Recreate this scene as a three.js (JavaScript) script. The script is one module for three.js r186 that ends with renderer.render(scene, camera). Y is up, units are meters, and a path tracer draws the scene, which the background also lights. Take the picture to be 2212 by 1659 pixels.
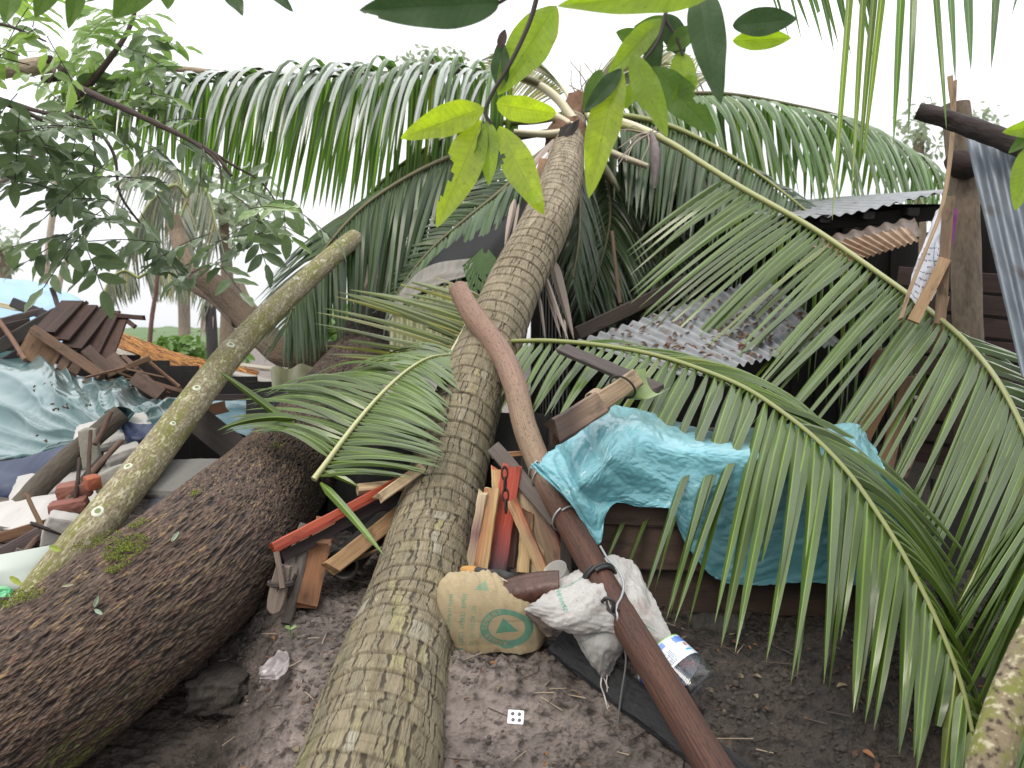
import * as THREE from 'three';
import { mergeGeometries, mergeVertices } from 'three/addons/utils/BufferGeometryUtils.js';
import { ImprovedNoise } from 'three/addons/math/ImprovedNoise.js';

// ---------------------------------------------------------------- camera, sky, sun, exposure
const scene = new THREE.Scene();
const camera = new THREE.PerspectiveCamera(53.65, 4 / 3, 0.05, 900);
const EYE = new THREE.Vector3(0, 1.35, 0), PITCH = -0.052;
camera.position.copy(EYE); camera.rotation.x = PITCH; camera.updateMatrixWorld(true);
camera.focus = 2.4; camera.userData.fStop = 4.5;
const renderer = new THREE.WebGLRenderer({ antialias: true });
renderer.toneMapping = THREE.LinearToneMapping;
renderer.toneMappingExposure = 1.13;
renderer.shadowMap.enabled = true;
{ // overcast sky: brighter overhead, soft uneven cloud
  const W = 256, H = 128, data = new Float32Array(W * H * 4), n = new ImprovedNoise();
  for (let j = 0; j < H; j++) for (let i = 0; i < W; i++) {
    const el = ((j + .5) / H - .5) * Math.PI, az = (i + .5) / W * 2 * Math.PI, s = Math.sin(el);
    const x = Math.cos(el) * Math.cos(az), z = Math.cos(el) * Math.sin(az);
    const c = 1 + .07 * n.noise(x * 2, s * 3, z * 2) + .04 * n.noise(x * 5, s * 7, z * 5 + 3);
    const k = 4 * (j * W + i);
    const L = s > 0 ? (0.82 + 1.5 * s) * c : 0.16;
    data[k] = L * .985; data[k + 1] = L; data[k + 2] = L * 1.025; data[k + 3] = 1;
  }
  const sky = new THREE.DataTexture(data, W, H, THREE.RGBAFormat, THREE.FloatType);
  sky.mapping = THREE.EquirectangularReflectionMapping; sky.magFilter = THREE.LinearFilter; sky.minFilter = THREE.LinearFilter; sky.needsUpdate = true;
  scene.background = sky; scene.environment = sky; scene.environmentIntensity = 1;
}
const sun = new THREE.DirectionalLight(0xfff4e4, 1.5);
sun.position.set(-5, 11, 5); sun.target.position.set(0, .5, -3);
sun.castShadow = true; sun.shadow.radius = 40; sun.shadow.mapSize.set(2048, 2048);
Object.assign(sun.shadow.camera, { left: -9, right: 9, top: 9, bottom: -9, near: 1, far: 40 });
scene.add(sun, sun.target);

// ---------------------------------------------------------------- helpers
const F = 1640, V3 = (x, y, z) => new THREE.Vector3(x, y, z);
function mulberry(a) { return () => { a |= 0; a = a + 0x6D2B79F5 | 0; let t = Math.imul(a ^ a >>> 15, 1 | a); t = t + Math.imul(t ^ t >>> 7, 61 | t) ^ t; return ((t ^ t >>> 14) >>> 0) / 4294967296; }; }
const rnd = mulberry(20240611), R = (a, b) => a + (b - a) * rnd();
const NO = new ImprovedNoise(), noise = (x, y, z = 0) => NO.noise(x, y, z);
const fbm = (x, y, z = 0, o = 4) => { let s = 0, a = .5; for (let i = 0; i < o; i++) { s += a * NO.noise(x, y, z + i * 7.3); x *= 2.03; y *= 2.03; z *= 2.03; a *= .5; } return s; };
const sst = (a, b, x) => { const t = Math.min(1, Math.max(0, (x - a) / (b - a))); return t * t * (3 - 2 * t); };
const mix = (a, b, t) => a + (b - a) * t, clamp = (x, a = 0, b = 1) => Math.min(b, Math.max(a, x));
const mix3 = (a, b, t) => [mix(a[0], b[0], t), mix(a[1], b[1], t), mix(a[2], b[2], t)];
const hash = (i, j = 0) => { const s = Math.sin(i * 127.1 + j * 311.7 + 13.7) * 43758.5453; return s - Math.floor(s); };
// a point of the place, found by sighting: bearing in the picture's 2212 x 1659 grid and the distance in front of the eye
const EU = new THREE.Euler(PITCH, 0, 0);
function P(u, v, d) { return V3((u - 1106) / F * d, -(v - 829.5) / F * d, -d).applyEuler(EU).add(EYE); }
const PP = a => P(a[0], a[1], a[2]);
const toCam = p => EYE.clone().sub(p).normalize();

const usedNames = new Map(), BASE = new WeakMap();
function numbered(n) { const k = usedNames.get(n) || 0; usedNames.set(n, k + 1); return k ? n + '_' + String(k).padStart(3, '0') : n; }
function thing(name, label, category, base, group) {
  const o = new THREE.Group(); o.name = numbered(name); o.position.copy(base); o.userData = { label, category };
  if (group) o.userData.group = group;
  BASE.set(o, base.clone()); scene.add(o); return o;
}
function part(name, geo, mat, parent, label) { // geometry given in world space
  const b = BASE.get(parent); if (b && geo) geo.translate(-b.x, -b.y, -b.z);
  const m = new THREE.Mesh(geo, mat); m.name = numbered(name); m.castShadow = m.receiveShadow = true;
  if (label) m.userData.label = label;
  if (b) BASE.set(m, b); parent.add(m); return m;
}
function placed(name, geo, mat, parent, matrix) { // shared geometry under a thing
  const m = new THREE.Mesh(geo, mat), b = BASE.get(parent); m.name = numbered(name); m.castShadow = m.receiveShadow = true;
  matrix.decompose(m.position, m.quaternion, m.scale); if (b) m.position.sub(b); parent.add(m); return m;
}
function solo(name, geo, mat, label, category, group, kind) { // a thing that is one mesh
  geo.computeBoundingBox(); const bb = geo.boundingBox, b = V3((bb.min.x + bb.max.x) / 2, bb.min.y, (bb.min.z + bb.max.z) / 2);
  geo.translate(-b.x, -b.y, -b.z); const m = new THREE.Mesh(geo, mat); m.name = numbered(name); m.position.copy(b); m.castShadow = m.receiveShadow = true;
  if (label) m.userData.label = label; if (category) m.userData.category = category;
  if (group) m.userData.group = group; if (kind) m.userData.kind = kind;
  BASE.set(m, b); scene.add(m); return m;
}
function makeGeo(pos, idx, uv, col) {
  const g = new THREE.BufferGeometry(); g.setAttribute('position', new THREE.Float32BufferAttribute(pos, 3));
  g.setAttribute('uv', new THREE.Float32BufferAttribute(uv, 2));
  if (col) g.setAttribute('color', new THREE.Float32BufferAttribute(col, 3));
  g.setIndex(idx); g.computeVertexNormals(); return g;
}
// tube along points with radius(t), bark relief disp(s, a) and uv in metres (or 0..1)
function sweep(pts, rad, o = {}) {
  const curve = pts.isCatmullRomCurve3 ? pts : new THREE.CatmullRomCurve3(pts, false, 'centripetal');
  const L = curve.getLength(), nl = o.nl || Math.max(8, Math.round(L / .06)), nr = o.nr || 12;
  const pos = [], uv = [], idx = [], col = o.color ? [] : null; let side = null;
  const rf = typeof rad === 'function' ? rad : t => rad, cum = L;
  const ref = o.ref || V3(0, 0, 1);
  for (let i = 0; i <= nl; i++) {
    const t = i / nl, c = curve.getPointAt(t), T = curve.getTangentAt(t);
    if (!side) { side = ref.clone().addScaledVector(T, -ref.dot(T)); if (side.lengthSq() < 1e-6) side.set(1, 0, 0).addScaledVector(T, -T.x); side.normalize(); }
    else side.addScaledVector(T, -side.dot(T)).normalize();
    const B = V3().crossVectors(T, side), r = rf(t), s = t * cum;
    for (let j = 0; j <= nr; j++) {
      const a = j / nr, th = a * Math.PI * 2; let rr = r;
      if (o.disp) rr += o.disp(s, a === 1 ? 0 : a, r);
      let fx = Math.cos(th), fy = Math.sin(th); if (o.flat) fy *= o.flat;
      pos.push(c.x + (side.x * fx + B.x * fy) * rr, c.y + (side.y * fx + B.y * fy) * rr, c.z + (side.z * fx + B.z * fy) * rr);
      if (o.unit) uv.push(a, t); else uv.push(a * 2 * Math.PI * rf(0), s);
      if (col) col.push(...o.color(t, a));
    }
  }
  const w = nr + 1;
  for (let i = 0; i < nl; i++) for (let j = 0; j < nr; j++) { const a = i * w + j, b = a + 1, c = a + w, d = c + 1; idx.push(a, b, c, b, d, c); }
  const g = makeGeo(pos, idx, uv, col);
  { const n = g.attributes.normal; for (let i = 0; i <= nl; i++) { const a = i * w, b = a + nr; const x = n.getX(a) + n.getX(b), y = n.getY(a) + n.getY(b), z = n.getZ(a) + n.getZ(b), l = Math.hypot(x, y, z) || 1; n.setXYZ(a, x / l, y / l, z / l); n.setXYZ(b, x / l, y / l, z / l); } }
  if (o.caps === false) return g;
  const parts = [g];
  for (const e of (o.caps || [0, 1])) { // end caps, a little uneven
    const i0 = e ? nl * w : 0, c = curve.getPointAt(e), T = curve.getTangentAt(e), p2 = [], u2 = [], x2 = [], c2 = col ? [] : null;
    const rings = 3;
    for (let k = 0; k <= rings; k++) for (let j = 0; j <= nr; j++) {
      const f = 1 - k / rings, q = V3(pos[3 * (i0 + j)], pos[3 * (i0 + j) + 1], pos[3 * (i0 + j) + 2]).sub(c).multiplyScalar(f).add(c);
      if (k) q.addScaledVector(T, (e ? 1 : -1) * rf(e) * .12 * (noise(j * .7, k * 1.3, e * 5) + .3 * k / rings));
      p2.push(q.x, q.y, q.z); u2.push(.5 + .5 * f * Math.cos(j / nr * 6.283) * .2, .5 + .5 * f * Math.sin(j / nr * 6.283) * .2); if (c2) c2.push(...(o.capColor || o.color(e, j / nr)));
    }
    for (let k = 0; k < rings; k++) for (let j = 0; j < nr; j++) { const a = k * w + j, b = a + 1, cc = a + w, d = cc + 1; e ? x2.push(a, b, cc, b, d, cc) : x2.push(a, cc, b, b, cc, d); }
    parts.push(makeGeo(p2, x2, u2, c2));
  }
  return mergeGeometries(parts);
}
// sawn board between two points: chamfered edges, slight bow, ragged ends when broken
function board(p0, p1, w, th, o = {}) {
  const T = p1.clone().sub(p0), L = T.length(); T.normalize();
  let N = (o.face || toCam(p0.clone().add(p1).multiplyScalar(.5))).clone(); N.addScaledVector(T, -N.dot(T)).normalize();
  if (o.roll) N.applyAxisAngle(T, o.roll);
  const S = V3().crossVectors(T, N), c = Math.min(w, th) * .12, seed = rnd() * 100;
  const prof = [[-w / 2 + c, th / 2], [w / 2 - c, th / 2], [w / 2, th / 2 - c], [w / 2, -th / 2 + c], [w / 2 - c, -th / 2], [-w / 2 + c, -th / 2], [-w / 2, -th / 2 + c], [-w / 2, th / 2 - c]];
  const nl = o.nl || Math.max(3, Math.min(24, Math.round(L / .05))), pos = [], uv = [], idx = [], col = o.color ? [] : null, off = rnd() * 5;
  const per = []; let acc = 0; for (let k = 0; k <= 8; k++) { per.push(acc); const a = prof[k % 8], b = prof[(k + 1) % 8]; acc += Math.hypot(a[0] - b[0], a[1] - b[1]); }
  for (let i = 0; i <= nl; i++) {
    const t = i / nl, wf = o.taper ? mix(1, o.taper, t) : 1;
    for (let k = 0; k < 8; k++) for (const dup of [0, 1]) { // doubled so that edges stay crisp
      const a = prof[k]; let s = t * L;
      if (o.jag && i === nl) s += o.jag * (noise(k * 2.3, seed, 1) + .4); if (o.jag0 && i === 0) s -= o.jag0 * (noise(k * 2.3, seed, 4) + .4);
      const bow = (o.bow || 0) * Math.sin(t * Math.PI) + .0022 * noise(t * 6, seed, k), q = p0.clone().addScaledVector(T, s).addScaledVector(S, a[0] * wf + .003 * noise(t * 7, seed + 9, k < 4 ? 0 : 3)).addScaledVector(N, a[1] + bow);
      pos.push(q.x, q.y, q.z); uv.push(off + per[dup ? k : (k === 0 ? 8 : k)], off + s); if (col) col.push(...o.color(t, k, a[0] / w + .5));
    }
  }
  for (let i = 0; i < nl; i++) for (let k = 0; k < 8; k++) { const k2 = (k + 1) % 8, a = i * 16 + k * 2 + 1, b = i * 16 + k2 * 2, c2 = a + 16, d = b + 16; idx.push(a, c2, b, b, c2, d); }
  for (const e of [0, nl]) { // ends
    const st = pos.length / 3, m = V3(); for (let k = 0; k < 8; k++) m.add(V3(pos[3 * (e * 16 + 2 * k)], pos[3 * (e * 16 + 2 * k) + 1], pos[3 * (e * 16 + 2 * k) + 2])); m.multiplyScalar(1 / 8);
    for (let k = 0; k < 8; k++) { pos.push(pos[3 * (e * 16 + 2 * k)], pos[3 * (e * 16 + 2 * k) + 1], pos[3 * (e * 16 + 2 * k) + 2]); uv.push(off + prof[k][0], off + prof[k][1]); if (col) col.push(...o.color(e ? 1 : 0, k, .5)); }
    pos.push(m.x, m.y, m.z); uv.push(off, off); if (col) col.push(...o.color(e ? 1 : 0, 0, .5));
    for (let k = 0; k < 8; k++) e ? idx.push(st + k, st + 8, st + (k + 1) % 8) : idx.push(st + (k + 1) % 8, st + 8, st + k);
  }
  return makeGeo(pos, idx, uv, col);
}
const cr = (a, b, c, d, t) => .5 * (2 * b + (c - a) * t + (2 * a - 5 * b + 4 * c - d) * t * t + (3 * b - a - 3 * c + d) * t * t * t);
// cloth or plastic sheet through a net of sighted points
function sheet(net, nu, nv, o = {}) {
  const rows = net.map(r => r.map(q => q.isVector3 ? q : PP(q))), nr = rows.length, nc = rows[0].length, pos = [], uv = [], idx = [];
  const at = (i, j) => rows[clamp(i, 0, nr - 1)][clamp(j, 0, nc - 1)];
  const samp = (a, b) => { // a along rows, b along columns (0..1)
    const x = a * (nr - 1), y = b * (nc - 1), i = Math.min(nr - 2, Math.floor(x)), j = Math.min(nc - 2, Math.floor(y)), f = x - i, g = y - j, q = V3();
    for (const k of ['x', 'y', 'z']) { const c = []; for (let m = -1; m <= 2; m++) c.push(cr(at(i + m, j - 1)[k], at(i + m, j)[k], at(i + m, j + 1)[k], at(i + m, j + 2)[k], g)); q[k] = cr(c[0], c[1], c[2], c[3], f); }
    return q;
  };
  const P0 = []; for (let i = 0; i <= nv; i++) for (let j = 0; j <= nu; j++) { let a = i / nv, b = j / nu; if (o.fray) { const e = .5 * o.fray; if (i === 0) a += e * Math.abs(noise(j * .9, 3.3)); if (i === nv) a -= e * Math.abs(fbm(j * .35, 8.1)) * 2; if (j === 0) b += e * Math.abs(fbm(i * .5, 1.7)); if (j === nu) b -= e * Math.abs(fbm(i * .5, 5.7)); } P0.push(samp(a, b)); }
  const wd = samp(.5, 0).distanceTo(samp(.5, .5)) + samp(.5, .5).distanceTo(samp(.5, 1)), hd = samp(0, .5).distanceTo(samp(.5, .5)) + samp(.5, .5).distanceTo(samp(1, .5));
  const w = nu + 1;
  for (let i = 0; i <= nv; i++) for (let j = 0; j <= nu; j++) {
    const p = P0[i * w + j].clone();
    if (o.wrinkle) {
      const a = P0[i * w + Math.min(nu, j + 1)].clone().sub(P0[i * w + Math.max(0, j - 1)]), b = P0[Math.min(nv, i + 1) * w + j].clone().sub(P0[Math.max(0, i - 1) * w + j]);
      const n = a.cross(b).normalize(); if (n.dot(toCam(p)) < 0) n.negate(); p.addScaledVector(n, o.wrinkle(j / nu, i / nv, j / nu * wd, i / nv * hd));
    }
    pos.push(p.x, p.y, p.z); o.unit ? uv.push(j / nu, 1 - i / nv) : uv.push(j / nu * wd, i / nv * hd);
  }
  for (let i = 0; i < nv; i++) for (let j = 0; j < nu; j++) { if (o.hole && o.hole(j / nu, i / nv)) continue; const a = i * w + j, b = a + 1, c = a + w, d = c + 1; idx.push(a, c, b, b, c, d); }
  return makeGeo(pos, idx, uv, null);
}
// corrugated metal between four corners (A-B across the waves, A-D along them); a real sheet has two faces
function corrugated(A, B, C, D, pitch, amp, o = {}) {
  const across = A.distanceTo(B), nw = Math.max(2, Math.round(across / pitch)), nu = nw * 10, nv = o.nv || 10, N = B.clone().sub(A).cross(D.clone().sub(A)).normalize(); if (N.dot(toCam(A)) < 0) N.negate();
  const pos = [], uv = [], idx = [], w = nu + 1, along = A.distanceTo(D);
  for (let i = 0; i <= nv; i++) for (let j = 0; j <= nu; j++) {
    const a = j / nu, b = i / nv, p = A.clone().lerp(B, a).lerp(D.clone().lerp(C, a), b);
    p.addScaledVector(N, amp * Math.sin(a * nw * 2 * Math.PI) + (o.bend ? o.bend(a, b) : 0));
    if (o.lift) p.add(o.lift(a, b));
    if (i === nv || i === 0) p.addScaledVector(D.clone().sub(A).normalize(), .006 * noise(j * .3, i));
    pos.push(p.x, p.y, p.z); uv.push(a * across, b * along);
  }
  for (let i = 0; i < nv; i++) for (let j = 0; j < nu; j++) { const a = i * w + j, b = a + 1, c = a + w, d = c + 1; idx.push(a, b, c, b, d, c); }
  return makeGeo(pos, idx, uv, null);
}
function smoothOrient(g) { return g; }

// ---------------------------------------------------------------- materials (colour, grain, fine relief)
const s8 = x => Math.round(255 * clamp(x <= .0031308 ? 12.92 * x : 1.055 * Math.pow(x, 1 / 2.4) - .055));
function bake(w, h, fn, o = {}) { // fn(u, v) -> [r, g, b, height]
  const c = new Uint8Array(w * h * 4), b = o.bump === false ? null : new Uint8Array(w * h * 4);
  for (let j = 0; j < h; j++) for (let i = 0; i < w; i++) {
    const q = fn((i + .5) / w, (j + .5) / h), k = 4 * (j * w + i);
    c[k] = s8(q[0]); c[k + 1] = s8(q[1]); c[k + 2] = s8(q[2]); c[k + 3] = 255;
    if (b) { b[k] = b[k + 1] = b[k + 2] = Math.round(255 * clamp(q[3])); b[k + 3] = 255; }
  }
  const mk = (d, srgb) => { const t = new THREE.DataTexture(d, w, h, THREE.RGBAFormat); t.magFilter = THREE.LinearFilter; t.minFilter = THREE.LinearMipmapLinearFilter; t.generateMipmaps = true; t.wrapS = t.wrapT = THREE.RepeatWrapping; if (srgb) t.colorSpace = THREE.SRGBColorSpace; t.needsUpdate = true; return t; };
  return { map: mk(c, true), bump: b ? mk(b, false) : null };
}
// noise that wraps over the unit square
const tile = (f, u, v) => { const a = sst(.8, 1, u), b = sst(.8, 1, v); return mix(mix(f(u, v), f(u - 1, v), a), mix(f(u, v - 1), f(u - 1, v - 1), a), b); };
const std = (o) => new THREE.MeshStandardMaterial({ side: THREE.DoubleSide, roughness: .85, ...o });
const phy = (o) => new THREE.MeshPhysicalMaterial({ side: THREE.DoubleSide, roughness: .85, ...o });
const lin = (r, g, b) => new THREE.Color().setRGB(r, g, b);
const withTex = (t, rx, ry) => { const m = t.map.clone(); m.repeat.set(rx, ry); m.needsUpdate = true; let b = null; if (t.bump) { b = t.bump.clone(); b.repeat.set(rx, ry); b.needsUpdate = true; } return { map: m, bumpMap: b }; };

const grain = bake(256, 1024, (u, v) => { // sawn wood, .25 m x 1 m
  const f = tile((a, b) => fbm(a * 9 + .35 * fbm(a * 3, b * 3, 2), b * 1.6, 1, 4), u, v), g = tile((a, b) => noise(a * 60, b * 5, 4), u, v), k = tile((a, b) => fbm(a * 2, b * 3, 9, 3), u, v);
  const ring = .5 + .5 * Math.sin((u * 14 + f * 5) * 6.283), st = sst(.12, .4, tile((a, b) => fbm(a * 5, b * 9, 14, 4), u, v)), m = (.7 + .42 * f + .2 * g + .16 * ring + .3 * k) * (1 - .5 * st);
  return [m, m * .97, m * .93, .5 + .5 * f + .25 * g];
});
const G4 = withTex(grain, 4, 1);
const wood = (r, g, b, o = {}) => std({ color: lin(r, g, b), ...G4, bumpScale: .0015, roughness: .8, ...o });
const MW = {
  vertex: wood(1, 1, 1, { vertexColors: true, roughness: .62 }), pale: wood(.47, .34, .19), tan: wood(.36, .2, .1), brown: wood(.17, .085, .045), red: wood(.34, .055, .02, { roughness: .5 }), dark: wood(.035, .026, .022), grey: wood(.12, .1, .09), black: wood(.012, .012, .015, { roughness: .7 }), wall: wood(.085, .05, .03), bamboo: wood(.42, .3, .19), mauve: wood(.1, .075, .075), panel: wood(.07, .035, .024), panelPale: wood(.2, .12, .07)
};
const bark2 = bake(512, 512, (u, v) => { const f = tile((a, b) => fbm(a * 10, b * 4, 3, 5), u, v), g = tile((a, b) => fbm(a * 40, b * 18, 6, 3), u, v), m = .8 + .5 * f + .4 * g; return [m, m * .97, m * .92, .5 + .7 * f + .5 * g]; });
const bark = (r, g, b, o = {}) => std({ color: lin(r, g, b), ...withTex(bark2, 2, 1.5), bumpScale: .006, roughness: .92, ...o });
const tin = bake(512, 512, (u, v) => { const f = tile((a, b) => fbm(a * 5, b * 5, 1, 5), u, v), g = tile((a, b) => fbm(a * 30, b * 7, 8, 3), u, v), r = sst(.12, .4, f + .3 * g); return [...mix3([.42 + .25 * g, .44 + .25 * g, .46 + .25 * g], [.2, .1, .055], r * .55), .5 + .4 * g]; });
const tinMat = (r, g, b, o = {}) => std({ color: lin(r, g, b), ...withTex(tin, 1.2, 1.2), bumpScale: .0008, roughness: .45, metalness: .35, ...o });

// leaf blades: veins and blemishes, blade runs along v
const leafletTex = bake(64, 256, (u, v) => {
  const x = Math.abs(u - .5), mid = 1 - sst(.03, .085, x), vein = .5 + .5 * Math.sin(u * 64 * 2.1), n = fbm(u * 6, v * 14, 3), sp = sst(.3, .4, noise(u * 14, v * 60, 5)) * .6;
  let c = mix3([.72, .8, .75], [1.0, 1.0, .9], .3 * vein + .5 * n + .3); c = mix3(c, [3.0, 2.5, 1.2], mid * .9); c = mix3(c, [2.0, 1.7, .9], sp * .35); c = mix3(c, [1.3, .8, .35], sst(.955, 1, v));
  return [c[0] * .5, c[1] * .5, c[2] * .5, .5 + .25 * vein + .4 * mid];
});
const leafTex = bake(128, 256, (u, v) => {
  const x = Math.abs(u - .5), mid = 1 - sst(.008, .03, x), side = Math.pow(.5 + .5 * Math.cos((v * 15 - x * 3.2) * 6.283), 14), n = fbm(u * 5, v * 9, 1);
  let c = [.84 + .3 * n, .88 + .25 * n, .8 + .3 * n]; c = mix3(c, [.5, .62, .5], side * .42 * sst(.0, .05, x)); c = mix3(c, [.62, .66, .5], mid * .7);
  c = mix3(c, [.5, .3, .2], sst(.5, .58, noise(u * 9, v * 16, 3)) * .5);
  return [c[0], c[1], c[2], .5 - .2 * side - .3 * mid];
});
const leafMat = (r, g, b, tr, o = {}) => phy({ color: lin(r, g, b), map: leafTex.map, bumpMap: leafTex.bump, bumpScale: .0012, transmission: tr, thickness: 0, roughness: .95, clearcoat: .35, clearcoatRoughness: .35, ...o });
const blade = (r, g, b, tr, o = {}) => phy({ color: lin(r, g, b), map: leafletTex.map, bumpMap: leafletTex.bump, bumpScale: .0008, transmission: tr, thickness: 0, roughness: .95, clearcoat: .95, clearcoatRoughness: .3, vertexColors: true, ...o });
const ML = {
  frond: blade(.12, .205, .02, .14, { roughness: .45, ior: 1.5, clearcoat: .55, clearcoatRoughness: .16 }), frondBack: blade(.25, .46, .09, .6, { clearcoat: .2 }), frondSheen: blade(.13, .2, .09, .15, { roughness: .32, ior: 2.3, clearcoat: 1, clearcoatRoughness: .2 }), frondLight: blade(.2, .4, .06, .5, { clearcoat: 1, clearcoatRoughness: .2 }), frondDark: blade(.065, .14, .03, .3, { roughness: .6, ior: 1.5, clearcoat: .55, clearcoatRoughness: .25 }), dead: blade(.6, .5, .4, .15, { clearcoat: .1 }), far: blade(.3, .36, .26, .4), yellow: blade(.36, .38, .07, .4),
  mango: leafMat(.6, .76, .02, .84), mango2: leafMat(.42, .6, .02, .76), mangoDark: leafMat(.05, .11, .03, .35), mangoMid: leafMat(.13, .24, .03, .5), young: leafMat(.09, .05, .05, .2),
  tree: [leafMat(.19, .27, .12, .55), leafMat(.28, .43, .11, .62), leafMat(.14, .2, .1, .5), leafMat(.34, .5, .1, .65)],
  bush: leafMat(.16, .3, .04, .5), bush2: leafMat(.1, .2, .04, .5), far: blade(.4, .46, .36, .5), farTree: leafMat(.38, .44, .3, .6)  // far and farTree leaf colours paled to stand in for glare
};
const rachisMat = std({ color: lin(.2, .22, .07), roughness: .5 }), rachisDark = std({ color: lin(.13, .12, .06), roughness: .6 }), rachisPale = std({ color: lin(.5, .46, .32), roughness: .5 });
const plasticSheet = (r, g, b, o = {}) => phy({ color: lin(r, g, b), roughness: .38, clearcoat: .35, clearcoatRoughness: .25, ...o });
const tarpTex = bake(512, 512, (u, v) => { const f = tile((a, b) => fbm(a * 4, b * 4, 2, 5), u, v), g = tile((a, b) => fbm(a * 18, b * 18, 6, 4), u, v), sp = sst(.25, .45, g); const m = .92 + .25 * f; return [...mix3([m, m, m], [.4, .34, .27], sp * .35), .5 + .6 * f + .4 * g]; });

// ---------------------------------------------------------------- ground: muddy plinth of the house, yard, far flat land
function G(x, z) {
  const left = sst(-.45, -.95, x), zc = mix(-2.1, -2.75, left), yl = mix(.1, .1, left);
  let y = mix(yl, .47, sst(mix(-1.3, -2.1, left), zc, z));
  y += .2 * Math.exp(-((x + 2.1) ** 2 + (z + 3.2) ** 2) / 1.1);
  y = mix(y, .3, sst(-9, -14, z)); y = mix(y, .1, sst(4, 9, Math.abs(x)));
  const near = 1 - sst(4, 7, Math.hypot(x, z + 2.5));
  if (near > 0) {
    y += near * (.05 * fbm(x * 2.2, z * 2.2, 1, 3) + .03 * fbm(x * 7, z * 7, 4, 4));
    const c = fbm(x * 16, z * 16, 7, 4); y += near * .05 * Math.max(0, c) + near * .03 * Math.abs(fbm(x * 24, z * 24, 12, 3)) + near * .026 * fbm(x * 60, z * 60, 2, 3) * sst(-.25, .25, fbm(x * 5, z * 5, 15, 2));
  }
  return y + .4 * sst(12, 60, Math.hypot(x, z)) * fbm(x * .02, z * .02, 5, 2);
}
{
  const NX = 640, NZ = 560, pos = [], uv = [], idx = [], col = [];
  for (let j = 0; j <= NZ; j++) for (let i = 0; i <= NX; i++) {
    const a = i / NX * 2 - 1, b = j / NZ * 2 - 1;
    const x = .2 + 1.9 * a + 500 * Math.pow(a, 9), z = -2.35 + 1.25 * b + 500 * Math.pow(b, 9);
    pos.push(x, G(x, z), z); uv.push(x, -z + .9 * pos[pos.length - 2]); const dampShade = clamp(sst(-.05, .75, x + .3 * fbm(x * 3, z * 3, 2)) + sst(-.6, -1, x + .3 * fbm(x * 3, z * 3, 6)) * sst(-2.9, -2.3, z) * .9 + .4 * sst(.05, .3, fbm(x * 2.5, z * 2.5, 11))); col.push(mix(.95, .17, dampShade), mix(.92, .145, dampShade), mix(.92, .12, dampShade));  // damp mud, plus shade under the log and fronds painted into the colour
  }
  for (let j = 0; j < NZ; j++) for (let i = 0; i < NX; i++) { const a = j * (NX + 1) + i, b = a + 1, c = a + NX + 1, d = c + 1; idx.push(a, c, b, b, c, d); }
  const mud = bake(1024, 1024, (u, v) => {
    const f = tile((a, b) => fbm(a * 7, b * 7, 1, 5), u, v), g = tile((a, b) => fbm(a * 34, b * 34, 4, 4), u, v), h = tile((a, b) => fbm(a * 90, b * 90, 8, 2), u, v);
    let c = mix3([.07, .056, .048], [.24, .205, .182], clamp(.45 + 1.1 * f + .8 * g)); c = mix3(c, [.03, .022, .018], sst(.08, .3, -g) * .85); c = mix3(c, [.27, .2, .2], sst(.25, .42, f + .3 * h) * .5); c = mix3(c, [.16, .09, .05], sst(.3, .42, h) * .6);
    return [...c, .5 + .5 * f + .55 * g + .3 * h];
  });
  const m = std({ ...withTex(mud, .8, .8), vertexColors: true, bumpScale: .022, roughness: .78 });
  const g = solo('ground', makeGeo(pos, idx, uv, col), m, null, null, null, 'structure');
}
const onGround = (x, z, dy = 0) => V3(x, G(x, z) + dy, z);

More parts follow.
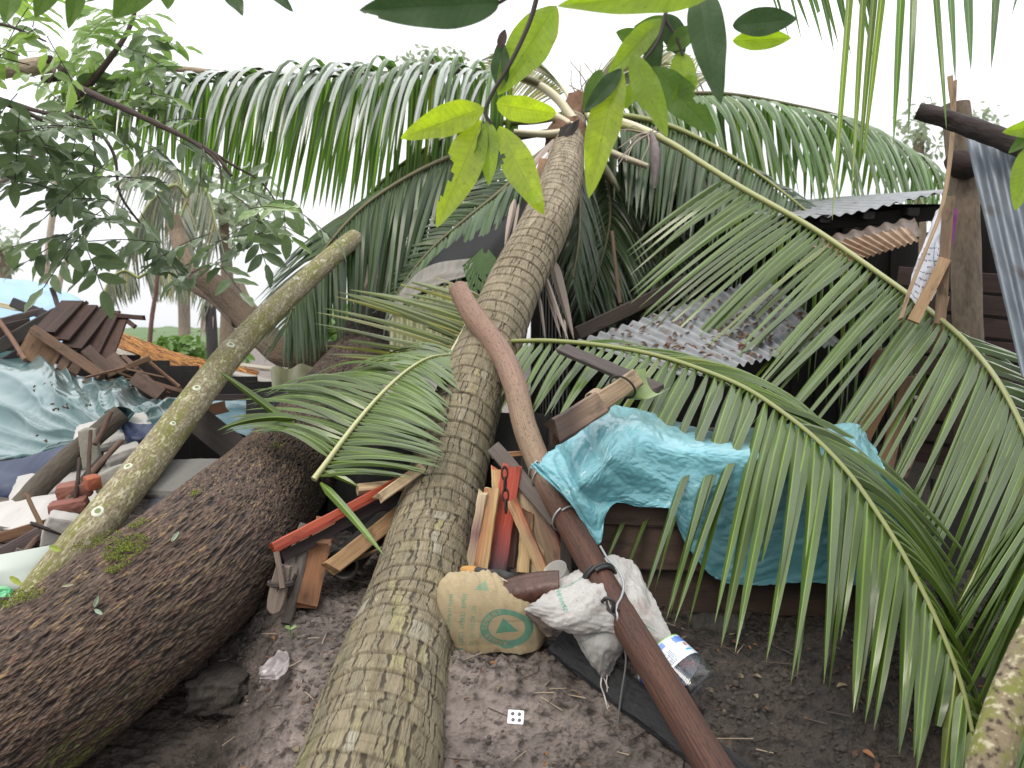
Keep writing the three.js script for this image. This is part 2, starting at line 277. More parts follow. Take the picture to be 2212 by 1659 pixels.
// ---------------------------------------------------------------- the uprooted coconut palm: trunk
const palmPts = [[760, 1800, 1.66], [800, 1659, 1.8], [838, 1500, 2.02], [900, 1300, 2.4], [948, 1100, 2.82], [1001, 900, 3.2], [1056, 750, 3.62], [1119, 600, 4.12], [1171, 500, 4.45], [1209, 400, 5.05], [1226, 330, 5.7], [1236, 268, 6.1]];
const palmBase = PP(palmPts[0]);
const palm = thing('coconut_palm', 'uprooted coconut palm with ringed trunk fallen across the wrecked house', 'palm tree', palmBase);
{
  const curve = new THREE.CatmullRomCurve3(palmPts.map(PP), false, 'centripetal'), L = curve.getLength();
  const rt = [[0, .17], [.05, .166], [.12, .161], [.25, .15], [.4, .146], [.55, .146], [.7, .147], [.8, .142], [.9, .126], [1, .112]];
  const rad = t => { for (let i = 1; i < rt.length; i++) if (t <= rt[i][0]) return mix(rt[i - 1][1], rt[i][1], (t - rt[i - 1][0]) / (rt[i][0] - rt[i - 1][0])); return .1; };
  const rings = [0]; { let s = 0; let k = 0; while (s < L + .2) { s += mix(.058, .098, clamp(s / L)) * (.72 + .6 * hash(k++, 3)); rings.push(s); } }
  const ringAt = (s, a) => { // wavy ring scars
    const sw = s + .012 * Math.sin(a * 6.283 + Math.floor(s * 3)) + .01 * noise(Math.cos(a * 6.283) * 1.5, Math.sin(a * 6.283) * 1.5, s * 4);
    let lo = 0, hi = rings.length - 1; while (hi - lo > 1) { const m = (lo + hi) >> 1; rings[m] <= sw ? lo = m : hi = m; }
    return [lo, clamp((sw - rings[lo]) / (rings[lo + 1] - rings[lo])), rings[lo + 1] - rings[lo]];
  };
  const relief = (s, a) => { const [i, q, len] = ringAt(s, a), str = .5 + .5 * hash(i, 9); return str * (.0042 * Math.pow(1 - q, 1.5) - .008 * Math.exp(-(((q - .985) / .05) ** 2))) + .004 * noise(Math.cos(a * 6.283) * 2, Math.sin(a * 6.283) * 2, s * 6); };
  const cx = a => [Math.cos(a * 6.283), Math.sin(a * 6.283)];
  const tex = bake(1024, 2048, (u, v) => {
    const s = v * L, [i, q, len] = ringAt(s, u), [X, Y] = cx(u);
    const N = 33, up = clamp(s / L), wob = .55 * noise(X * 2.2, Y * 2.2, s * 5) + .22 * noise(X * 9, Y * 9, s * 30) + .1 * noise(X * 24, Y * 24, s * 70), grp = hash(i, 4) > .62 ? i - 1 : i;
    const xx = u * N + wob, j0 = Math.floor(xx); let e = 9, ci = 0, cell = 0;
    for (let j = j0 - 2; j <= j0 + 2; j++) { const jm = ((j % N) + N) % N, pj = j + .85 * (hash(jm, grp) - .5), dd = Math.abs(xx - pj); if (dd < e) { e = dd; ci = jm; } if (pj <= xx) cell = jm; }
    e += .07 * noise(X * 30, Y * 30, s * 60);
    const wdt = mix(.17, .1, up) * (.2 + 1.2 * hash(ci, grp + 3)) * (.6 + 1.1 * Math.abs(noise(X * 5, Y * 5, s * 12))), fade = .45 + .55 * sst(.02, .35, q), crack = (1 - sst(wdt * .3, wdt, e)) * fade * (hash(ci * 3, grp + 5) > mix(.16, .4, up) ? 1 : .08);
    const x3 = u * N * 2.6 + 2 * noise(X * 6, Y * 6, s * 16), f3 = x3 - Math.floor(x3), fine = (1 - sst(.06, .16, Math.min(f3, 1 - f3))) * sst(-.05, .3, noise(X * 9, Y * 9, s * 14)) * (1 - .6 * up);
    const ringk = Math.exp(-(((q - .985) / .06) ** 2)) * (.45 + .65 * hash(i, 9)) * (.75 + .7 * noise(X * 3, Y * 3, i * 1.7)) + .4 * Math.exp(-((q / .03) ** 2)), cross = (hash(cell, i) > .5 ? 1 : 0) * Math.exp(-(((q - .35 - .3 * hash(cell, i + 7)) / .03) ** 2)) * .45;
    const n1 = fbm(X * 3, Y * 3, s * 3.2, 4), n2 = fbm(X * 16, Y * 16, s * 22, 4), n3 = fbm(X * 50, Y * 50, s * 14, 3), n4 = fbm(X * 90, Y * 90, s * 110, 2);
    const base = mix3([.225, .19, .125], [.3, .25, .175], sst(.3, .75, up)); let c = mix3(base, [.125, .1, .06], clamp(.42 - 1.1 * n1 - .6 * n2));
    const hc = hash(cell + 31 * grp, i), low = 1 - sst(.3, .55, up);
    const bl = sst(-.3, .35, noise(X * 2.5, Y * 2.5, s * 5) + .5 * n2); if (hc > .7) c = mix3(c, [.33, .3, .13], low * (hc - .7) * 1.5 * bl); else if (hc < .12) c = mix3(c, [.34, .33, .27], low * (.12 - hc) * 4 * bl); else if (hc < .4) c = mix3(c, [.12, .11, .075], low * .35 * (1.2 - bl));
    c = mix3(c, [.33, .33, .25], sst(.2, .45, n1 + .5 * n2 - .1) * low * .35); c = mix3(c, [.09, .11, .03], sst(.22, .5, -n1 + .4 * n2) * low * .45);
    c = mix3(c, [.45, .42, .32], sst(.34, .5, n2 + .25 * n3) * .45); c = mix3(c, [.09, .07, .045], sst(.15, .45, -n2 - .3 * n3) * .5);
    c = c.map(x => x * (1 + .55 * n3 + .5 * n4));
    c = mix3(c, [.035, .026, .016], clamp(crack * .9 + fine * .3 + ringk * .7 + cross));
    const split = Math.exp(-(((s - 1.02) / .085) ** 2)) * Math.exp(-(((u - .765 + .012 * noise(s * 30, 1)) / .007) ** 2)); c = mix3(c, [.035, .012, .018], clamp(split * 1.4));
    return [...c, clamp(.62 + .3 * n2 + .15 * n3 - .6 * crack - .22 * fine + .25 * n4 - .28 * ringk - .2 * cross - .8 * split)];
  });
  const m = std({ map: tex.map, bumpMap: tex.bump, bumpScale: .0075, roughness: .9 });
  part('trunk', sweep(curve, rad, { nl: 900, nr: 112, unit: true, disp: relief, ref: V3(0, 0, 1) }), m, palm);
}

// ---------------------------------------------------------------- the thick dark trunk lying at the front, bending up behind
const bigPts = [[-230, 1730, 1.95], [-100, 1620, 2.03], [20, 1535, 2.11], [215, 1390, 2.26], [410, 1235, 2.5], [510, 1130, 2.85], [612, 1020, 3.4], [700, 900, 4.3], [765, 800, 5.1], [800, 715, 5.8], [816, 640, 6.3]];
const bigTree = thing('fallen_tree', 'thick dark rough-barked tree trunk with green moss lying beside the palm trunk', 'tree', PP(bigPts[0]));
let bigTex;
{
  const curve = new THREE.CatmullRomCurve3(bigPts.map(PP), false, 'centripetal'), L = curve.getLength();
  const rad = t => mix(.245, .2, t) - .022 * sst(.3, 0, t) + .012 * Math.sin(t * 14) - .05 * sst(.8, 1, t);
  const cx = a => [Math.cos(a * 6.283), Math.sin(a * 6.283)];
  const strand = (s, X, Y) => { // broken, slightly oblique ridges
    const w = .9 * noise(X * 1.6, Y * 1.6, s * 2.2), k = 19, a = fbm(X * k + w, Y * k - w, s * 17 + 5 * X, 4), b = fbm(X * 50, Y * 50, s * 80 + 3, 3);
    return clamp(.95 - 1.7 * Math.abs(a) + .8 * b, 0, 1.2);
  };
  const tex = bake(1024, 2048, (u, v) => {
    const s = v * L, [X, Y] = cx(u), r = strand(s, X, Y), n = fbm(X * 3, Y * 3, s * 2, 4), g = fbm(X * 40, Y * 40, s * 46, 4), fl = fbm(X * 30, Y * 30, s * 16, 3), dn = Y * .75 - X * .5;
    let c = mix3([.012, .009, .009], [.095, .06, .042], sst(.25, 1.05, r)); c = mix3(c, [.2, .15, .115], sst(.1, .36, g) * sst(.4, .9, r) * .8); c = mix3(c, [.028, .024, .022], sst(.05, .4, n) * .5);
    c = mix3(c, [.3, .2, .085], sst(.1, .34, fl + .2 * n) * sst(.55, .9, r) * (.1 + .75 * sst(.25, -.7, dn))); c = mix3(c, [.15, .07, .05], sst(.3, .5, noise(X * 22, Y * 22, s * 22)) * .35);
    const top = sst(.45, .95, Y), moss = sst(.12, .36, n + .4 * g) * top; c = mix3(c, [.17, .2, .03], moss * .6);
    return [...c, clamp(.15 + .6 * r + .5 * g)];
  });
  bigTex = std({ map: tex.map, bumpMap: tex.bump, bumpScale: .014, roughness: .85 });
  part('trunk', sweep(curve, rad, { nl: 760, nr: 260, unit: true, ref: V3(0, 0, 1), disp: (s, a) => { const [X, Y] = cx(a); return .009 * strand(s, X, Y) + .016 * fbm(X * 2, Y * 2, s * 2.5, 3); } }), bigTex, bigTree);
}
const bigCurve = new THREE.CatmullRomCurve3(bigPts.map(PP), false, 'centripetal'), bigSamp = Array.from({ length: 160 }, (_, i) => bigCurve.getPointAt(i / 159));
function onLog(u, v, lift = .006) { // where a sight line meets the log
  for (let d = 1.3; d < 5; d += .004) { const p = P(u, v, d); let m = 9, k = 0; bigSamp.forEach((q, i) => { const e = q.distanceTo(p); if (e < m) { m = e; k = i; } }); const t = k / 159, r = mix(.245, .2, t) + .012 * Math.sin(t * 14) - .05 * sst(.8, 1, t) + .008; if (m <= r + lift) return [p, p.clone().sub(bigSamp[k]).normalize()]; }
  return [P(u, v, 2.3), toCam(P(u, v, 2.3))];
}
{
  const mossMat = std({ vertexColors: true, roughness: 1 });
  for (const [u, v, ru, rv, n] of [[272, 1182, 52, 26, 330], [205, 1168, 60, 14, 120], [40, 1290, 60, 16, 160], [300, 1130, 24, 9, 50], [255, 1225, 30, 10, 60], [600, 960, 16, 8, 30], [420, 1065, 14, 6, 24]]) {
    const gs = []; for (let i = 0; i < n * 3; i++) { const a = R(0, 6.28), q = Math.pow(rnd(), .7), uu = u + Math.cos(a) * q * ru, vv = v + Math.sin(a) * q * rv - (uu - u) * .3; if (noise(uu * .06, vv * .09, 3) < -.3) continue; const [p, nn] = onLog(uu, vv, .001), s = R(.0012, .0034), g = new THREE.TetrahedronGeometry(s, 0); g.rotateX(R(0, 6)); g.rotateY(R(0, 6)); g.translate(p.x, p.y, p.z); const k = R(.6, 1.5), c = []; for (let j = 0; j < g.attributes.position.count; j++) c.push(.12 * k, .15 * k, .016 * k); g.setAttribute('color', new THREE.Float32BufferAttribute(c, 3)); gs.push(g); }
    part('moss_patch', mergeGeometries(gs), mossMat, bigTree).userData.kind = 'stuff';
  }
}
// limbs of the same tree, far end
const limbBark = bark(.16, .115, .08, { bumpScale: .014 }), limbPale = bark(.27, .21, .16, { bumpScale: .012 }), mossBark = bark(.22, .2, .1);
part('limb', sweep([[775, 770, 5.2], [690, 772, 5.4], [615, 762, 5.6], [560, 715, 5.8], [520, 672, 6], [468, 622, 6.2], [430, 600, 6.3]].map(PP), t => .12 - .02 * t, { nr: 24, nl: 90, disp: (s, a) => .012 * fbm(Math.cos(a * 6.28) * 4, Math.sin(a * 6.28) * 4, s * 6, 3) }), limbBark, bigTree);
part('limb', sweep([[806, 690, 5.9], [812, 620, 6.3], [822, 560, 6.6], [818, 500, 6.9], [830, 440, 7.2]].map(PP), t => .13 - .05 * t, { nr: 24, nl: 60, disp: (s, a) => .014 * fbm(Math.cos(a * 6.28) * 3, Math.sin(a * 6.28) * 3, s * 6, 3) }), limbPale, bigTree);
part('limb', sweep([[520, 690, 6.05], [470, 640, 6.2], [425, 612, 6.3], [398, 560, 6.4], [384, 505, 6.5], [374, 470, 6.5]].map(PP), t => .085 - .02 * t, { nr: 20, nl: 60, capColor: [.4, .3, .2], disp: (s, a) => .01 * fbm(Math.cos(a * 6.28) * 3, Math.sin(a * 6.28) * 3, s * 7, 3) }), limbPale, bigTree);
part('limb', sweep([[600, 742, 5.7], [560, 690, 5.9], [530, 650, 6.1], [515, 610, 6.3]].map(PP), t => .07 - .03 * t, { nr: 16, nl: 40 }), limbPale, bigTree);
part('limb', sweep([[812, 660, 6.2], [795, 648, 6.15], [788, 640, 6.1]].map(PP), t => .07 - .02 * t, { nr: 16, nl: 12 }), limbPale, bigTree);

// ---------------------------------------------------------------- pale lichen-covered trunk leaning behind
const lichPts = [[10, 1385, 2.46], [90, 1280, 2.55], [172, 1178, 2.64], [250, 1085, 2.8], [330, 985, 3.0], [410, 880, 3.3], [490, 775, 3.68], [570, 690, 4.05], [650, 615, 4.5], [740, 535, 5.05], [825, 472, 5.7], [890, 425, 6.2]];
const lichTree = thing('leaning_trunk', 'slender pale trunk with lichen rings leaning from the dark log to the palm fronds', 'tree trunk', PP(lichPts[0]));
{
  const curve = new THREE.CatmullRomCurve3(lichPts.map(PP), false, 'centripetal'), L = curve.getLength();
  const cx = a => [Math.cos(a * 6.283), Math.sin(a * 6.283)];
  const tex = bake(512, 2048, (u, v) => {
    const s = v * L, [X, Y] = cx(u), n = fbm(X * 1.6, Y * 1.6, s * 4, 5), g = fbm(X * 3.5, Y * 3.5, s * 17, 5), h = fbm(X * 9, Y * 9, s * 60, 4), h2 = noise(X * 16, Y * 16, s * 130);
    let c = mix3([.2, .165, .1], [.15, .15, .04], sst(-.15, .25, n + .6 * g)); c = mix3(c, [.34, .31, .21], sst(-.1, .3, h + .6 * g - .4 * n) * .75); c = mix3(c, [.46, .43, .32], sst(.16, .36, g + .6 * h) * .6); c = mix3(c, [.09, .075, .04], sst(.12, .4, -h - .3 * g) * .55); c = c.map(x => x * (1 + .3 * h2));
    const k = s / .31, q = k - Math.floor(k), node = Math.exp(-(((q - .5 + .06 * noise(X, Y, Math.floor(k))) / .012) ** 2)); c = mix3(c, [.13, .11, .07], node * .5);
    return [...c, clamp(.5 + .5 * g + .3 * h - .3 * node)];
  });
  part('trunk', sweep(curve, t => mix(.069, .06, t), { nl: 260, nr: 40, unit: true, disp: (s, a) => .003 * fbm(Math.cos(a * 6.28) * 3, Math.sin(a * 6.28) * 3, s * 12, 3) }), std({ map: tex.map, bumpMap: tex.bump, bumpScale: .003, roughness: .92 }), lichTree);
  const spot = std({ vertexColors: true, roughness: .95 });
  for (const [t, off, sz] of [[.1, .1, .021], [.15, -.25, .015], [.21, .3, .012], [.27, .1, .018], [.36, .05, .019], [.55, -.3, .016], [.62, .2, .011], [.7, 0, .012], [.76, -.1, .014]]) {
    const c = curve.getPointAt(t), T = curve.getTangentAt(t), n = toCam(c); n.addScaledVector(T, -n.dot(T)).normalize().applyAxisAngle(T, off - .5); const B = V3().crossVectors(T, n), r = mix(.069, .06, t) + .0015;
    const pos = [], uv = [], col = [], idx = [], K = 18, prof = [[0, .001, 0], [.45, .002, 0], [.62, .0028, 1], [.8, .003, 1], [1, -.001, 1]];
    prof.forEach(([f, h, wht], k) => { for (let j = 0; j <= K; j++) { const th = j / K * 6.283, q = sz * f * (1 + .05 * Math.sin(th * 2 + t * 40)), x = Math.cos(th) * q, y = Math.sin(th) * q, al = x / r; const p = c.clone().addScaledVector(T, y * 1.1).addScaledVector(n, Math.cos(al) * r + h).addScaledVector(B, Math.sin(al) * r); pos.push(p.x, p.y, p.z); uv.push(x, y); col.push(...(wht ? [.6, .6, .5] : [.17, .21, .09])); } });
    for (let k = 0; k < prof.length - 1; k++) for (let j = 0; j < K; j++) { const a = k * (K + 1) + j; idx.push(a, a + K + 1, a + 1, a + 1, a + K + 1, a + K + 2); }
    part('lichen_ring', makeGeo(pos, idx, uv, col), spot, lichTree);
  }
}

// ---------------------------------------------------------------- reddish-brown crooked pole resting on the palm trunk
const polePts = [[990, 624, 3.62], [1022, 682, 3.5], [1080, 760, 3.34], [1112, 832, 3.15], [1135, 925, 2.9], [1172, 1018, 2.66], [1210, 1095, 2.46], [1262, 1190, 2.26], [1330, 1308, 2.05], [1405, 1432, 1.88], [1480, 1556, 1.74], [1560, 1690, 1.6]];
const poleR = t => mix(.053, .04, sst(0, .8, t)) - .006 * sst(.1, .0, t);
const poleCurve = new THREE.CatmullRomCurve3(polePts.map(PP), false, 'centripetal');
const pole = thing('crooked_pole', 'crooked reddish-brown wooden pole bound with wire, leaning on the palm trunk', 'wooden pole', PP(polePts[11]));
{
  const L = poleCurve.getLength(), cx = a => [Math.cos(a * 6.283), Math.sin(a * 6.283)];
  const tex = bake(512, 1024, (u, v) => {
    const s = v * L, [X, Y] = cx(u), t = v, n = fbm(X * 3, Y * 3, s * 2.5, 4), g = fbm(X * 14, Y * 14, s * 5, 4), h = noise(X * 24, Y * 24, s * 55), h2 = noise(X * 40, Y * 40, s * 110);
    let c = mix3([.26, .15, .115], [.2, .13, .09], clamp(.5 + n)); c = mix3(c, [.2, .15, .085], sst(.2, .42, t) * .55); c = mix3(c, mix3([.036, .014, .009], [.085, .032, .016], clamp(.5 + 1.5 * g)), sst(.5, .62, t + .06 * n)); c = mix3(c, [.06, .026, .02], Math.max(sst(.42, .52, h), sst(.5, .6, h2)) * .8); c = mix3(c, [.28, .24, .14], sst(.22, .4, n + .2 * g) * .3 * (1 - sst(.5, .6, t)));
    return [...c.map(x => x * (1 + .5 * g)), clamp(.55 + .4 * g - .5 * sst(.42, .52, h))];
  });
  part('shaft', sweep(poleCurve, poleR, { nl: 240, nr: 40, unit: true, disp: (s, a) => .004 * fbm(Math.cos(a * 6.28) * 2, Math.sin(a * 6.28) * 2, s * 6, 3) }), std({ map: tex.map, bumpMap: tex.bump, bumpScale: .004, roughness: .72 }), pole);
  const wire = std({ color: lin(.32, .34, .35), roughness: .4, metalness: .5 }), blk = std({ color: lin(.02, .02, .02), roughness: .5 });
  const tie = (t, tilt, mat, r = .0035, turns = 1) => {
    const c = poleCurve.getPointAt(t), T = poleCurve.getTangentAt(t), n = toCam(c).addScaledVector(T, -toCam(c).dot(T)).normalize(), B = V3().crossVectors(T, n), q = [];
    for (let k = 0; k <= 20 * turns; k++) { const th = k / 20 * 6.283, rr = poleR(t) + .006; q.push(c.clone().addScaledVector(n, Math.cos(th) * rr).addScaledVector(B, Math.sin(th) * rr).addScaledVector(T, tilt * Math.sin(th + .6) + .012 * k / 20)); }
    return sweep(q, r, { nl: 60 * turns, nr: 6 });
  };
  part('wire_tie', tie(.512, .004, wire), wire, pole); part('wire_tie', tie(.522, .03, wire), wire, pole); part('wire_tie', tie(.625, .012, wire), wire, pole);
  part('wire_tie', tie(.738, .006, blk, .006, 2), blk, pole, 'black twisted tie round the pole');
  const w = (pts, r, m) => part('loose_wire', sweep(pts.map(PP), r, { nl: 50, nr: 6 }), m, pole);
  w([[1297, 1180, 2.2], [1312, 1205, 2.15], [1336, 1232, 2.1], [1347, 1262, 2.06], [1342, 1290, 2.02], [1332, 1310, 1.99], [1334, 1340, 1.97], [1325, 1370, 2.0]], .0035, wire);
  w([[1300, 1300, 2.0], [1310, 1292, 1.99], [1325, 1300, 1.985], [1318, 1325, 1.99], [1308, 1315, 2.0], [1298, 1308, 2.02]], .005, blk);
  w([[1310, 1297, 2.0], [1316, 1318, 1.99], [1330, 1330, 1.98], [1336, 1315, 1.98]], .004, blk);
  w([[1262, 1185, 2.24], [1270, 1215, 2.22], [1282, 1235, 2.2]], .003, wire);
}

// ---------------------------------------------------------------- the wrecked house, right side
const B = (name, label, cat, a, b, wpx, th, mat, o = {}) => solo(name, board(PP(a), PP(b), wpx * (a[2] + b[2]) / 2 / F, th, o), mat, label, cat, o.group);
const stick = (name, label, cat, pts, r, mat, o = {}) => solo(name, sweep(pts.map(PP), typeof r === 'number' ? t => r * (1 - .15 * t) : r, { nl: 40, nr: 12, disp: (s, a) => .08 * (typeof r === 'number' ? r : .01) * 2 * fbm(Math.cos(a * 6.28) * 2, Math.sin(a * 6.28) * 2, s * 12, 3), ...o }), mat, label, cat, o.group);
{ // house shell: roof of old tin, dark boards behind
  const t = thing('tin_roofed_house', 'dark wrecked house with sagging corrugated tin roof and open black front', 'house', V3(1.2, .45, -5.6));
  const rust = tinMat(.32, .24, .19, { roughness: .7 }), shadeBlack = wood(.012, .01, .0095);  // near-black board colour stands in for the shade inside the house
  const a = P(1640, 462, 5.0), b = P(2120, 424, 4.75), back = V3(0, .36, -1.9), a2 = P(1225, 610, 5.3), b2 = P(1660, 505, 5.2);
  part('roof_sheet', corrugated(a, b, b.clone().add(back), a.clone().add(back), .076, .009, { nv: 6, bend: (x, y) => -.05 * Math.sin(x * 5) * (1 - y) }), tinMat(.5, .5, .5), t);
  part('fascia_beam', board(P(1650, 492, 5.12), P(2105, 454, 4.9), .09, .05), shadeBlack, t);
  for (const x of [.12, .32, .52, .72, .92]) { const s = a.clone().lerp(b, x).add(V3(0, -.06, -.03)); part('rafter', board(s, s.clone().add(back).add(V3(0, -.01, 0)), .07, .05, { face: V3(0, 1, 0) }), shadeBlack, t); }
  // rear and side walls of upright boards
  const wl = V3(.3, .4, -7.35), wr = V3(3.6, .4, -6.6); for (let i = 0; i < 17; i++) { const f = i / 17, p = wl.clone().lerp(wr, f); part('wall_board', board(p.clone().setZ(p.z + .02 * (i % 2)), p.clone().setY(2.42), .24, .02, { face: V3(0, 0, 1) }), shadeBlack, t); }
  for (let i = 0; i < 10; i++) { const p = P(mix(1262, 1700, i / 9), 700, 7.6 + .03 * (i % 2)); part('backing_board', board(p.clone().setY(.6), p.clone().setY(mix(3.05, 2.6, Math.abs(i - 3) / 6) - .06 * hash(i)), .25, .02, { face: V3(0, 0, 1) }), shadeBlack, t); }  // tall dark boards added as backing to close the bright gap behind the fronds
  for (let i = 0; i < 9; i++) { const p = V3(.28, .4, -7.3).lerp(V3(.45, .4, -5.7), i / 9); part('wall_board', board(p, p.clone().setY(2.3), .25, .02, { face: V3(1, 0, 0) }), shadeBlack, t); }
  for (let i = 0; i < 8; i++) { const p = V3(3.05, .3, -4.6).lerp(V3(3.6, .4, -6.6), i / 8); part('wall_board', board(p, p.clone().setY(2.3), .32, .02, { face: V3(-1, 0, 0) }), shadeBlack, t); }
  part('cross_beam', board(P(1245, 722, 4.75), P(1480, 610, 5.1), .09, .06), wood(.05, .035, .028), t);
  part('cross_beam', board(P(1470, 612, 5.1), P(1760, 470, 5.3), .07, .06), wood(.04, .03, .026), t);
  part('bamboo_lath', sweep([P(1322, 500, 5.3), P(1330, 580, 5.25), P(1340, 655, 5.2)], .014, { nl: 10, nr: 8 }), wood(.16, .11, .07), t);
  // lower roof torn away, ragged brown edges
  const c = P(1660, 555, 4.6), d = P(1990, 462, 4.5); part('torn_sheet', corrugated(P(1740, 575, 4.55), P(1990, 505, 4.35), P(1975, 470, 4.8), P(1700, 530, 5), .076, .012, { nv: 6 }), rust, t);
  part('torn_sheet', corrugated(P(1690, 545, 4.6), P(1960, 490, 4.4), P(1985, 520, 4.3), P(1800, 580, 4.45), .05, .014, { nv: 5 }), tinMat(.75, .52, .36), t, 'rust-brown torn tin edge');
}
{ // black sheet and curved ridge left of the palm trunk
  solo('black_sheet', sheet([[[935, 560, 5.2], [985, 505, 5.25], [1045, 470, 5.3], [1110, 425, 5.35], [1165, 400, 5.4], [1205, 395, 5.5]], [[900, 600, 5.05], [960, 560, 5.0], [1030, 540, 5.0], [1090, 530, 5.0], [1140, 520, 5.1], [1180, 520, 5.2]], [[905, 640, 5.1], [960, 620, 5.0], [1020, 640, 4.95], [1060, 650, 4.95], [1110, 650, 5.0], [1150, 640, 5.1]], [[920, 690, 5.2], [980, 690, 5.1], [1030, 720, 5.0], [1080, 740, 5.0], [1110, 745, 5.0], [1135, 740, 5.1]]], 60, 40, { wrinkle: (a, b) => .04 * fbm(a * 5, b * 4, 2) }), plasticSheet(.007, .007, .008, { roughness: .75, clearcoat: 0 }), 'black plastic sheet slung under the fronds left of the palm trunk', 'plastic sheet');
  const g = thing('tin_lean_to', 'yellow-green corrugated tin wall under a bent grey ridge, left of the palm trunk', 'shed', P(925, 755, 4.6));
  part('wall_sheet', corrugated(P(842, 688, 4.62), P(1012, 606, 4.72), P(1008, 770, 4.6), P(842, 770, 4.55), .07, .012, { nv: 8, lift: (a, b) => V3(0, .045 * Math.sin(a * Math.PI) * (1 - b), 0) }), tinMat(.62, .6, .32, { metalness: .1 }), g);
  part('ridge_sheet', sheet([[[870, 628, 4.75], [905, 588, 4.8], [945, 568, 4.85], [1000, 560, 4.9], [1048, 556, 4.95]], [[850, 660, 4.68], [890, 622, 4.7], [935, 600, 4.73], [990, 588, 4.78], [1040, 575, 4.85]], [[836, 698, 4.6], [872, 658, 4.62], [918, 628, 4.66], [972, 608, 4.7], [1020, 596, 4.75]]], 50, 16, { wrinkle: (a, b) => .008 * Math.sin(b * 15) }), tinMat(.45, .4, .34, { metalness: .1, roughness: .7 }), g);
}
{ // corrugated slab lying with dead leaves on it
  const A = P(1245, 738, 4.25), Bq = P(1650, 598, 4.8), D = P(1480, 815, 3.6), C = P(1820, 740, 3.85), N = Bq.clone().sub(A).cross(D.clone().sub(A)).normalize(); if (N.y < 0) N.negate();
  const t = thing('corrugated_sheet', 'grey corrugated roof sheet littered with dead leaves under the big frond', 'roof sheet', D);
  part('sheet', corrugated(A, Bq, C, D, .076, .011, { nv: 14 }), tinMat(.5, .5, .5, { metalness: .15, roughness: .6 }), t);
  const lg = []; const dl = bladeGeo({ nl: 6, bend: .4, fold: 2, seed: 3 });
  for (let i = 0; i < 300; i++) { const a = rnd(), b = Math.pow(rnd(), .8), p = A.clone().lerp(Bq, a).lerp(D.clone().lerp(C, a), b).addScaledVector(N, .008 + .008 * rnd()), dir = V3(R(-1, 1), 0, R(-1, 1)); dir.addScaledVector(N, -dir.dot(N) + .25 * rnd()).normalize(); lg.push(dl.clone().applyMatrix4(leafM(p, p.clone().addScaledVector(dir, R(.022, .055)), R(.01, .02), N))); }
  part('leaf_litter', mergeGeometries(lg), std({ color: lin(.13, .06, .035), roughness: .9, map: leafTex.map }), t).userData.kind = 'stuff';
}
// post, sheets and slats at the right edge
{
  const c = [[2064, 226, 3.45], [2082, 420, 3.45], [2088, 620, 3.45], [2094, 850, 3.45], [2100, 1180, 3.45], [2104, 1420, 3.45]].map(PP);
  const t = thing('wooden_post', 'upright grey-brown wooden post beside the tin sheet on the right', 'post', c[5]);
  part('shaft', sweep(c, q => mix(.058, .068, q), { nl: 90, nr: 24, disp: (s, a) => .005 * fbm(Math.cos(a * 6.28) * 2, Math.sin(a * 6.28) * 2, s * 9, 3) }), bark(.2, .16, .125), t);
  part('knot', sweep([[2048, 338, 3.38], [2072, 352, 3.36], [2108, 362, 3.4]].map(PP), q => .03 + .035 * Math.sin(q * 3.1), { nl: 14, nr: 14, disp: (s, a) => .012 * fbm(a * 9, s * 20) }), bark(.05, .035, .035), t, 'dark knot below the top');
  part('stub', board(PP([2052, 165, 3.4]), PP([2060, 240, 3.4]), .024, .02), MW.bamboo, t);
}
solo('dark_pole', sweep([[1982, 240, 3.05], [2060, 262, 3.0], [2140, 290, 2.92], [2212, 318, 2.85], [2330, 360, 2.7]].map(PP), t => .032 + .012 * t, { nl: 60, nr: 18, disp: (s, a) => .014 * fbm(Math.cos(a * 6.28) * 2, Math.sin(a * 6.28) * 2, s * 7, 4) }), bark(.055, .042, .045), 'dark rough pole lying across the top of the post and tin sheet', 'pole');
solo('tin_sheet', corrugated(P(2084, 292, 3.1), P(2330, 340, 2.75), P(2420, 850, 2.5), P(2206, 812, 2.72), .07, .012, { nv: 14 }), tinMat(.5, .54, .6, { roughness: .5 }), 'blue-grey corrugated tin sheet standing upright beside the post', 'tin sheet');
solo('bamboo_strip', sweep([[2062, 175, 3.3], [2058, 270, 3.3], [2050, 360, 3.28], [2034, 450, 3.25], [2000, 540, 3.2], [1966, 625, 3.15], [1945, 690, 3.1]].map(PP), .017, { nl: 50, nr: 10, flat: .3 }), MW.bamboo, 'bent split bamboo strip springing away from the post', 'bamboo strip');
B('split_bamboo', 'broken bamboo slat between the torn poster and the post', 'bamboo slat', [2050, 425, 3.34], [2030, 700, 3.24], 22, .012, wood(.26, .18, .12));
B('split_bamboo', 'tan bamboo slat slanting under the torn poster', 'bamboo slat', [2042, 560, 3.27], [1972, 695, 3.15], 24, .012, wood(.42, .28, .16));
B('split_bamboo', 'short split slat crossing behind the torn poster', 'bamboo slat', [2040, 640, 3.3], [2022, 740, 3.3], 18, .012, wood(.5, .3, .2));
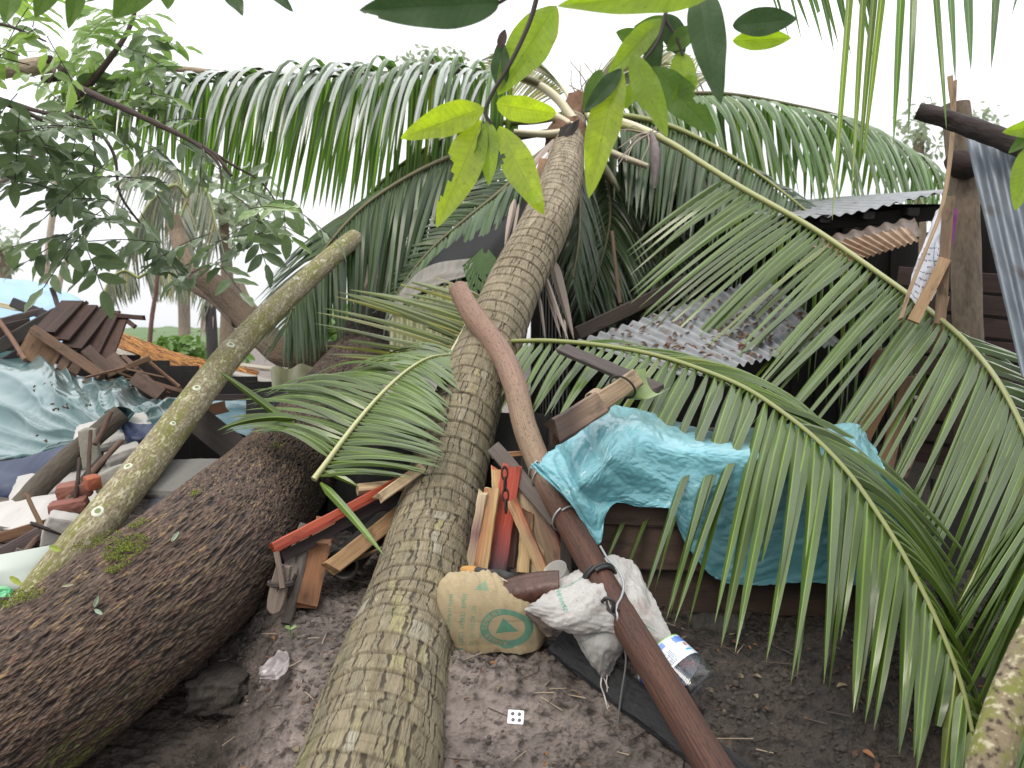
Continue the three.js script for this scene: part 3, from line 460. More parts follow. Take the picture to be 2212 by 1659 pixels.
{ // torn printed sheet
  const cv = document.createElement('canvas'); cv.width = 256; cv.height = 512; const x = cv.getContext('2d');
  x.fillStyle = '#e9eaf4'; x.fillRect(0, 0, 256, 512); x.fillStyle = '#7d1b76'; x.beginPath(); x.moveTo(170, 0); x.lineTo(256, 0); x.lineTo(256, 250); x.lineTo(205, 270); x.lineTo(180, 160); x.lineTo(196, 100); x.closePath(); x.fill(); x.fillStyle = '#5d2a63'; x.fillRect(190, 40, 30, 40);
  x.strokeStyle = '#4a9fb0'; x.lineWidth = 6; x.beginPath(); x.moveTo(120, 190); x.quadraticCurveTo(130, 300, 220, 340); x.stroke();
  const q = mulberry(5); x.fillStyle = '#50526a'; for (let r = 0; r < 9; r++) for (let k = 0; k < 5; k++) if (q() > .25) { const X = 18 + k * 44 + 10 * q(), Y = 215 + r * 32; for (let m = 0; m < 4; m++) x.fillRect(X + m * 9, Y + 3 * q(), 6, 4 + 6 * q()); }
  const tx = new THREE.CanvasTexture(cv); tx.colorSpace = THREE.SRGBColorSpace;
  const t = thing('torn_poster', 'torn white printed poster with magenta patch tucked behind bamboo slats', 'poster', P(1990, 660, 3.22));
  part('paper', sheet([[[2022, 455, 3.33], [2045, 440, 3.35], [2068, 452, 3.36]], [[1998, 520, 3.28], [2025, 515, 3.31], [2060, 520, 3.34]], [[1974, 580, 3.23], [2004, 588, 3.26], [2040, 590, 3.3]], [[1962, 640, 3.2], [1985, 660, 3.2], [2012, 650, 3.25]]], 24, 40, { unit: true, fray: .08, wrinkle: (a, b) => .012 * fbm(a * 4, b * 6, 3) }), std({ map: tx, roughness: .6 }), t);
}
{
  const t = thing('slat_wall', 'brown horizontal wall slats with bright gaps behind the post', 'wall', P(2110, 800, 4.0));
  for (let i = 0; i < 9; i++) part('slat', board(P(1940, 595 + i * 47, 4.1), P(2330, 628 + i * 50, 3.6), .096, .02), wood(.035 + .015 * hash(i, 2), .022, .019), t);
}
for (const [a, b, w, m, l] of [[[1985, 700, 3.6], [1830, 1010, 3.1], 34, MW.tan, 'tan broken plank slanting behind the drooping leaflets'], [[1900, 760, 3.7], [1845, 960, 3.3], 26, MW.brown, 'dark brown broken plank behind the drooping leaflets'], [[1960, 820, 3.4], [1905, 1040, 3.1], 30, wood(.27, .16, .1), 'brown split plank standing above the blue tarp corner'], [[2010, 860, 3.4], [1955, 1010, 3.2], 22, wood(.3, .2, .13), 'thin split batten beside the blue tarp corner']])
  B('broken_plank', l, 'plank', a, b, w, .02, m, { jag: .06, jag0: .06 });
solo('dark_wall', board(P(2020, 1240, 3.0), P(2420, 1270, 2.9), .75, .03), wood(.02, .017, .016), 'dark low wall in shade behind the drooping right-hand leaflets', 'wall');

// plank bed-chest with the blue tarp thrown over
{
  const t = thing('plank_chest', 'low brown plank wall half covered by the blue tarp', 'plank wall', P(1640, 1430, 2.46));
  for (const [v, w, dd, k] of [[1035, 60, 0, 1.1], [1095, 84, .004, 1], [1185, 92, 0, 1.15], [1278, 88, .006, .95], [1375, 98, .002, .7]]) part('plank', board(P(1262, v - 6, 2.46 + dd), P(1915, v + 14, 2.5 + dd), w * 2.47 / F, .022), wood(.062 * k, .037 * k, .025 * k), t);
  for (const u of [1275, 1600, 1900]) part('post', board(P(u, 1030, 2.51), P(u, 1440, 2.51), .05, .05), MW.dark, t);
  for (let i = 0; i < 5; i++) part('top_board', board(P(1275, 985 - i * 14, 2.52 + i * .15), P(1850 - i * 14, 990 - i * 14, 2.54 + i * .15), .14, .02, { face: V3(0, 1, 0) }), MW.dark, t);
}
{
  const fold = (a, b, X, Y) => .012 * fbm(X * 5, Y * 5, 3, 4) + .03 * Math.max(0, fbm(X * 3 + Y * 2, Y * 1.2 - X, 8, 3)) + .045 * Math.abs(noise(X * 6 - Y * 5, Y * 1.8, 2)) * mix(.25, 1, sst(.5, .2, a)) + .01 * Math.abs(noise(X * 12 + Y * 7, Y * 5 - X * 4, 5)) + .005 * Math.abs(noise(X * 34, Y * 30, 7)) + .0022 * Math.abs(noise(X * 80, Y * 76, 9)) - .03;
  const net = [
    [[1205, 935, 2.62], [1262, 868, 2.72], [1285, 834, 2.8], [1350, 868, 2.76], [1400, 872, 2.78], [1480, 900, 2.82], [1560, 915, 2.85], [1660, 905, 2.9], [1760, 905, 2.9], [1850, 902, 2.9], [1880, 925, 2.88]],
    [[1190, 952, 2.56], [1232, 925, 2.5], [1282, 905, 2.47], [1335, 900, 2.46], [1392, 920, 2.45], [1465, 948, 2.45], [1550, 955, 2.45], [1650, 958, 2.46], [1755, 958, 2.47], [1855, 955, 2.48], [1925, 1000, 2.48]],
    [[1165, 985, 2.5], [1212, 1010, 2.4], [1262, 1025, 2.33], [1320, 990, 2.33], [1385, 1000, 2.37], [1462, 1020, 2.4], [1545, 1040, 2.4], [1650, 1060, 2.41], [1755, 1060, 2.42], [1865, 1055, 2.43], [1960, 1090, 2.44]],
    [[1150, 992, 2.48], [1205, 1042, 2.38], [1250, 1080, 2.33], [1315, 1075, 2.36], [1390, 1072, 2.39], [1465, 1080, 2.39], [1510, 1130, 2.39], [1615, 1160, 2.4], [1752, 1165, 2.41], [1872, 1160, 2.42], [1985, 1165, 2.43]],
    [[1138, 1002, 2.48], [1210, 1066, 2.37], [1290, 1178, 2.33], [1325, 1095, 2.37], [1388, 1098, 2.39], [1455, 1098, 2.38], [1490, 1180, 2.38], [1570, 1262, 2.39], [1748, 1262, 2.4], [1885, 1264, 2.41], [2010, 1224, 2.42]]];
  const t = thing('blue_tarp', 'crumpled light blue plastic tarp draped over the plank wall', 'tarp', P(1640, 1262, 2.4));
  part('sheet', sheet(net, 300, 170, { fray: .05, wrinkle: fold }), plasticSheet(.14, .38, .44, { map: tarpTex.map, roughness: .42, clearcoat: .8, clearcoatRoughness: .2 }), t);
  part('hanging_flap', sheet([[[1885, 1190, 2.44], [1930, 1195, 2.44], [1965, 1200, 2.45]], [[1878, 1290, 2.43], [1915, 1300, 2.42], [1950, 1290, 2.43]], [[1890, 1372, 2.44], [1915, 1360, 2.43], [1930, 1340, 2.43]]], 24, 24, { fray: .15, wrinkle: fold }), plasticSheet(.1, .24, .29, { map: tarpTex.map }), t);
}

// ---------------------------------------------------------------- palm fronds
function keyed(keys, t) { let i = 0; while (i < keys.length - 2 && t > keys[i + 1][0]) i++; const a = keys[i], b = keys[i + 1], f = clamp((t - a[0]) / (b[0] - a[0])); return [mix(a[1], b[1], f), mix(a[2], b[2], f), mix(a[3], b[3], f)]; }
function leafletGeo(b, tip, side0, w, o = {}) {
  const L = b.distanceTo(tip), dir = tip.clone().sub(b).normalize(), up = o.up || V3(0, 1, 0);
  const c1 = b.clone().addScaledVector(dir, L * .35).addScaledVector(up, L * (o.bulge ?? .12)).addScaledVector(o.out || V3(), L * .15), c2 = b.clone().addScaledVector(dir, L * .72).addScaledVector(up, L * (o.bulge ?? .12) * .75).addScaledVector(o.out || V3(), L * .08);
  const curve = new THREE.CubicBezierCurve3(b, c1, c2, tip), n = o.n || 9, pos = [], uv = [], col = [], idx = [], tint = o.tint || [1, 1, 1];
  let tw = o.twist || 0, cut = o.cut || 1, kink = o.kink || 0;
  for (let i = 0; i <= n; i++) {
    const t = i / n * cut, c = curve.getPoint(t), T = curve.getTangent(t);
    const S = side0.clone().addScaledVector(T, -side0.dot(T)).normalize().applyAxisAngle(T, tw * (.3 + t) + kink * noise(t * 3, w * 500));
    const N = V3().crossVectors(S, T); if (N.dot(up) + N.dot(toCam(c)) * .6 < 0) N.negate();
    const prof = Math.min(1, .35 + t * 6) * Math.pow(Math.max(0, 1 - Math.pow(t, 2.2)), .75), ww = Math.max(.0006, w * .5 * prof), f = ww * mix(.75, .3, t);
    const l = c.clone().addScaledVector(S, -ww).addScaledVector(N, -f), r = c.clone().addScaledVector(S, ww).addScaledVector(N, -f);
    pos.push(l.x, l.y, l.z, c.x, c.y, c.z, c.x, c.y, c.z, r.x, r.y, r.z); uv.push(.02, t, .5, t, .5, t, .98, t);
    const k = 1 + .12 * Math.sin(t * 9 + w * 900); for (let q = 0; q < 4; q++) col.push(tint[0] * k, tint[1] * k, tint[2] * k);
    if (i < n) { const a = i * 4; idx.push(a, a + 1, a + 4, a + 1, a + 5, a + 4, a + 2, a + 3, a + 6, a + 3, a + 7, a + 6); }
  }
  return makeGeo(pos, idx, uv, col);
}
// o: pts, r0, r1, mat, rachis, sides: [{n, t0, t1, tips, w, bulge, jit}], each leaflet its own mesh or all in one
function frond(parent, o) {
  const curve = new THREE.CatmullRomCurve3(o.pts.map(PP), false, 'centripetal');
  const rg = sweep(curve, t => mix(o.r0, o.r1, Math.pow(t, .8)), { nl: 70, nr: 10, flat: o.flat || .7 });
  let f;
  if (o.self) { f = parent; part('rachis', rg, o.rachis || rachisMat, f); } else { f = part('frond', rg, o.rachis || rachisMat, parent, o.label); }
  const all = [];
  for (const sd of o.sides) for (let i = 0; i < sd.n; i++) {
    if (sd.skip && rnd() < sd.skip) { continue; }
    const t = mix(sd.t0, sd.t1, (i + .35 * (rnd() - .5)) / (sd.n - 1)), tc = clamp(t), b = curve.getPointAt(tc), T = curve.getTangentAt(tc), k = keyed(sd.tips, t), tip = P(k[0], k[1], k[2]), L = b.distanceTo(tip), j = L * (sd.jit ?? .06);
    tip.add(V3(R(-j, j), R(-j, j) * .7, R(-j, j)));
    if (rnd() < (sd.short ?? .08)) tip.lerp(b, R(.1, .35));
    const dr = mix(o.r0, o.r1, tc) * .6, g0 = V3().crossVectors(T, tip.clone().sub(b)).normalize();
    b.addScaledVector(tip.clone().sub(b).normalize(), dr * .6);
    const h = R(.72, 1.28), tn = sd.tint || [1, 1, 1], yel = rnd() < (sd.yellow ?? .06) ? [1.5, 1.15, .7] : [1, 1, 1];
    const g = leafletGeo(b, tip, T, (sd.w || .045) * R(.85, 1.15) * Math.pow(Math.sin(Math.PI * clamp(.12 + .8 * tc)), .35), { bulge: (sd.bulge ?? .12) * R(.6, 1.4), twist: (sd.twist ?? 0) + R(-.35, .35), kink: sd.kink ?? .3, cut: rnd() < (sd.broken ?? .06) ? R(.7, .93) : 1, tint: [tn[0] * h * yel[0], tn[1] * h * yel[1], tn[2] * h * yel[2]], out: sd.out, up: sd.up });
    if (sd.single) part('leaflet', g, sd.mat || o.mat, f); else all.push(g);
  }
  if (all.length) { const m = part('leaflets', mergeGeometries(all), o.mat, f); m.userData.kind = 'stuff'; }
  return f;
}
// --- fronds still on the palm
// long frond arching out towards the viewer over the plank wall
frond(palm, { mat: ML.frond, r0: .038, r1: .009, pts: [[1290, 262, 6.0], [1360, 275, 5.8], [1440, 305, 5.5], [1520, 355, 5.15], [1600, 405, 4.85], [1750, 490, 4.35], [1900, 592, 3.8], [2010, 672, 3.35], [2090, 742, 3.0], [2150, 815, 2.75], [2205, 915, 2.5], [2250, 1030, 2.3], [2290, 1160, 2.15]], rachis: std({ color: lin(.27, .28, .11), roughness: .45 }), sides: [
  { n: 78, t0: .3, t1: 1, single: true, w: .043, bulge: .03, jit: .055, short: .14, broken: .1, kink: .3, out: V3(-.1, .05, .3), tips: [[.25, 1340, 470, 5.2], [.32, 1375, 570, 4.9], [.4, 1370, 690, 4.5], [.48, 1440, 800, 4.1], [.56, 1530, 890, 3.7], [.64, 1640, 960, 3.3], [.72, 1780, 1060, 2.95], [.8, 1890, 1250, 2.6], [.88, 1960, 1430, 2.3], [1, 2080, 1600, 2.0]] },
  { n: 50, t0: .34, t1: 1, single: true, mat: ML.frondBack, w: .042, bulge: .02, jit: .07, twist: .5, tint: [.8, .8, .7], yellow: .15, up: V3(.5, .8, -.4), tips: [[.3, 1500, 620, 5.3], [.4, 1640, 740, 4.9], [.5, 1760, 860, 4.5], [.58, 1850, 960, 4.1], [.66, 1960, 1000, 3.75], [.71, 2120, 830, 3.5], [.76, 2215, 775, 3.3], [.84, 2290, 860, 2.9], [1, 2420, 1250, 2.4]] }] });
// the level frond across the sky, leaflets hanging on both sides
frond(palm, { mat: ML.frondLight, r0: .045, r1: .008, rachis: rachisDark, pts: [[1222, 232, 6.1], [1170, 185, 6.1], [1100, 160, 6.0], [1000, 154, 6.0], [800, 160, 5.9], [600, 168, 5.75], [420, 178, 5.6], [260, 190, 5.45], [170, 212, 5.35], [130, 240, 5.3]], sides: [
  { n: 62, t0: .14, t1: 1, single: true, mat: ML.frondSheen, w: .048, bulge: .2, jit: .06, out: V3(-.25, .5, .9), tips: [[.1, 1090, 300, 5.6], [.2, 960, 340, 5.3], [.35, 780, 330, 5.2], [.5, 600, 330, 5.1], [.65, 440, 320, 5.0], [.78, 310, 300, 4.9], [.88, 150, 290, 4.9], [1, 90, 270, 4.9]] },
  { n: 84, t0: .14, t1: 1, single: true, mat: ML.frondBack, w: .055, bulge: .04, jit: .04, kink: .12, out: V3(0, .2, -.4), tips: [[.1, 1130, 340, 6.3], [.2, 1020, 445, 6.2], [.35, 850, 470, 6.2], [.5, 665, 455, 6.1], [.65, 500, 440, 6.0], [.78, 390, 410, 5.9], [.88, 230, 310, 5.7], [1, 150, 290, 5.5]] },
  { n: 44, t0: .16, t1: .8, w: .045, bulge: .3, jit: .08, out: V3(0, .6, .5), tint: [.7, .75, .8], tips: [[.16, 1020, 330, 5.4], [.3, 850, 330, 5.3], [.62, 490, 320, 5.2], [.8, 320, 300, 5.1]] }] });
// drooping fronds on the near side of the crown
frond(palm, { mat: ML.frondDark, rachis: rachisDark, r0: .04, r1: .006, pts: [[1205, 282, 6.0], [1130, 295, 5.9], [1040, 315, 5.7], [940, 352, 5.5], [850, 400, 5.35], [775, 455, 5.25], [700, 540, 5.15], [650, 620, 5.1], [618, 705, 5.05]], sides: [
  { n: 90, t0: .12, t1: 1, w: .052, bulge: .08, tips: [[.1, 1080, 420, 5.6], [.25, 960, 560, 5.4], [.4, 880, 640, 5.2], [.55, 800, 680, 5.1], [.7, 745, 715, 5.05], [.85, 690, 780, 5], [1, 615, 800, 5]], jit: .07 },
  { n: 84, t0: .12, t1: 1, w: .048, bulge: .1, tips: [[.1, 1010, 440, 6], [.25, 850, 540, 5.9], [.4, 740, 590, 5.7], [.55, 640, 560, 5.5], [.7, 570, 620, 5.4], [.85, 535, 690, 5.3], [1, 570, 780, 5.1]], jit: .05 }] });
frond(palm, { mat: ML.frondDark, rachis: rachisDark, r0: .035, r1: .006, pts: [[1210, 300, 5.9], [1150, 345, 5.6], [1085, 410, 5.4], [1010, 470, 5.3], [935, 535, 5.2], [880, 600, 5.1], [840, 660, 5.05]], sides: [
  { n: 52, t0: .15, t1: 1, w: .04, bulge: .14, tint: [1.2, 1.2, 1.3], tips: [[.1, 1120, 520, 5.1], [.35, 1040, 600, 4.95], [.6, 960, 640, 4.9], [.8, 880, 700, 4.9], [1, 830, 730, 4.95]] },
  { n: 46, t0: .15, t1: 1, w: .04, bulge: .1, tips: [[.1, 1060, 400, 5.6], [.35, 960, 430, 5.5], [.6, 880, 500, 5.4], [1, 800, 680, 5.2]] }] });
frond(palm, { mat: ML.frondLight, r0: .045, r1: .01, pts: [[1215, 250, 6.15], [1150, 262, 6.2], [1060, 268, 6.25], [960, 300, 6.3], [860, 360, 6.35], [790, 430, 6.4]], sides: [
  { n: 46, t0: .2, t1: 1, w: .045, tips: [[.1, 1130, 440, 6.2], [.5, 940, 560, 6.2], [1, 770, 620, 6.2]] }, { n: 40, t0: .2, t1: 1, w: .045, tips: [[.1, 1100, 400, 6.5], [.5, 860, 520, 6.5], [1, 700, 560, 6.5]] }] });
// behind, to the right
frond(palm, { mat: ML.frondLight, r0: .045, r1: .009, rachis: rachisDark, pts: [[1262, 240, 6.3], [1340, 212, 6.5], [1450, 204, 6.7], [1570, 204, 6.8], [1700, 225, 6.8], [1850, 262, 6.7], [1960, 318, 6.6], [2035, 375, 6.5]], sides: [
  { n: 70, t0: .15, t1: 1, w: .055, bulge: .1, tint: [.8, .85, .95], tips: [[.1, 1390, 400, 6.4], [.3, 1560, 420, 6.2], [.5, 1720, 450, 6.1], [.65, 1880, 470, 6.0], [.8, 1990, 480, 6], [1, 2080, 520, 6]], jit: .07, out: V3(.3, .5, .6) },
  { n: 56, t0: .15, t1: 1, w: .055, bulge: .04, tips: [[.1, 1360, 380, 6.9], [.3, 1490, 420, 6.9], [.5, 1650, 440, 6.9], [.7, 1780, 430, 6.8], [.85, 1900, 430, 6.8], [1, 2020, 470, 6.7]] }] });
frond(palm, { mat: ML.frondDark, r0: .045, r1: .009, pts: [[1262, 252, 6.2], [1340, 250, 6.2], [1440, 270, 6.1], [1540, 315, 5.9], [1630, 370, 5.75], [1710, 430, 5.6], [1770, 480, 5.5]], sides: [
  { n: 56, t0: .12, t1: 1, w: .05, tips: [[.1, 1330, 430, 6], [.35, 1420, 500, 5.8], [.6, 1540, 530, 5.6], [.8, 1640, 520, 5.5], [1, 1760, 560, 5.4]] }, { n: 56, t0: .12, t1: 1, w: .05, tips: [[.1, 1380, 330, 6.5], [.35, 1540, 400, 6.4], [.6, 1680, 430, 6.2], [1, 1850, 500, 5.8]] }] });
for (const [pts, a, b] of [
  [[[1300, 262, 6.4], [1380, 262, 6.6], [1470, 290, 6.7], [1550, 345, 6.7], [1620, 420, 6.6]], [[0, 1400, 420, 6.6], [.5, 1520, 470, 6.6], [1, 1640, 560, 6.5]], [[0, 1360, 400, 6.9], [.5, 1480, 430, 6.9], [1, 1640, 480, 6.8]]],
  [[[1290, 270, 6.3], [1350, 310, 6.5], [1420, 360, 6.6], [1500, 420, 6.6], [1560, 490, 6.5]], [[0, 1390, 460, 6.5], [.5, 1480, 540, 6.4], [1, 1570, 620, 6.4]], [[0, 1330, 440, 6.8], [.5, 1430, 520, 6.7], [1, 1520, 600, 6.6]]],
  [[[1270, 290, 6.3], [1310, 350, 6.5], [1355, 420, 6.5], [1390, 500, 6.4], [1400, 580, 6.3]], [[0, 1370, 480, 6.4], [.5, 1450, 580, 6.3], [1, 1430, 700, 6.2]], [[0, 1290, 480, 6.6], [.5, 1310, 590, 6.4], [1, 1360, 700, 6.3]]],
  [[[1262, 275, 6.05], [1290, 320, 6.1], [1312, 390, 6.2], [1318, 470, 6.2], [1300, 560, 6.1], [1270, 650, 6.0]], [[0, 1360, 480, 6], [.4, 1420, 580, 6], [1, 1300, 760, 5.9]], [[0, 1240, 460, 6], [.4, 1215, 600, 5.9], [1, 1230, 760, 5.8]]],
  [[[1275, 270, 6.15], [1340, 310, 6.3], [1400, 380, 6.4], [1430, 460, 6.4], [1440, 560, 6.3]], [[0, 1420, 400, 6.3], [.5, 1540, 520, 6.2], [1, 1480, 680, 6.1]], [[0, 1320, 480, 6.4], [.5, 1350, 600, 6.3], [1, 1400, 700, 6.2]]],
  [[[1240, 285, 6.0], [1245, 340, 5.8], [1252, 420, 5.6], [1250, 520, 5.4], [1238, 600, 5.3]], [[0, 1310, 480, 5.7], [.5, 1300, 600, 5.5], [1, 1260, 720, 5.3]], [[0, 1190, 480, 5.8], [.5, 1180, 620, 5.5], [1, 1210, 720, 5.3]]]])
  frond(palm, { mat: ML.frondDark, r0: .035, r1: .007, rachis: rachisDark, pts, sides: [{ n: 44, t0: .15, t1: 1, w: .042, tips: a, tint: [.8, .8, .8] }, { n: 44, t0: .15, t1: 1, w: .042, tips: b, tint: [.8, .8, .8] }] });
// short pale fronds pointing up behind the crown
for (const [pts, a, b] of [
  [[[1235, 225, 6.3], [1215, 190, 6.6], [1160, 150, 6.9], [1100, 135, 7.2], [1040, 150, 7.4]], [[0, 1180, 240, 6.6], [.5, 1100, 230, 6.9], [1, 1000, 230, 7.2]], [[0, 1150, 130, 7], [.5, 1080, 110, 7.4], [1, 1010, 150, 7.6]]],
  [[[1250, 225, 6.4], [1290, 180, 6.8], [1350, 150, 7.1], [1420, 140, 7.4], [1500, 160, 7.6]], [[0, 1300, 230, 6.8], [.5, 1400, 230, 7.1], [1, 1530, 240, 7.5]], [[0, 1330, 130, 7.2], [.5, 1400, 90, 7.6], [1, 1520, 130, 7.9]]],
  [[[1255, 235, 6.4], [1330, 190, 6.9], [1420, 185, 7.2], [1500, 195, 7.4]], [[0, 1330, 280, 6.6], [.5, 1420, 300, 6.9], [1, 1520, 300, 7.2]], [[0, 1360, 150, 7.2], [.5, 1450, 140, 7.5], [1, 1560, 170, 7.8]]]])
  frond(palm, { mat: ML.yellow, r0: .03, r1: .006, pts, rachis: rachisPale, sides: [{ n: 34, t0: .2, t1: 1, w: .04, tips: a }, { n: 34, t0: .2, t1: 1, w: .04, tips: b }] });
// pale leaf stalks round the crown, fibre, spathe, dead strips
for (const [pts, r] of [[[[1240, 262, 5.9], [1205, 215, 6.0], [1165, 185, 6.1], [1115, 165, 6.1]], .05], [[[1236, 275, 5.85], [1190, 250, 5.9], [1140, 262, 5.95]], .05], [[[1230, 285, 5.8], [1180, 290, 5.8], [1110, 285, 5.8]], .045], [[[1270, 255, 5.95], [1330, 262, 5.9], [1400, 285, 5.7], [1460, 318, 5.45]], .05], [[[1250, 290, 5.9], [1290, 340, 6], [1330, 400, 6.1], [1360, 450, 6.2]], .045], [[[1262, 300, 5.9], [1320, 330, 5.9], [1400, 360, 5.8]], .045]])
  part('leaf_stalk', sweep(pts.map(PP), t => r * mix(1.25, .75, t), { nl: 24, nr: 14, flat: .6 }), rachisPale, palm);
const fibre = bark(.16, .085, .05), fibreDark = bark(.03, .025, .022), deadMat = std({ color: lin(.33, .27, .23), roughness: .9 }), spatheMat = bark(.2, .17, .18);
part('leaf_sheath', sweep([[1218, 320, 5.85], [1226, 285, 6.0], [1238, 250, 6.15], [1248, 222, 6.3]].map(PP), t => .14 + .035 * Math.sin(t * 7) - .06 * t, { nl: 40, nr: 36, disp: (s, a) => .045 * fbm(Math.cos(a * 6.28) * 3, Math.sin(a * 6.28) * 3, s * 7, 4) }), fibre, palm, 'brown fibrous leaf sheath at the crown');
part('leaf_sheath', sheet([[[1210, 275, 5.7], [1225, 268, 5.66], [1242, 262, 5.68], [1252, 256, 5.75]], [[1205, 295, 5.68], [1217, 292, 5.63], [1232, 288, 5.63], [1246, 280, 5.7]], [[1200, 318, 5.65], [1208, 325, 5.6], [1216, 318, 5.58], [1226, 300, 5.62]], [[1198, 335, 5.6], [1201, 345, 5.57], [1205, 340, 5.56], [1210, 325, 5.6]]], 16, 20, { fray: .1, wrinkle: (a, b) => .02 * fbm(a * 5, b * 3, 1) }), fibreDark, palm, 'black torn leaf sheath');
part('leaf_sheath', sheet([[[1165, 340, 5.4], [1190, 345, 5.36], [1205, 350, 5.38]], [[1158, 375, 5.3], [1180, 385, 5.26], [1195, 385, 5.28]], [[1165, 410, 5.22], [1175, 418, 5.2], [1182, 405, 5.22]]], 12, 12, { fray: .12, wrinkle: (a, b) => .02 * fbm(a * 5, b * 3, 4) }), bark(.28, .17, .1), palm);
for (const [a, b, c, w] of [[[1195, 300, 5.7], [1150, 340, 5.4], [1118, 395, 5.2], .05], [[1200, 305, 5.65], [1155, 355, 5.35], [1130, 420, 5.15], .035], [[1112, 430, 4.9], [1105, 480, 4.8], [1090, 540, 4.65], .045], [[1120, 440, 4.85], [1112, 490, 4.75], [1098, 560, 4.6], .02], [[1192, 560, 4.6], [1198, 640, 4.5], [1240, 735, 4.3], .07], [[1180, 600, 4.4], [1190, 660, 4.3], [1212, 730, 4.2], .035], [[1176, 590, 4.4], [1195, 640, 4.3], [1228, 735, 4.15], .03], [[1165, 640, 4.35], [1175, 690, 4.25], [1178, 735, 4.15], .02], [[1218, 690, 4.35], [1212, 720, 4.3], [1222, 745, 4.25], .02]])
  part('dead_leaf_strip', leafletGeo(PP(a), PP(c), V3(1, .2, 0), w, { bulge: .0, out: PP(b).sub(PP(a).lerp(PP(c), .5)).multiplyScalar(1.6), tint: [1, 1, 1], n: 12, twist: R(-1, 1) }), deadMat, palm);
part('spathe', sweep([[1405, 285, 5.55], [1412, 310, 5.5], [1416, 335, 5.45], [1417, 362, 5.42], [1416, 392, 5.4], [1414, 408, 5.4]].map(PP), t => .012 + .055 * Math.pow(Math.sin(Math.PI * clamp(t * .92 + .05)), 1.3), { nl: 30, nr: 14, flat: .55 }), spatheMat, palm, 'grey dry pointed spathe');
for (let i = 0; i < 12; i++) { const a = PP([1400 + R(-8, 8), 288, 5.55]), e = P(1395 + R(-75, 55), 300 + R(-25, 65), 5.5 + R(-.15, .15)), m = a.clone().lerp(e, .5).add(V3(R(-.04, .04), R(0, .06), 0)); part('flower_stalk', sweep([a, m, e], t => .006 - .003 * t, { nl: 14, nr: 5 }), deadMat, palm); }
for (let i = 0; i < 14; i++) { const a = P(1275 + R(-10, 10), 225, 6.3), e = P(1270 + R(-45, 70), 130 + R(0, 60), 6.6), m = a.clone().lerp(e, .5).add(V3(R(-.08, .08), 0, 0)); part('flower_stalk', sweep([a, m, e], t => .007 - .003 * t, { nl: 14, nr: 5 }), bark(.2, .15, .12), palm); }

// --- severed fronds lying about, each a thing of its own
{
  const t = thing('fallen_frond', 'glossy severed palm frond draped over the plank wall and blue tarp', 'palm frond', P(1700, 930, 2.45));
  frond(t, { self: true, mat: ML.frond, r0: .017, r1: .006, pts: [[1090, 738, 3.55], [1180, 736, 3.42], [1300, 746, 3.25], [1420, 768, 3.05], [1520, 800, 2.9], [1610, 838, 2.72], [1690, 890, 2.55], [1770, 955, 2.38], [1840, 1030, 2.24], [1900, 1115, 2.12], [1950, 1195, 2.02], [2000, 1290, 1.94], [2045, 1390, 1.87], [2080, 1490, 1.82], [2100, 1580, 1.79]], sides: [
    { n: 54, t0: .05, t1: 1, single: true, w: .042, bulge: .045, jit: .05, short: .16, broken: .14, kink: .3, out: V3(-.1, .1, .25), twist: .1, tips: [[0, 1000, 850, 3.3], [.1, 1090, 900, 3.15], [.2, 1190, 905, 3.0], [.28, 1240, 960, 2.8], [.36, 1300, 1190, 2.45], [.42, 1370, 1300, 2.25], [.5, 1470, 1370, 2.1], [.57, 1580, 1390, 2.05], [.63, 1690, 1450, 1.98], [.7, 1770, 1480, 1.92], [.77, 1850, 1560, 1.86], [.85, 1930, 1610, 1.8], [1, 2090, 1760, 1.72]], yellow: .04 },
    { n: 56, t0: .12, t1: 1, single: true, w: .036, bulge: .16, jit: .05, twist: .9, up: V3(.3, .9, -.3), tips: [[.1, 1400, 800, 3.5], [.2, 1560, 830, 3.3], [.3, 1720, 870, 3.1], [.4, 1850, 990, 2.85], [.5, 1990, 1120, 2.6], [.6, 2080, 1200, 2.4], [.7, 2090, 1330, 2.25], [.8, 2110, 1450, 2.1], [1, 2150, 1720, 1.9]] }] });
}
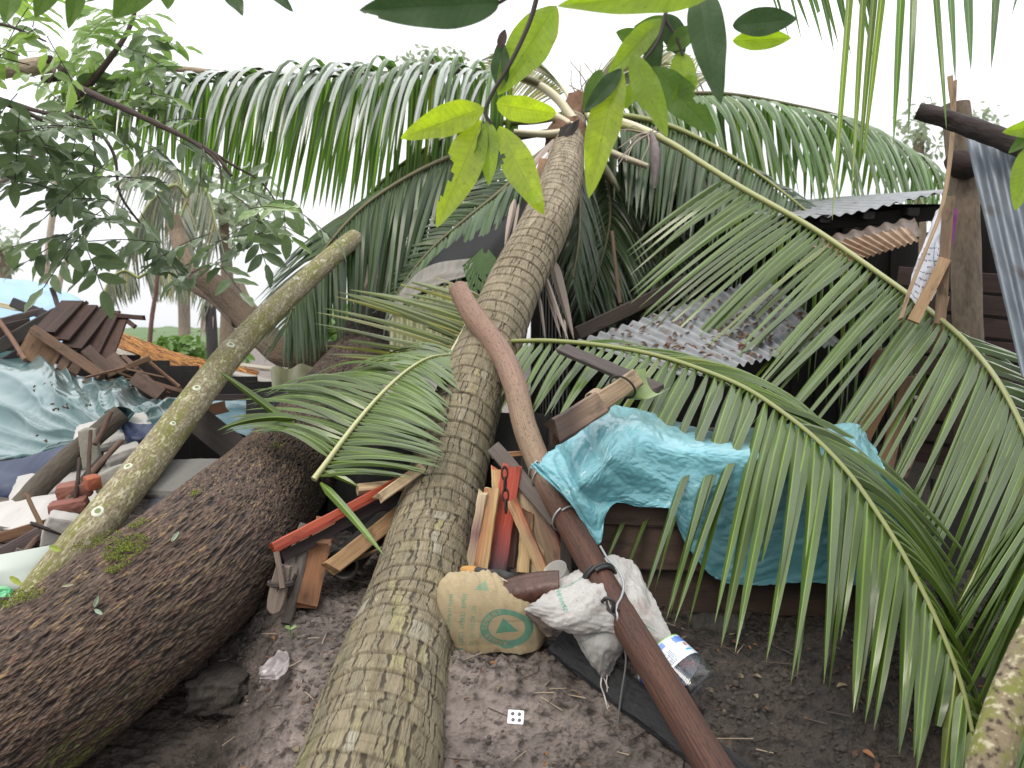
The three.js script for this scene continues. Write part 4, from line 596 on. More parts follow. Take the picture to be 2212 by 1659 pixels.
{
  const t = thing('fallen_frond', 'cut palm frond with pale chopped stalk lying on the dark log beside the palm trunk', 'palm frond', P(690, 1030, 2.78));
  frond(t, { self: true, mat: ML.frond, r0: .017, r1: .006, rachis: std({ color: lin(.42, .42, .22), roughness: .5 }), pts: [[678, 1036, 2.74], [705, 1000, 2.78], [740, 952, 2.84], [785, 895, 2.95], [830, 845, 3.06], [880, 800, 3.2], [930, 772, 3.35], [990, 765, 3.5]], sides: [
    { n: 54, t0: .1, t1: 1, single: true, w: .029, bulge: .14, jit: .07, short: .2, kink: .4, tips: [[0, 590, 900, 2.9], [.15, 480, 935, 3.0], [.3, 520, 870, 3.15], [.45, 570, 850, 3.3], [.6, 650, 845, 3.45], [.8, 760, 800, 3.6], [1, 850, 765, 3.8]] },
    { n: 54, t0: .02, t1: 1, single: true, w: .028, bulge: .07, jit: .04, kink: .3, tips: [[0, 860, 1040, 2.65], [.1, 950, 1010, 2.65], [.25, 960, 975, 2.7], [.4, 960, 935, 2.8], [.6, 970, 880, 2.95], [.8, 1000, 830, 3.15], [1, 1080, 800, 3.4]] }] });
  part('leaflet', leafletGeo(PP([692, 1042, 2.74]), PP([830, 1200, 2.36]), V3(1, .5, 0), .03, { bulge: .02, tint: [1.5, 1.5, 1.1] }), ML.frond, t);
  part('leaflet', leafletGeo(PP([705, 1020, 2.74]), PP([775, 1052, 2.7]), V3(.3, 1, 0), .025, { bulge: .05, tint: [1.5, 1.4, 1.2] }), ML.frond, t);
  part('leaflet', leafletGeo(PP([640, 930, 2.9]), PP([470, 800, 2.9]), V3(.5, 1, 0), .035, { bulge: .02 }), ML.frond, t);
  part('leaflet', leafletGeo(PP([640, 905, 2.9]), PP([470, 930, 2.8]), V3(.2, 1, 0), .035, { bulge: .12 }), ML.frond, t);
}
{
  const t = thing('yellowing_frond', 'small yellow-spotted palm frond beside the tin sheet, half behind the palm trunk', 'palm frond', P(985, 750, 3.9));
  frond(t, { self: true, mat: ML.yellow, r0: .02, r1: .012, rachis: rachisPale, pts: [[1040, 640, 4.1], [1015, 690, 4.0], [990, 735, 3.92], [972, 765, 3.85], [950, 800, 3.8]], sides: [{ n: 22, t0: 0, t1: 1, single: true, w: .035, bulge: .03, tint: [.6, .75, .6], tips: [[0, 895, 590, 4.2], [.25, 790, 630, 4.1], [.5, 720, 625, 4.0], [.75, 690, 690, 3.95], [1, 720, 770, 3.9]], jit: .06, yellow: .4 }, { n: 9, t0: .2, t1: 1, single: true, w: .03, tint: [.6, .75, .6], bulge: .05, tips: [[.2, 960, 640, 4.2], [1, 880, 770, 3.9]] }] });
}
{ // leaflets of a frond whose stalk is out of the frame, low on the right
  const t = thing('hanging_frond', 'drooping palm frond beside the mossy sapling at the low right edge', 'palm frond', P(2300, 1000, 1.9));
  frond(t, { self: true, mat: ML.frond, r0: .02, r1: .01, pts: [[2420, 820, 2.3], [2360, 940, 2.1], [2320, 1080, 1.95], [2300, 1220, 1.85], [2290, 1360, 1.78]], sides: [
    { n: 26, t0: 0, t1: 1, single: true, w: .042, bulge: .06, jit: .06, tips: [[0, 2030, 1400, 2.1], [.3, 1990, 1600, 1.95], [.6, 2060, 1720, 1.85], [1, 2190, 1800, 1.7]] },
    { n: 20, t0: 0, t1: 1, single: true, w: .04, bulge: .03, jit: .07, tint: [.7, .7, .7], tips: [[0, 2080, 1330, 2.5], [.5, 2010, 1560, 2.4], [1, 2120, 1700, 2.3]] }] });
}
{ // frond of another palm overhead, only tips in view
  const t = thing('overhanging_frond', 'blurred grey-green frond tips hanging from above at the top right', 'palm frond', P(1950, -200, 2.3));
  frond(t, { self: true, mat: ML.frondLight, r0: .02, r1: .01, rachis: rachisDark, pts: [[1560, -300, 2.8], [1750, -240, 2.6], [1950, -190, 2.4], [2120, -160, 2.2], [2300, -170, 2.0]], sides: [
    { n: 12, t0: 0, t1: .42, single: true, w: .026, bulge: .05, jit: .05, tint: [.75, .85, .9], tips: [[0, 1690, 60, 2.7], [.2, 1790, 110, 2.6], [.42, 1890, 110, 2.5]] },
    { n: 7, t0: .45, t1: .66, single: true, w: .026, bulge: .02, jit: .03, tint: [1.1, 1.1, .75], yellow: .5, broken: 0, short: 0, tips: [[.45, 1812, 470, 2.3], [.5, 1850, 400, 2.3], [.58, 1900, 330, 2.3], [.66, 2030, 280, 2.2]] },
    { n: 5, t0: .7, t1: 1, single: true, w: .028, bulge: .02, jit: .05, tint: [.8, .85, 1], tips: [[.7, 2085, 180, 2.1], [.85, 2130, 150, 2.05], [1, 2215, 110, 2.0]] }] });
}
{ // pleated undivided leaf behind the trunk
  const t = thing('pleated_leaf', 'torn pleated green palm leaf hanging behind the trunk by the black sheet', 'palm leaf', P(1040, 640, 4.35));
  const a = PP([1048, 530, 4.45]), fan = [[1000, 575, 4.5], [1010, 610, 4.45], [1022, 650, 4.4], [1050, 672, 4.35], [1085, 650, 4.35], [1100, 590, 4.4]];
  const net = []; for (let i = 0; i <= 4; i++) net.push(fan.map(q => a.clone().lerp(PP(q), .12 + .88 * i / 4)));
  part('blade', sheet(net, 90, 24, { unit: true, fray: .1, wrinkle: (u, v) => .009 * v * Math.abs((u * 15 % 1) - .5) * 2, hole: (u, v) => noise(u * 16, v * 9, 4) > .42 && v > .35 }), leafMat(.07, .15, .03, .4), t);
}

// ---------------------------------------------------------------- broad leaves: the mango tree overhead
function bladeGeo(o = {}) { // unit leaf: stalk end at origin, tip at +y 1, width 1 along x, faces +z
  const nl = o.nl || 22, nw = 8, pos = [], uv = [], idx = [], sd = o.seed || 0;
  for (let i = 0; i <= nl; i++) for (let j = 0; j <= nw; j++) {
    const t = i / nl, a = j / nw * 2 - 1, w = .5 * Math.pow(Math.sin(Math.PI * Math.pow(t, o.skew || .85)), o.pow || .62) * (1 + .06 * noise(t * 5, sd, a > 0 ? 1 : 2)) + .001;
    pos.push(a * w, t, -(o.bend || .1) * t * t + .07 * Math.abs(a) * Math.sin(Math.PI * t) * (o.fold || 1) + (o.wave ?? .02) * Math.sin(t * 16 + sd + (a > 0 ? 1.2 : 0)) * Math.abs(a)); uv.push(.5 + a * .48, t);
  }
  for (let i = 0; i < nl; i++) for (let j = 0; j < nw; j++) { const t = i / nl, a = j / nw * 2 - 1; if (o.hole && o.hole(a + 1 / nw, t)) continue; const p = i * (nw + 1) + j; idx.push(p, p + 1, p + nw + 1, p + 1, p + nw + 2, p + nw + 1); }
  return makeGeo(pos, idx, uv, null);
}
// matrix that lays a unit leaf from base to tip, its face turned towards n
function leafM(b, tip, w, n) { const Y = tip.clone().sub(b), L = Y.length(); Y.normalize(); const Z = n.clone().addScaledVector(Y, -n.dot(Y)).normalize(), X = V3().crossVectors(Y, Z); return new THREE.Matrix4().makeBasis(X.multiplyScalar(w), Y.multiplyScalar(L), Z.multiplyScalar(L)).setPosition(b); }
const bite = (...hs) => (a, t) => hs.some(([x, y, r]) => Math.hypot((a - x) * .5, (t - y) * 1.6) < r);
const mangoLeaves = (t, list) => { for (const [b, e, w, mat, o] of list) {
  const B = PP(b), E = PP(e), d = (b[2] + e[2]) / 2, n = toCam(B).add(V3(R(-.25, .25), R(-.2, .2), 0)); if (o && o.n) n.add(o.n);
  part('leaf', bladeGeo({ nl: 40, pow: .78, bend: R(.02, .1), wave: .014, seed: R(0, 9), fold: R(.4, 1), ...(o || {}) }).applyMatrix4(leafM(B, E, w * .84 * d / F, n)), mat, t);
} };
const twigMat = std({ color: lin(.05, .04, .035), roughness: .8 });
const mango = thing('mango_tree', 'mango tree overhead whose translucent yellow-green leaves hang down before the palm crown', 'tree', V3(2.2, .1, 1.4));
part('trunk', sweep([V3(2.2, .05, 1.4), V3(2.15, 1.2, 1.35), V3(1.9, 2.4, 1.0), V3(1.4, 3.5, .3), V3(.9, 4.1, -.5)], t => .17 - .1 * t, { nl: 50, nr: 18, disp: (s, a) => .02 * fbm(Math.cos(a * 6.28) * 2, Math.sin(a * 6.28) * 2, s * 4, 3) }), bark(.13, .11, .09), mango);
for (const q of [[V3(1.9, 2.4, 1.0), V3(.9, 3.1, 1.0), V3(-.3, 3.6, .7)], [V3(2.05, 2.0, 1.2), V3(2.6, 3.0, .4), V3(2.9, 3.8, -.6)], [V3(1.2, 3.75, 0), V3(.4, 3.3, -.6), V3(.05, 2.5, -1.3)]]) part('limb', sweep(q, t => .07 - .05 * t, { nl: 24, nr: 12 }), bark(.13, .11, .09), mango);
{
  const t = part('twig', sweep([[1172, -60, 1.62], [1150, 30, 1.62], [1128, 85, 1.61], [1095, 150, 1.6], [1062, 205, 1.6], [1048, 245, 1.6], [1062, 268, 1.6]].map(PP), q => .0058 - .002 * q, { nl: 40, nr: 8 }), twigMat, mango);
  mangoLeaves(t, [
    [[1046, 232, 1.6], [872, 294, 1.5], 80, ML.mango], [[1072, 225, 1.6], [1198, 247, 1.56], 66, ML.mango, { pow: .5 }], [[1040, 262, 1.6], [950, 478, 1.5], 96, ML.mango, { hole: bite([.75, .58, .2], [.95, .66, .24], [.9, .5, .12]) }],
    [[1056, 262, 1.6], [1056, 398, 1.56], 52, ML.mango2, { hole: bite([.9, .62, .1]) }], [[1078, 275, 1.6], [1168, 452, 1.5], 84, ML.mango, { hole: bite([.85, .32, .12]) }], [[1140, 425, 1.52], [1180, 425, 1.5], 40, ML.mango, { bend: -.3 }],
    [[1082, 195, 1.62], [1082, 82, 1.6], 50, ML.mangoDark], [[1200, 12, 1.66], [1076, 200, 1.6], 108, ML.mango2], [[1078, 105, 1.6], [1092, 62, 1.6], 24, ML.young],
    [[1045, 262, 1.605], [1025, 345, 1.57], 30, ML.mangoDark, { n: V3(2, 0, 0) }], [[1062, 275, 1.61], [1058, 330, 1.58], 22, ML.mangoDark]]);
}
{
  const t = part('twig', sweep([[1470, -80, 1.42], [1440, 20, 1.42], [1425, 80, 1.41], [1400, 120, 1.4], [1372, 150, 1.4]].map(PP), q => .0048 - .002 * q, { nl: 36, nr: 8 }), twigMat, mango);
  part('stem', sweep([[1435, 40, 1.42], [1460, 80, 1.42], [1475, 120, 1.42]].map(PP), q => .0035 - .001 * q, { nl: 20, nr: 7 }), twigMat, t);
  mangoLeaves(t, [
    [[1338, 140, 1.4], [1270, 418, 1.34], 88, ML.mango], [[1342, 150, 1.39], [1264, 240, 1.36], 44, ML.mangoDark], [[1366, 118, 1.4], [1440, 292, 1.35], 70, ML.mango2, { hole: bite([.9, .72, .12]) }], [[1405, 145, 1.42], [1545, 288, 1.38], 84, ML.mangoMid, { hole: bite([-.9, .6, .15]) }],
    [[1470, 110, 1.43], [1478, 215, 1.4], 66, ML.mango2], [[1512, -30, 1.3], [1555, 222, 1.27], 92, ML.mangoDark, { skew: .7 }], [[1582, 55, 1.36], [1724, 38, 1.34], 70, ML.mangoDark], [[1582, 88, 1.37], [1712, 82, 1.36], 52, ML.mango2],
    [[1428, 40, 1.42], [1312, 165, 1.4], 62, ML.mango2], [[1300, 150, 1.42], [1262, 235, 1.4], 44, ML.mangoMid], [[1545, -22, 1.12], [1206, 8, 1.1], 96, ML.mango2, { skew: .75 }], [[1420, 60, 1.44], [1400, 200, 1.44], 50, ML.mangoDark], [[1440, 30, 1.44], [1475, 125, 1.44], 60, ML.mangoDark], [[1460, 60, 1.46], [1370, 60, 1.46], 60, ML.mangoMid], [[1500, 60, 1.42], [1440, 110, 1.42], 50, ML.mangoMid], [[1380, 170, 1.42], [1350, 235, 1.4], 40, ML.mango2], [[1505, 165, 1.41], [1455, 215, 1.4], 46, ML.mango2], [[1395, 90, 1.45], [1330, 70, 1.45], 46, ML.mangoMid]]);
}
{
  const t = part('twig', sweep([[1180, -60, 1.12], [1120, -20, 1.11], [1078, 6, 1.1]].map(PP), .003, { nl: 14, nr: 6 }), twigMat, mango);
  mangoLeaves(t, [[[1080, 6, 1.1], [776, 18, 1.06], 118, ML.mangoDark, { hole: bite([.55, .62, .035], [-.8, .9, .06]), skew: .75 }]]);
}
{
  const t = part('twig', sweep([[700, -120, 1.3], [480, -80, 1.3], [250, -60, 1.3], [100, -60, 1.32]].map(PP), .004, { nl: 24, nr: 6 }), twigMat, mango);
  mangoLeaves(t, [[[330, -75, 1.3], [246, 40, 1.28], 90, ML.mangoMid, { skew: .7 }], [[120, -70, 1.3], [80, 34, 1.28], 60, ML.mangoMid], [[30, -60, 1.3], [10, 50, 1.28], 60, ML.mangoMid], [[360, -60, 1.3], [362, 18, 1.3], 50, ML.mangoMid], [[470, -60, 1.3], [524, 28, 1.28], 54, ML.mangoDark], [[540, -70, 1.3], [630, 20, 1.28], 44, ML.mangoDark], [[180, -70, 1.3], [148, 60, 1.3], 46, ML.mangoMid]]);
}
{
  const t = part('twig', sweep([[2330, 180, 1.5], [2290, 270, 1.5], [2250, 330, 1.5]].map(PP), .004, { nl: 14, nr: 6 }), twigMat, mango);
  mangoLeaves(t, [[[2270, 268, 1.5], [2170, 285, 1.48], 50, ML.mango2], [[2245, 300, 1.5], [2192, 445, 1.47], 70, ML.mango2], [[2260, 260, 1.5], [2180, 330, 1.5], 40, ML.mangoMid]]);
}
for (const q of [[1172, -60, 1.62], [1470, -80, 1.42], [1180, -60, 1.12], [700, -120, 1.3], [2330, 180, 1.5]]) { const e = PP(q), a = q[0] > 2000 ? V3(2.9, 3.8, -.6) : q[0] < 800 ? V3(-.3, 3.6, .7) : V3(.05, 2.5, -1.3); part('limb', sweep([a, a.clone().lerp(e, .5).add(V3(0, .08, 0)), e], t => .016 - .011 * t, { nl: 24, nr: 8 }), twigMat, mango); }
{ // unseen crown over the viewer's head, added to shade the scene
  const o = [], q = mulberry(41), g0 = bladeGeo({ nl: 4, bend: .15, seed: 2 });
  for (const [c, r, n] of [[V3(1.7, 4.3, .2), [1.9, .8, 1.7], 1500], [V3(.2, 4.6, 1.2), [1.5, .7, 1.3], 700], [V3(3, 3.9, -.6), [1.3, .7, 1.2], 700], [V3(2.4, 3.7, 2.2), [1.5, .8, 1.2], 600]]) for (let i = 0; i < n; i++) { const th = q() * 6.283, z = q() * 2 - 1, k = Math.pow(q(), .4), s = Math.sqrt(1 - z * z), p = V3(c.x + Math.cos(th) * s * r[0] * k, c.y + z * r[1] * k, c.z + Math.sin(th) * s * r[2] * k), d = V3(q() - .5, -q() * .9, q() - .5).normalize(); o.push(g0.clone().applyMatrix4(leafM(p, p.clone().addScaledVector(d, .14 + .1 * q()), .055, V3(q() - .5, 1, q() - .5)))); }
  part('crown', mergeGeometries(o), ML.mangoMid, mango).userData.kind = 'stuff';
}
// ---------------------------------------------------------------- leafy branches at the upper left (leaflets in pairs along a stalk)
const treeLeaf = [bladeGeo({ nl: 10, pow: .75, bend: .12, seed: 1 }), bladeGeo({ nl: 10, pow: .7, bend: .25, seed: 4 }), bladeGeo({ nl: 10, pow: .8, bend: -.08, seed: 7 })];
function leafyBranch(label, base, stems, clusters, d, mats) {
  const t = thing('leafy_branch', label, 'tree branch', base), tw = [];
  let n = 0; const more = [[], [], [], []];
  for (const [pts, r] of stems) part('stem', sweep(pts.map(PP), q => r * (1 - .6 * q), { nl: 30, nr: 9, disp: (s, a) => r * .2 * noise(s * 20, a * 6) }), bark(.07, .05, .045), t);
  for (const [u, v, rad, k, L = .13] of clusters) for (let c = 0; c < k; c++) {
    const b = P(u + R(-rad, rad) * .75, v + R(-rad, rad) * .75, d + R(-.35, .35)), ax = V3(R(-1, 1), R(-.8, .3), R(-.3, .5)).normalize(), len = R(.2, .34);
    let sd = V3().crossVectors(ax, V3(R(-.4, .4), 1, R(-.2, .6))).normalize(); const nn = V3().crossVectors(sd, ax).normalize(); if (nn.y < 0) nn.negate();
    tw.push(sweep([b, b.clone().addScaledVector(ax, len * .5).add(V3(0, .01, 0)), b.clone().addScaledVector(ax, len)], .0022, { nl: 8, nr: 4, caps: false }));
    const prs = 2 + Math.floor(rnd() * 3), mi = Math.floor(rnd() * mats.length);
    for (let i = 0; i <= prs; i++) for (const s of i === prs ? [0] : [-1, 1]) {
      const p = b.clone().addScaledVector(ax, len * (.18 + .82 * i / prs)), dir = ax.clone().multiplyScalar(s ? R(.35, .6) : 1).addScaledVector(sd, s).add(V3(0, R(-.45, -.05), 0)).normalize(), l = L * R(.8, 1.2);
      const M = leafM(p, p.clone().addScaledVector(dir, l), l * R(.36, .44), nn.clone().add(V3(R(-.4, .4), R(-.4, .4), R(-.2, .6)))), g = treeLeaf[Math.floor(rnd() * 3)];
      if (n++ < 290) placed('leaf', g, ML.tree[mats[mi]], t, M); else more[mats[mi]].push(g.clone().applyMatrix4(M));
    }
  }
  part('twigs', mergeGeometries(tw), twigMat, t).userData.kind = 'stuff';
  more.forEach((m, i) => { if (m.length) part('leaves', mergeGeometries(m), ML.tree[i], t).userData.kind = 'stuff'; });
  return t;
}
leafyBranch('leafy branch with dark brown stem hanging in front of the level palm frond', P(240, 225, 3.9), [[[[170, 190, 3.9], [240, 222, 3.85], [340, 268, 3.8], [420, 308, 3.75], [465, 335, 3.72], [500, 380, 3.7]], .02], [[[455, 325, 3.73], [500, 355, 3.75], [560, 390, 3.8], [600, 440, 3.8]], .008], [[[420, 308, 3.75], [470, 350, 3.7], [480, 400, 3.65]], .01]],
  [[520, 430, 60, 5], [560, 490, 55, 4], [490, 560, 45, 3], [400, 290, 70, 4], [445, 520, 35, 2], [590, 420, 40, 3], [330, 330, 60, 3]], 3.75, [0, 0, 2, 1]);
leafyBranch('drooping grey-green leafy branch over the light blue tarp and broken panels', P(160, 280, 3.5), [[[[0, 215, 3.6], [100, 245, 3.55], [185, 260, 3.5], [245, 330, 3.45], [260, 420, 3.4], [300, 480, 3.4]], .012], [[[200, 270, 3.5], [205, 350, 3.5], [180, 430, 3.45]], .007]],
  [[170, 500, 55, 5, .13], [235, 450, 60, 5, .13], [305, 535, 50, 4, .13], [320, 430, 55, 3, .12], [210, 320, 60, 3, .13], [60, 330, 60, 3, .13], [90, 420, 50, 2, .14]], 3.45, [0, 0, 2, 0]);
leafyBranch('light green leafy crown of a tree behind the pale bare branch', P(240, 100, 5), [[[[160, 220, 5], [220, 150, 5], [280, 60, 5.05], [300, -20, 5.1]], .025]],
  [[190, 110, 60, 5, .17], [270, 90, 70, 7, .17], [230, 190, 80, 8, .17], [310, 170, 50, 4, .17], [120, 160, 60, 4, .17], [250, 30, 50, 4, .17], [330, 60, 40, 2, .17]], 5, [1, 1, 3, 0]);
leafyBranch('dark leafy branch crowding the frame edge below the pale bare branch', P(30, 230, 3.2), [[[[-60, 200, 3.2], [20, 225, 3.2], [90, 260, 3.2]], .02]],
  [[25, 260, 60, 5], [110, 300, 60, 4], [30, 340, 50, 3], [140, 260, 60, 4], [10, 200, 40, 2]], 3.2, [2, 0, 2, 0]);
leafyBranch('yellow-green leaves at the top corner under the mango tips', P(40, 80, 2.9), [[[[-60, 40, 2.9], [30, 60, 2.9], [100, 90, 2.9]], .008]], [[30, 90, 50, 4], [90, 60, 50, 3], [70, 130, 40, 2]], 2.9, [3, 1]);

// ---------------------------------------------------------------- debris in the middle
// red and yellow split boards leaning together; heartwood red, sapwood pale
const wc = (top, mid, bot, edge) => (t, k, x) => { const m = mix3(t < .5 ? mix3(top, mid, t * 2) : mix3(mid, bot, t * 2 - 1), edge || mid, edge ? sst(.72, .98, x) : 0); return m; };
const YEL = [.55, .4, .2], PALE = [.55, .45, .3], RED = [.42, .05, .02], ORG = [.5, .13, .04], PUR = [.06, .025, .04], BRN = [.2, .08, .045], MAU = [.22, .12, .11];
for (const [a, b, w, th, col, label, o = {}] of [
  [[1042, 1070, 2.56], [1012, 1240, 2.5], 20, .03, wc(PALE, MAU, PALE), 'thin pale strip next to the trunk in the pile of split boards'],
  [[1062, 1062, 2.58], [1036, 1240, 2.5], 34, .035, wc(YEL, [.45, .28, .12], YEL, [.35, .12, .05]), 'yellow split board with rust stain in the pile of split boards'],
  [[1104, 1015, 2.66], [1072, 1232, 2.53], 44, .03, wc(RED, RED, PUR), 'glowing red board with purple lower end in the pile of split boards'],
  [[1118, 1050, 2.68], [1097, 1226, 2.58], 26, .03, wc(BRN, BRN, MAU), 'short brown board with sawn end in the pile of split boards'],
  [[1078, 1022, 2.66], [1084, 1120, 2.6], 34, .03, wc(ORG, ORG, BRN, YEL), 'orange board top beside the chain in the pile of split boards'],
  [[1140, 1110, 2.62], [1130, 1238, 2.54], 28, .03, wc(BRN, YEL, YEL), 'yellow batten standing behind the clay shard in the pile of split boards'],
  [[1136, 1046, 2.66], [1192, 1240, 2.56], 74, .03, wc(BRN, [.19, .08, .055], BRN, PALE), 'widest reddish-brown plank with wormholes in the pile of split boards', { face: V3(-.25, .1, 1) }],
  [[1110, 1092, 2.56], [1178, 1246, 2.46], 26, .035, wc(ORG, BRN, [.4, .2, .09], YEL), 'diagonal batten with yellow edge across the pile of split boards'],
  [[1182, 1078, 2.66], [1218, 1222, 2.58], 36, .03, wc(ORG, [.36, .07, .04], RED), 'red board standing behind the crooked pole in the pile of split boards'],
  [[1160, 1170, 2.6], [1155, 1246, 2.55], 36, .03, wc(YEL, PALE, PALE), 'broad pale yellow wedge low in the pile of split boards']])
  B('split_board', label, 'board', a, b, w, th, MW.vertex, { color: col, ...o, jag0: .03, nl: 16 });
B('dark_beam', 'dark grey beam slanting behind the pile of split boards', 'beam', [1068, 968, 2.75], [1205, 1128, 2.55], 34, .04, MW.grey);
B('dark_beam', 'short upright dark board behind the crooked pole', 'beam', [1222, 1110, 2.52], [1224, 1262, 2.46], 24, .02, MW.dark);
B('tan_batten', 'tan batten lying level behind the palm trunk top of the board pile', 'batten', [1062, 985, 2.85], [1180, 975, 2.85], 12, .02, MW.tan);
{
  const t = thing('iron_chain', 'short rusty iron chain hanging before the red boards', 'chain', P(1090, 1100, 2.5)), m = std({ color: lin(.05, .025, .02), roughness: .7, metalness: .4 });
  for (let i = 0; i < 4; i++) { const g = new THREE.TorusGeometry(.012, .0035, 8, 16); g.scale(.8, 1.7, 1); if (i % 2) g.rotateY(1.3); const p = P(1090 + i, 1022 + i * 24, 2.5); g.translate(p.x, p.y, p.z); part('chain_link', g, m, t); }
}
solo('broken_beam', mergeGeometries([board(PP([1372, 818, 2.52]), PP([1262, 892, 2.38]), .062, .045, { color: t => mix3([.42, .32, .2], [.3, .2, .13], t), jag: .03 }), board(PP([1290, 874, 2.41]), PP([1202, 932, 2.29]), .078, .06, { color: (t, k, x) => mix3([.28, .19, .13], [.07, .04, .03], sst(.25, .8, t + .3 * (x - .5))), jag: .07, nl: 14 })]), MW.vertex, 'broken tan beam end with dark splintered tip, bound with cord, lying on the blue tarp', 'beam');
solo('cord_wrap', sweep((() => { const a = PP([1290, 870, 2.43]), b = PP([1205, 930, 2.3]), T = b.clone().sub(a).normalize(), n = toCam(a).addScaledVector(T, -toCam(a).dot(T)).normalize(), Bn = V3().crossVectors(T, n), q = []; for (let k = 0; k <= 120; k++) { const th = k / 20 * 6.283; q.push(a.clone().addScaledVector(T, -.02 + k / 120 * .035).addScaledVector(n, .034 * Math.cos(th) + .004 * noise(k, 1)).addScaledVector(Bn, .041 * Math.sin(th))); } return q; })(), .003, { nl: 240, nr: 5 }), std({ color: lin(.35, .27, .19), roughness: .95 }), 'frayed cord wound round the broken beam end', 'cord');
solo('rubber_band', sweep((() => { const a = PP([1345, 836, 2.48]), T = PP([1205, 930, 2.3]).sub(PP([1372, 818, 2.52])).normalize(), n = toCam(a).addScaledVector(T, -toCam(a).dot(T)).normalize(), Bn = V3().crossVectors(T, n), q = []; for (let k = 0; k <= 24; k++) { const th = k / 24 * 6.283; q.push(a.clone().addScaledVector(n, .043 * Math.cos(th)).addScaledVector(Bn, .044 * Math.sin(th)).addScaledVector(T, .012 * Math.sin(th))); } return q; })(), .004, { nl: 60, nr: 6 }), std({ color: lin(.03, .025, .02) }), 'thin dark band round the upper part of the broken beam', 'band');
B('dark_plank', 'dark weathered splintered plank lying on the frond above the blue tarp', 'plank', [1222, 756, 3.1], [1415, 838, 2.75], 32, .02, wood(.07, .058, .055), { jag: .05, jag0: .05, face: V3(-.1, .8, .6) });
solo('curled_leaf', sheet([[[1395, 795, 2.6], [1372, 800, 2.55], [1350, 815, 2.52]], [[1400, 830, 2.58], [1378, 840, 2.5], [1352, 845, 2.5]], [[1420, 850, 2.58], [1395, 862, 2.5], [1362, 862, 2.5]], [[1450, 835, 2.6], [1430, 848, 2.55], [1400, 862, 2.52]]], 16, 24, {}), leafMat(.3, .38, .12, .4), 'pale curled leaf end by the broken beam on the blue tarp', 'leaf');

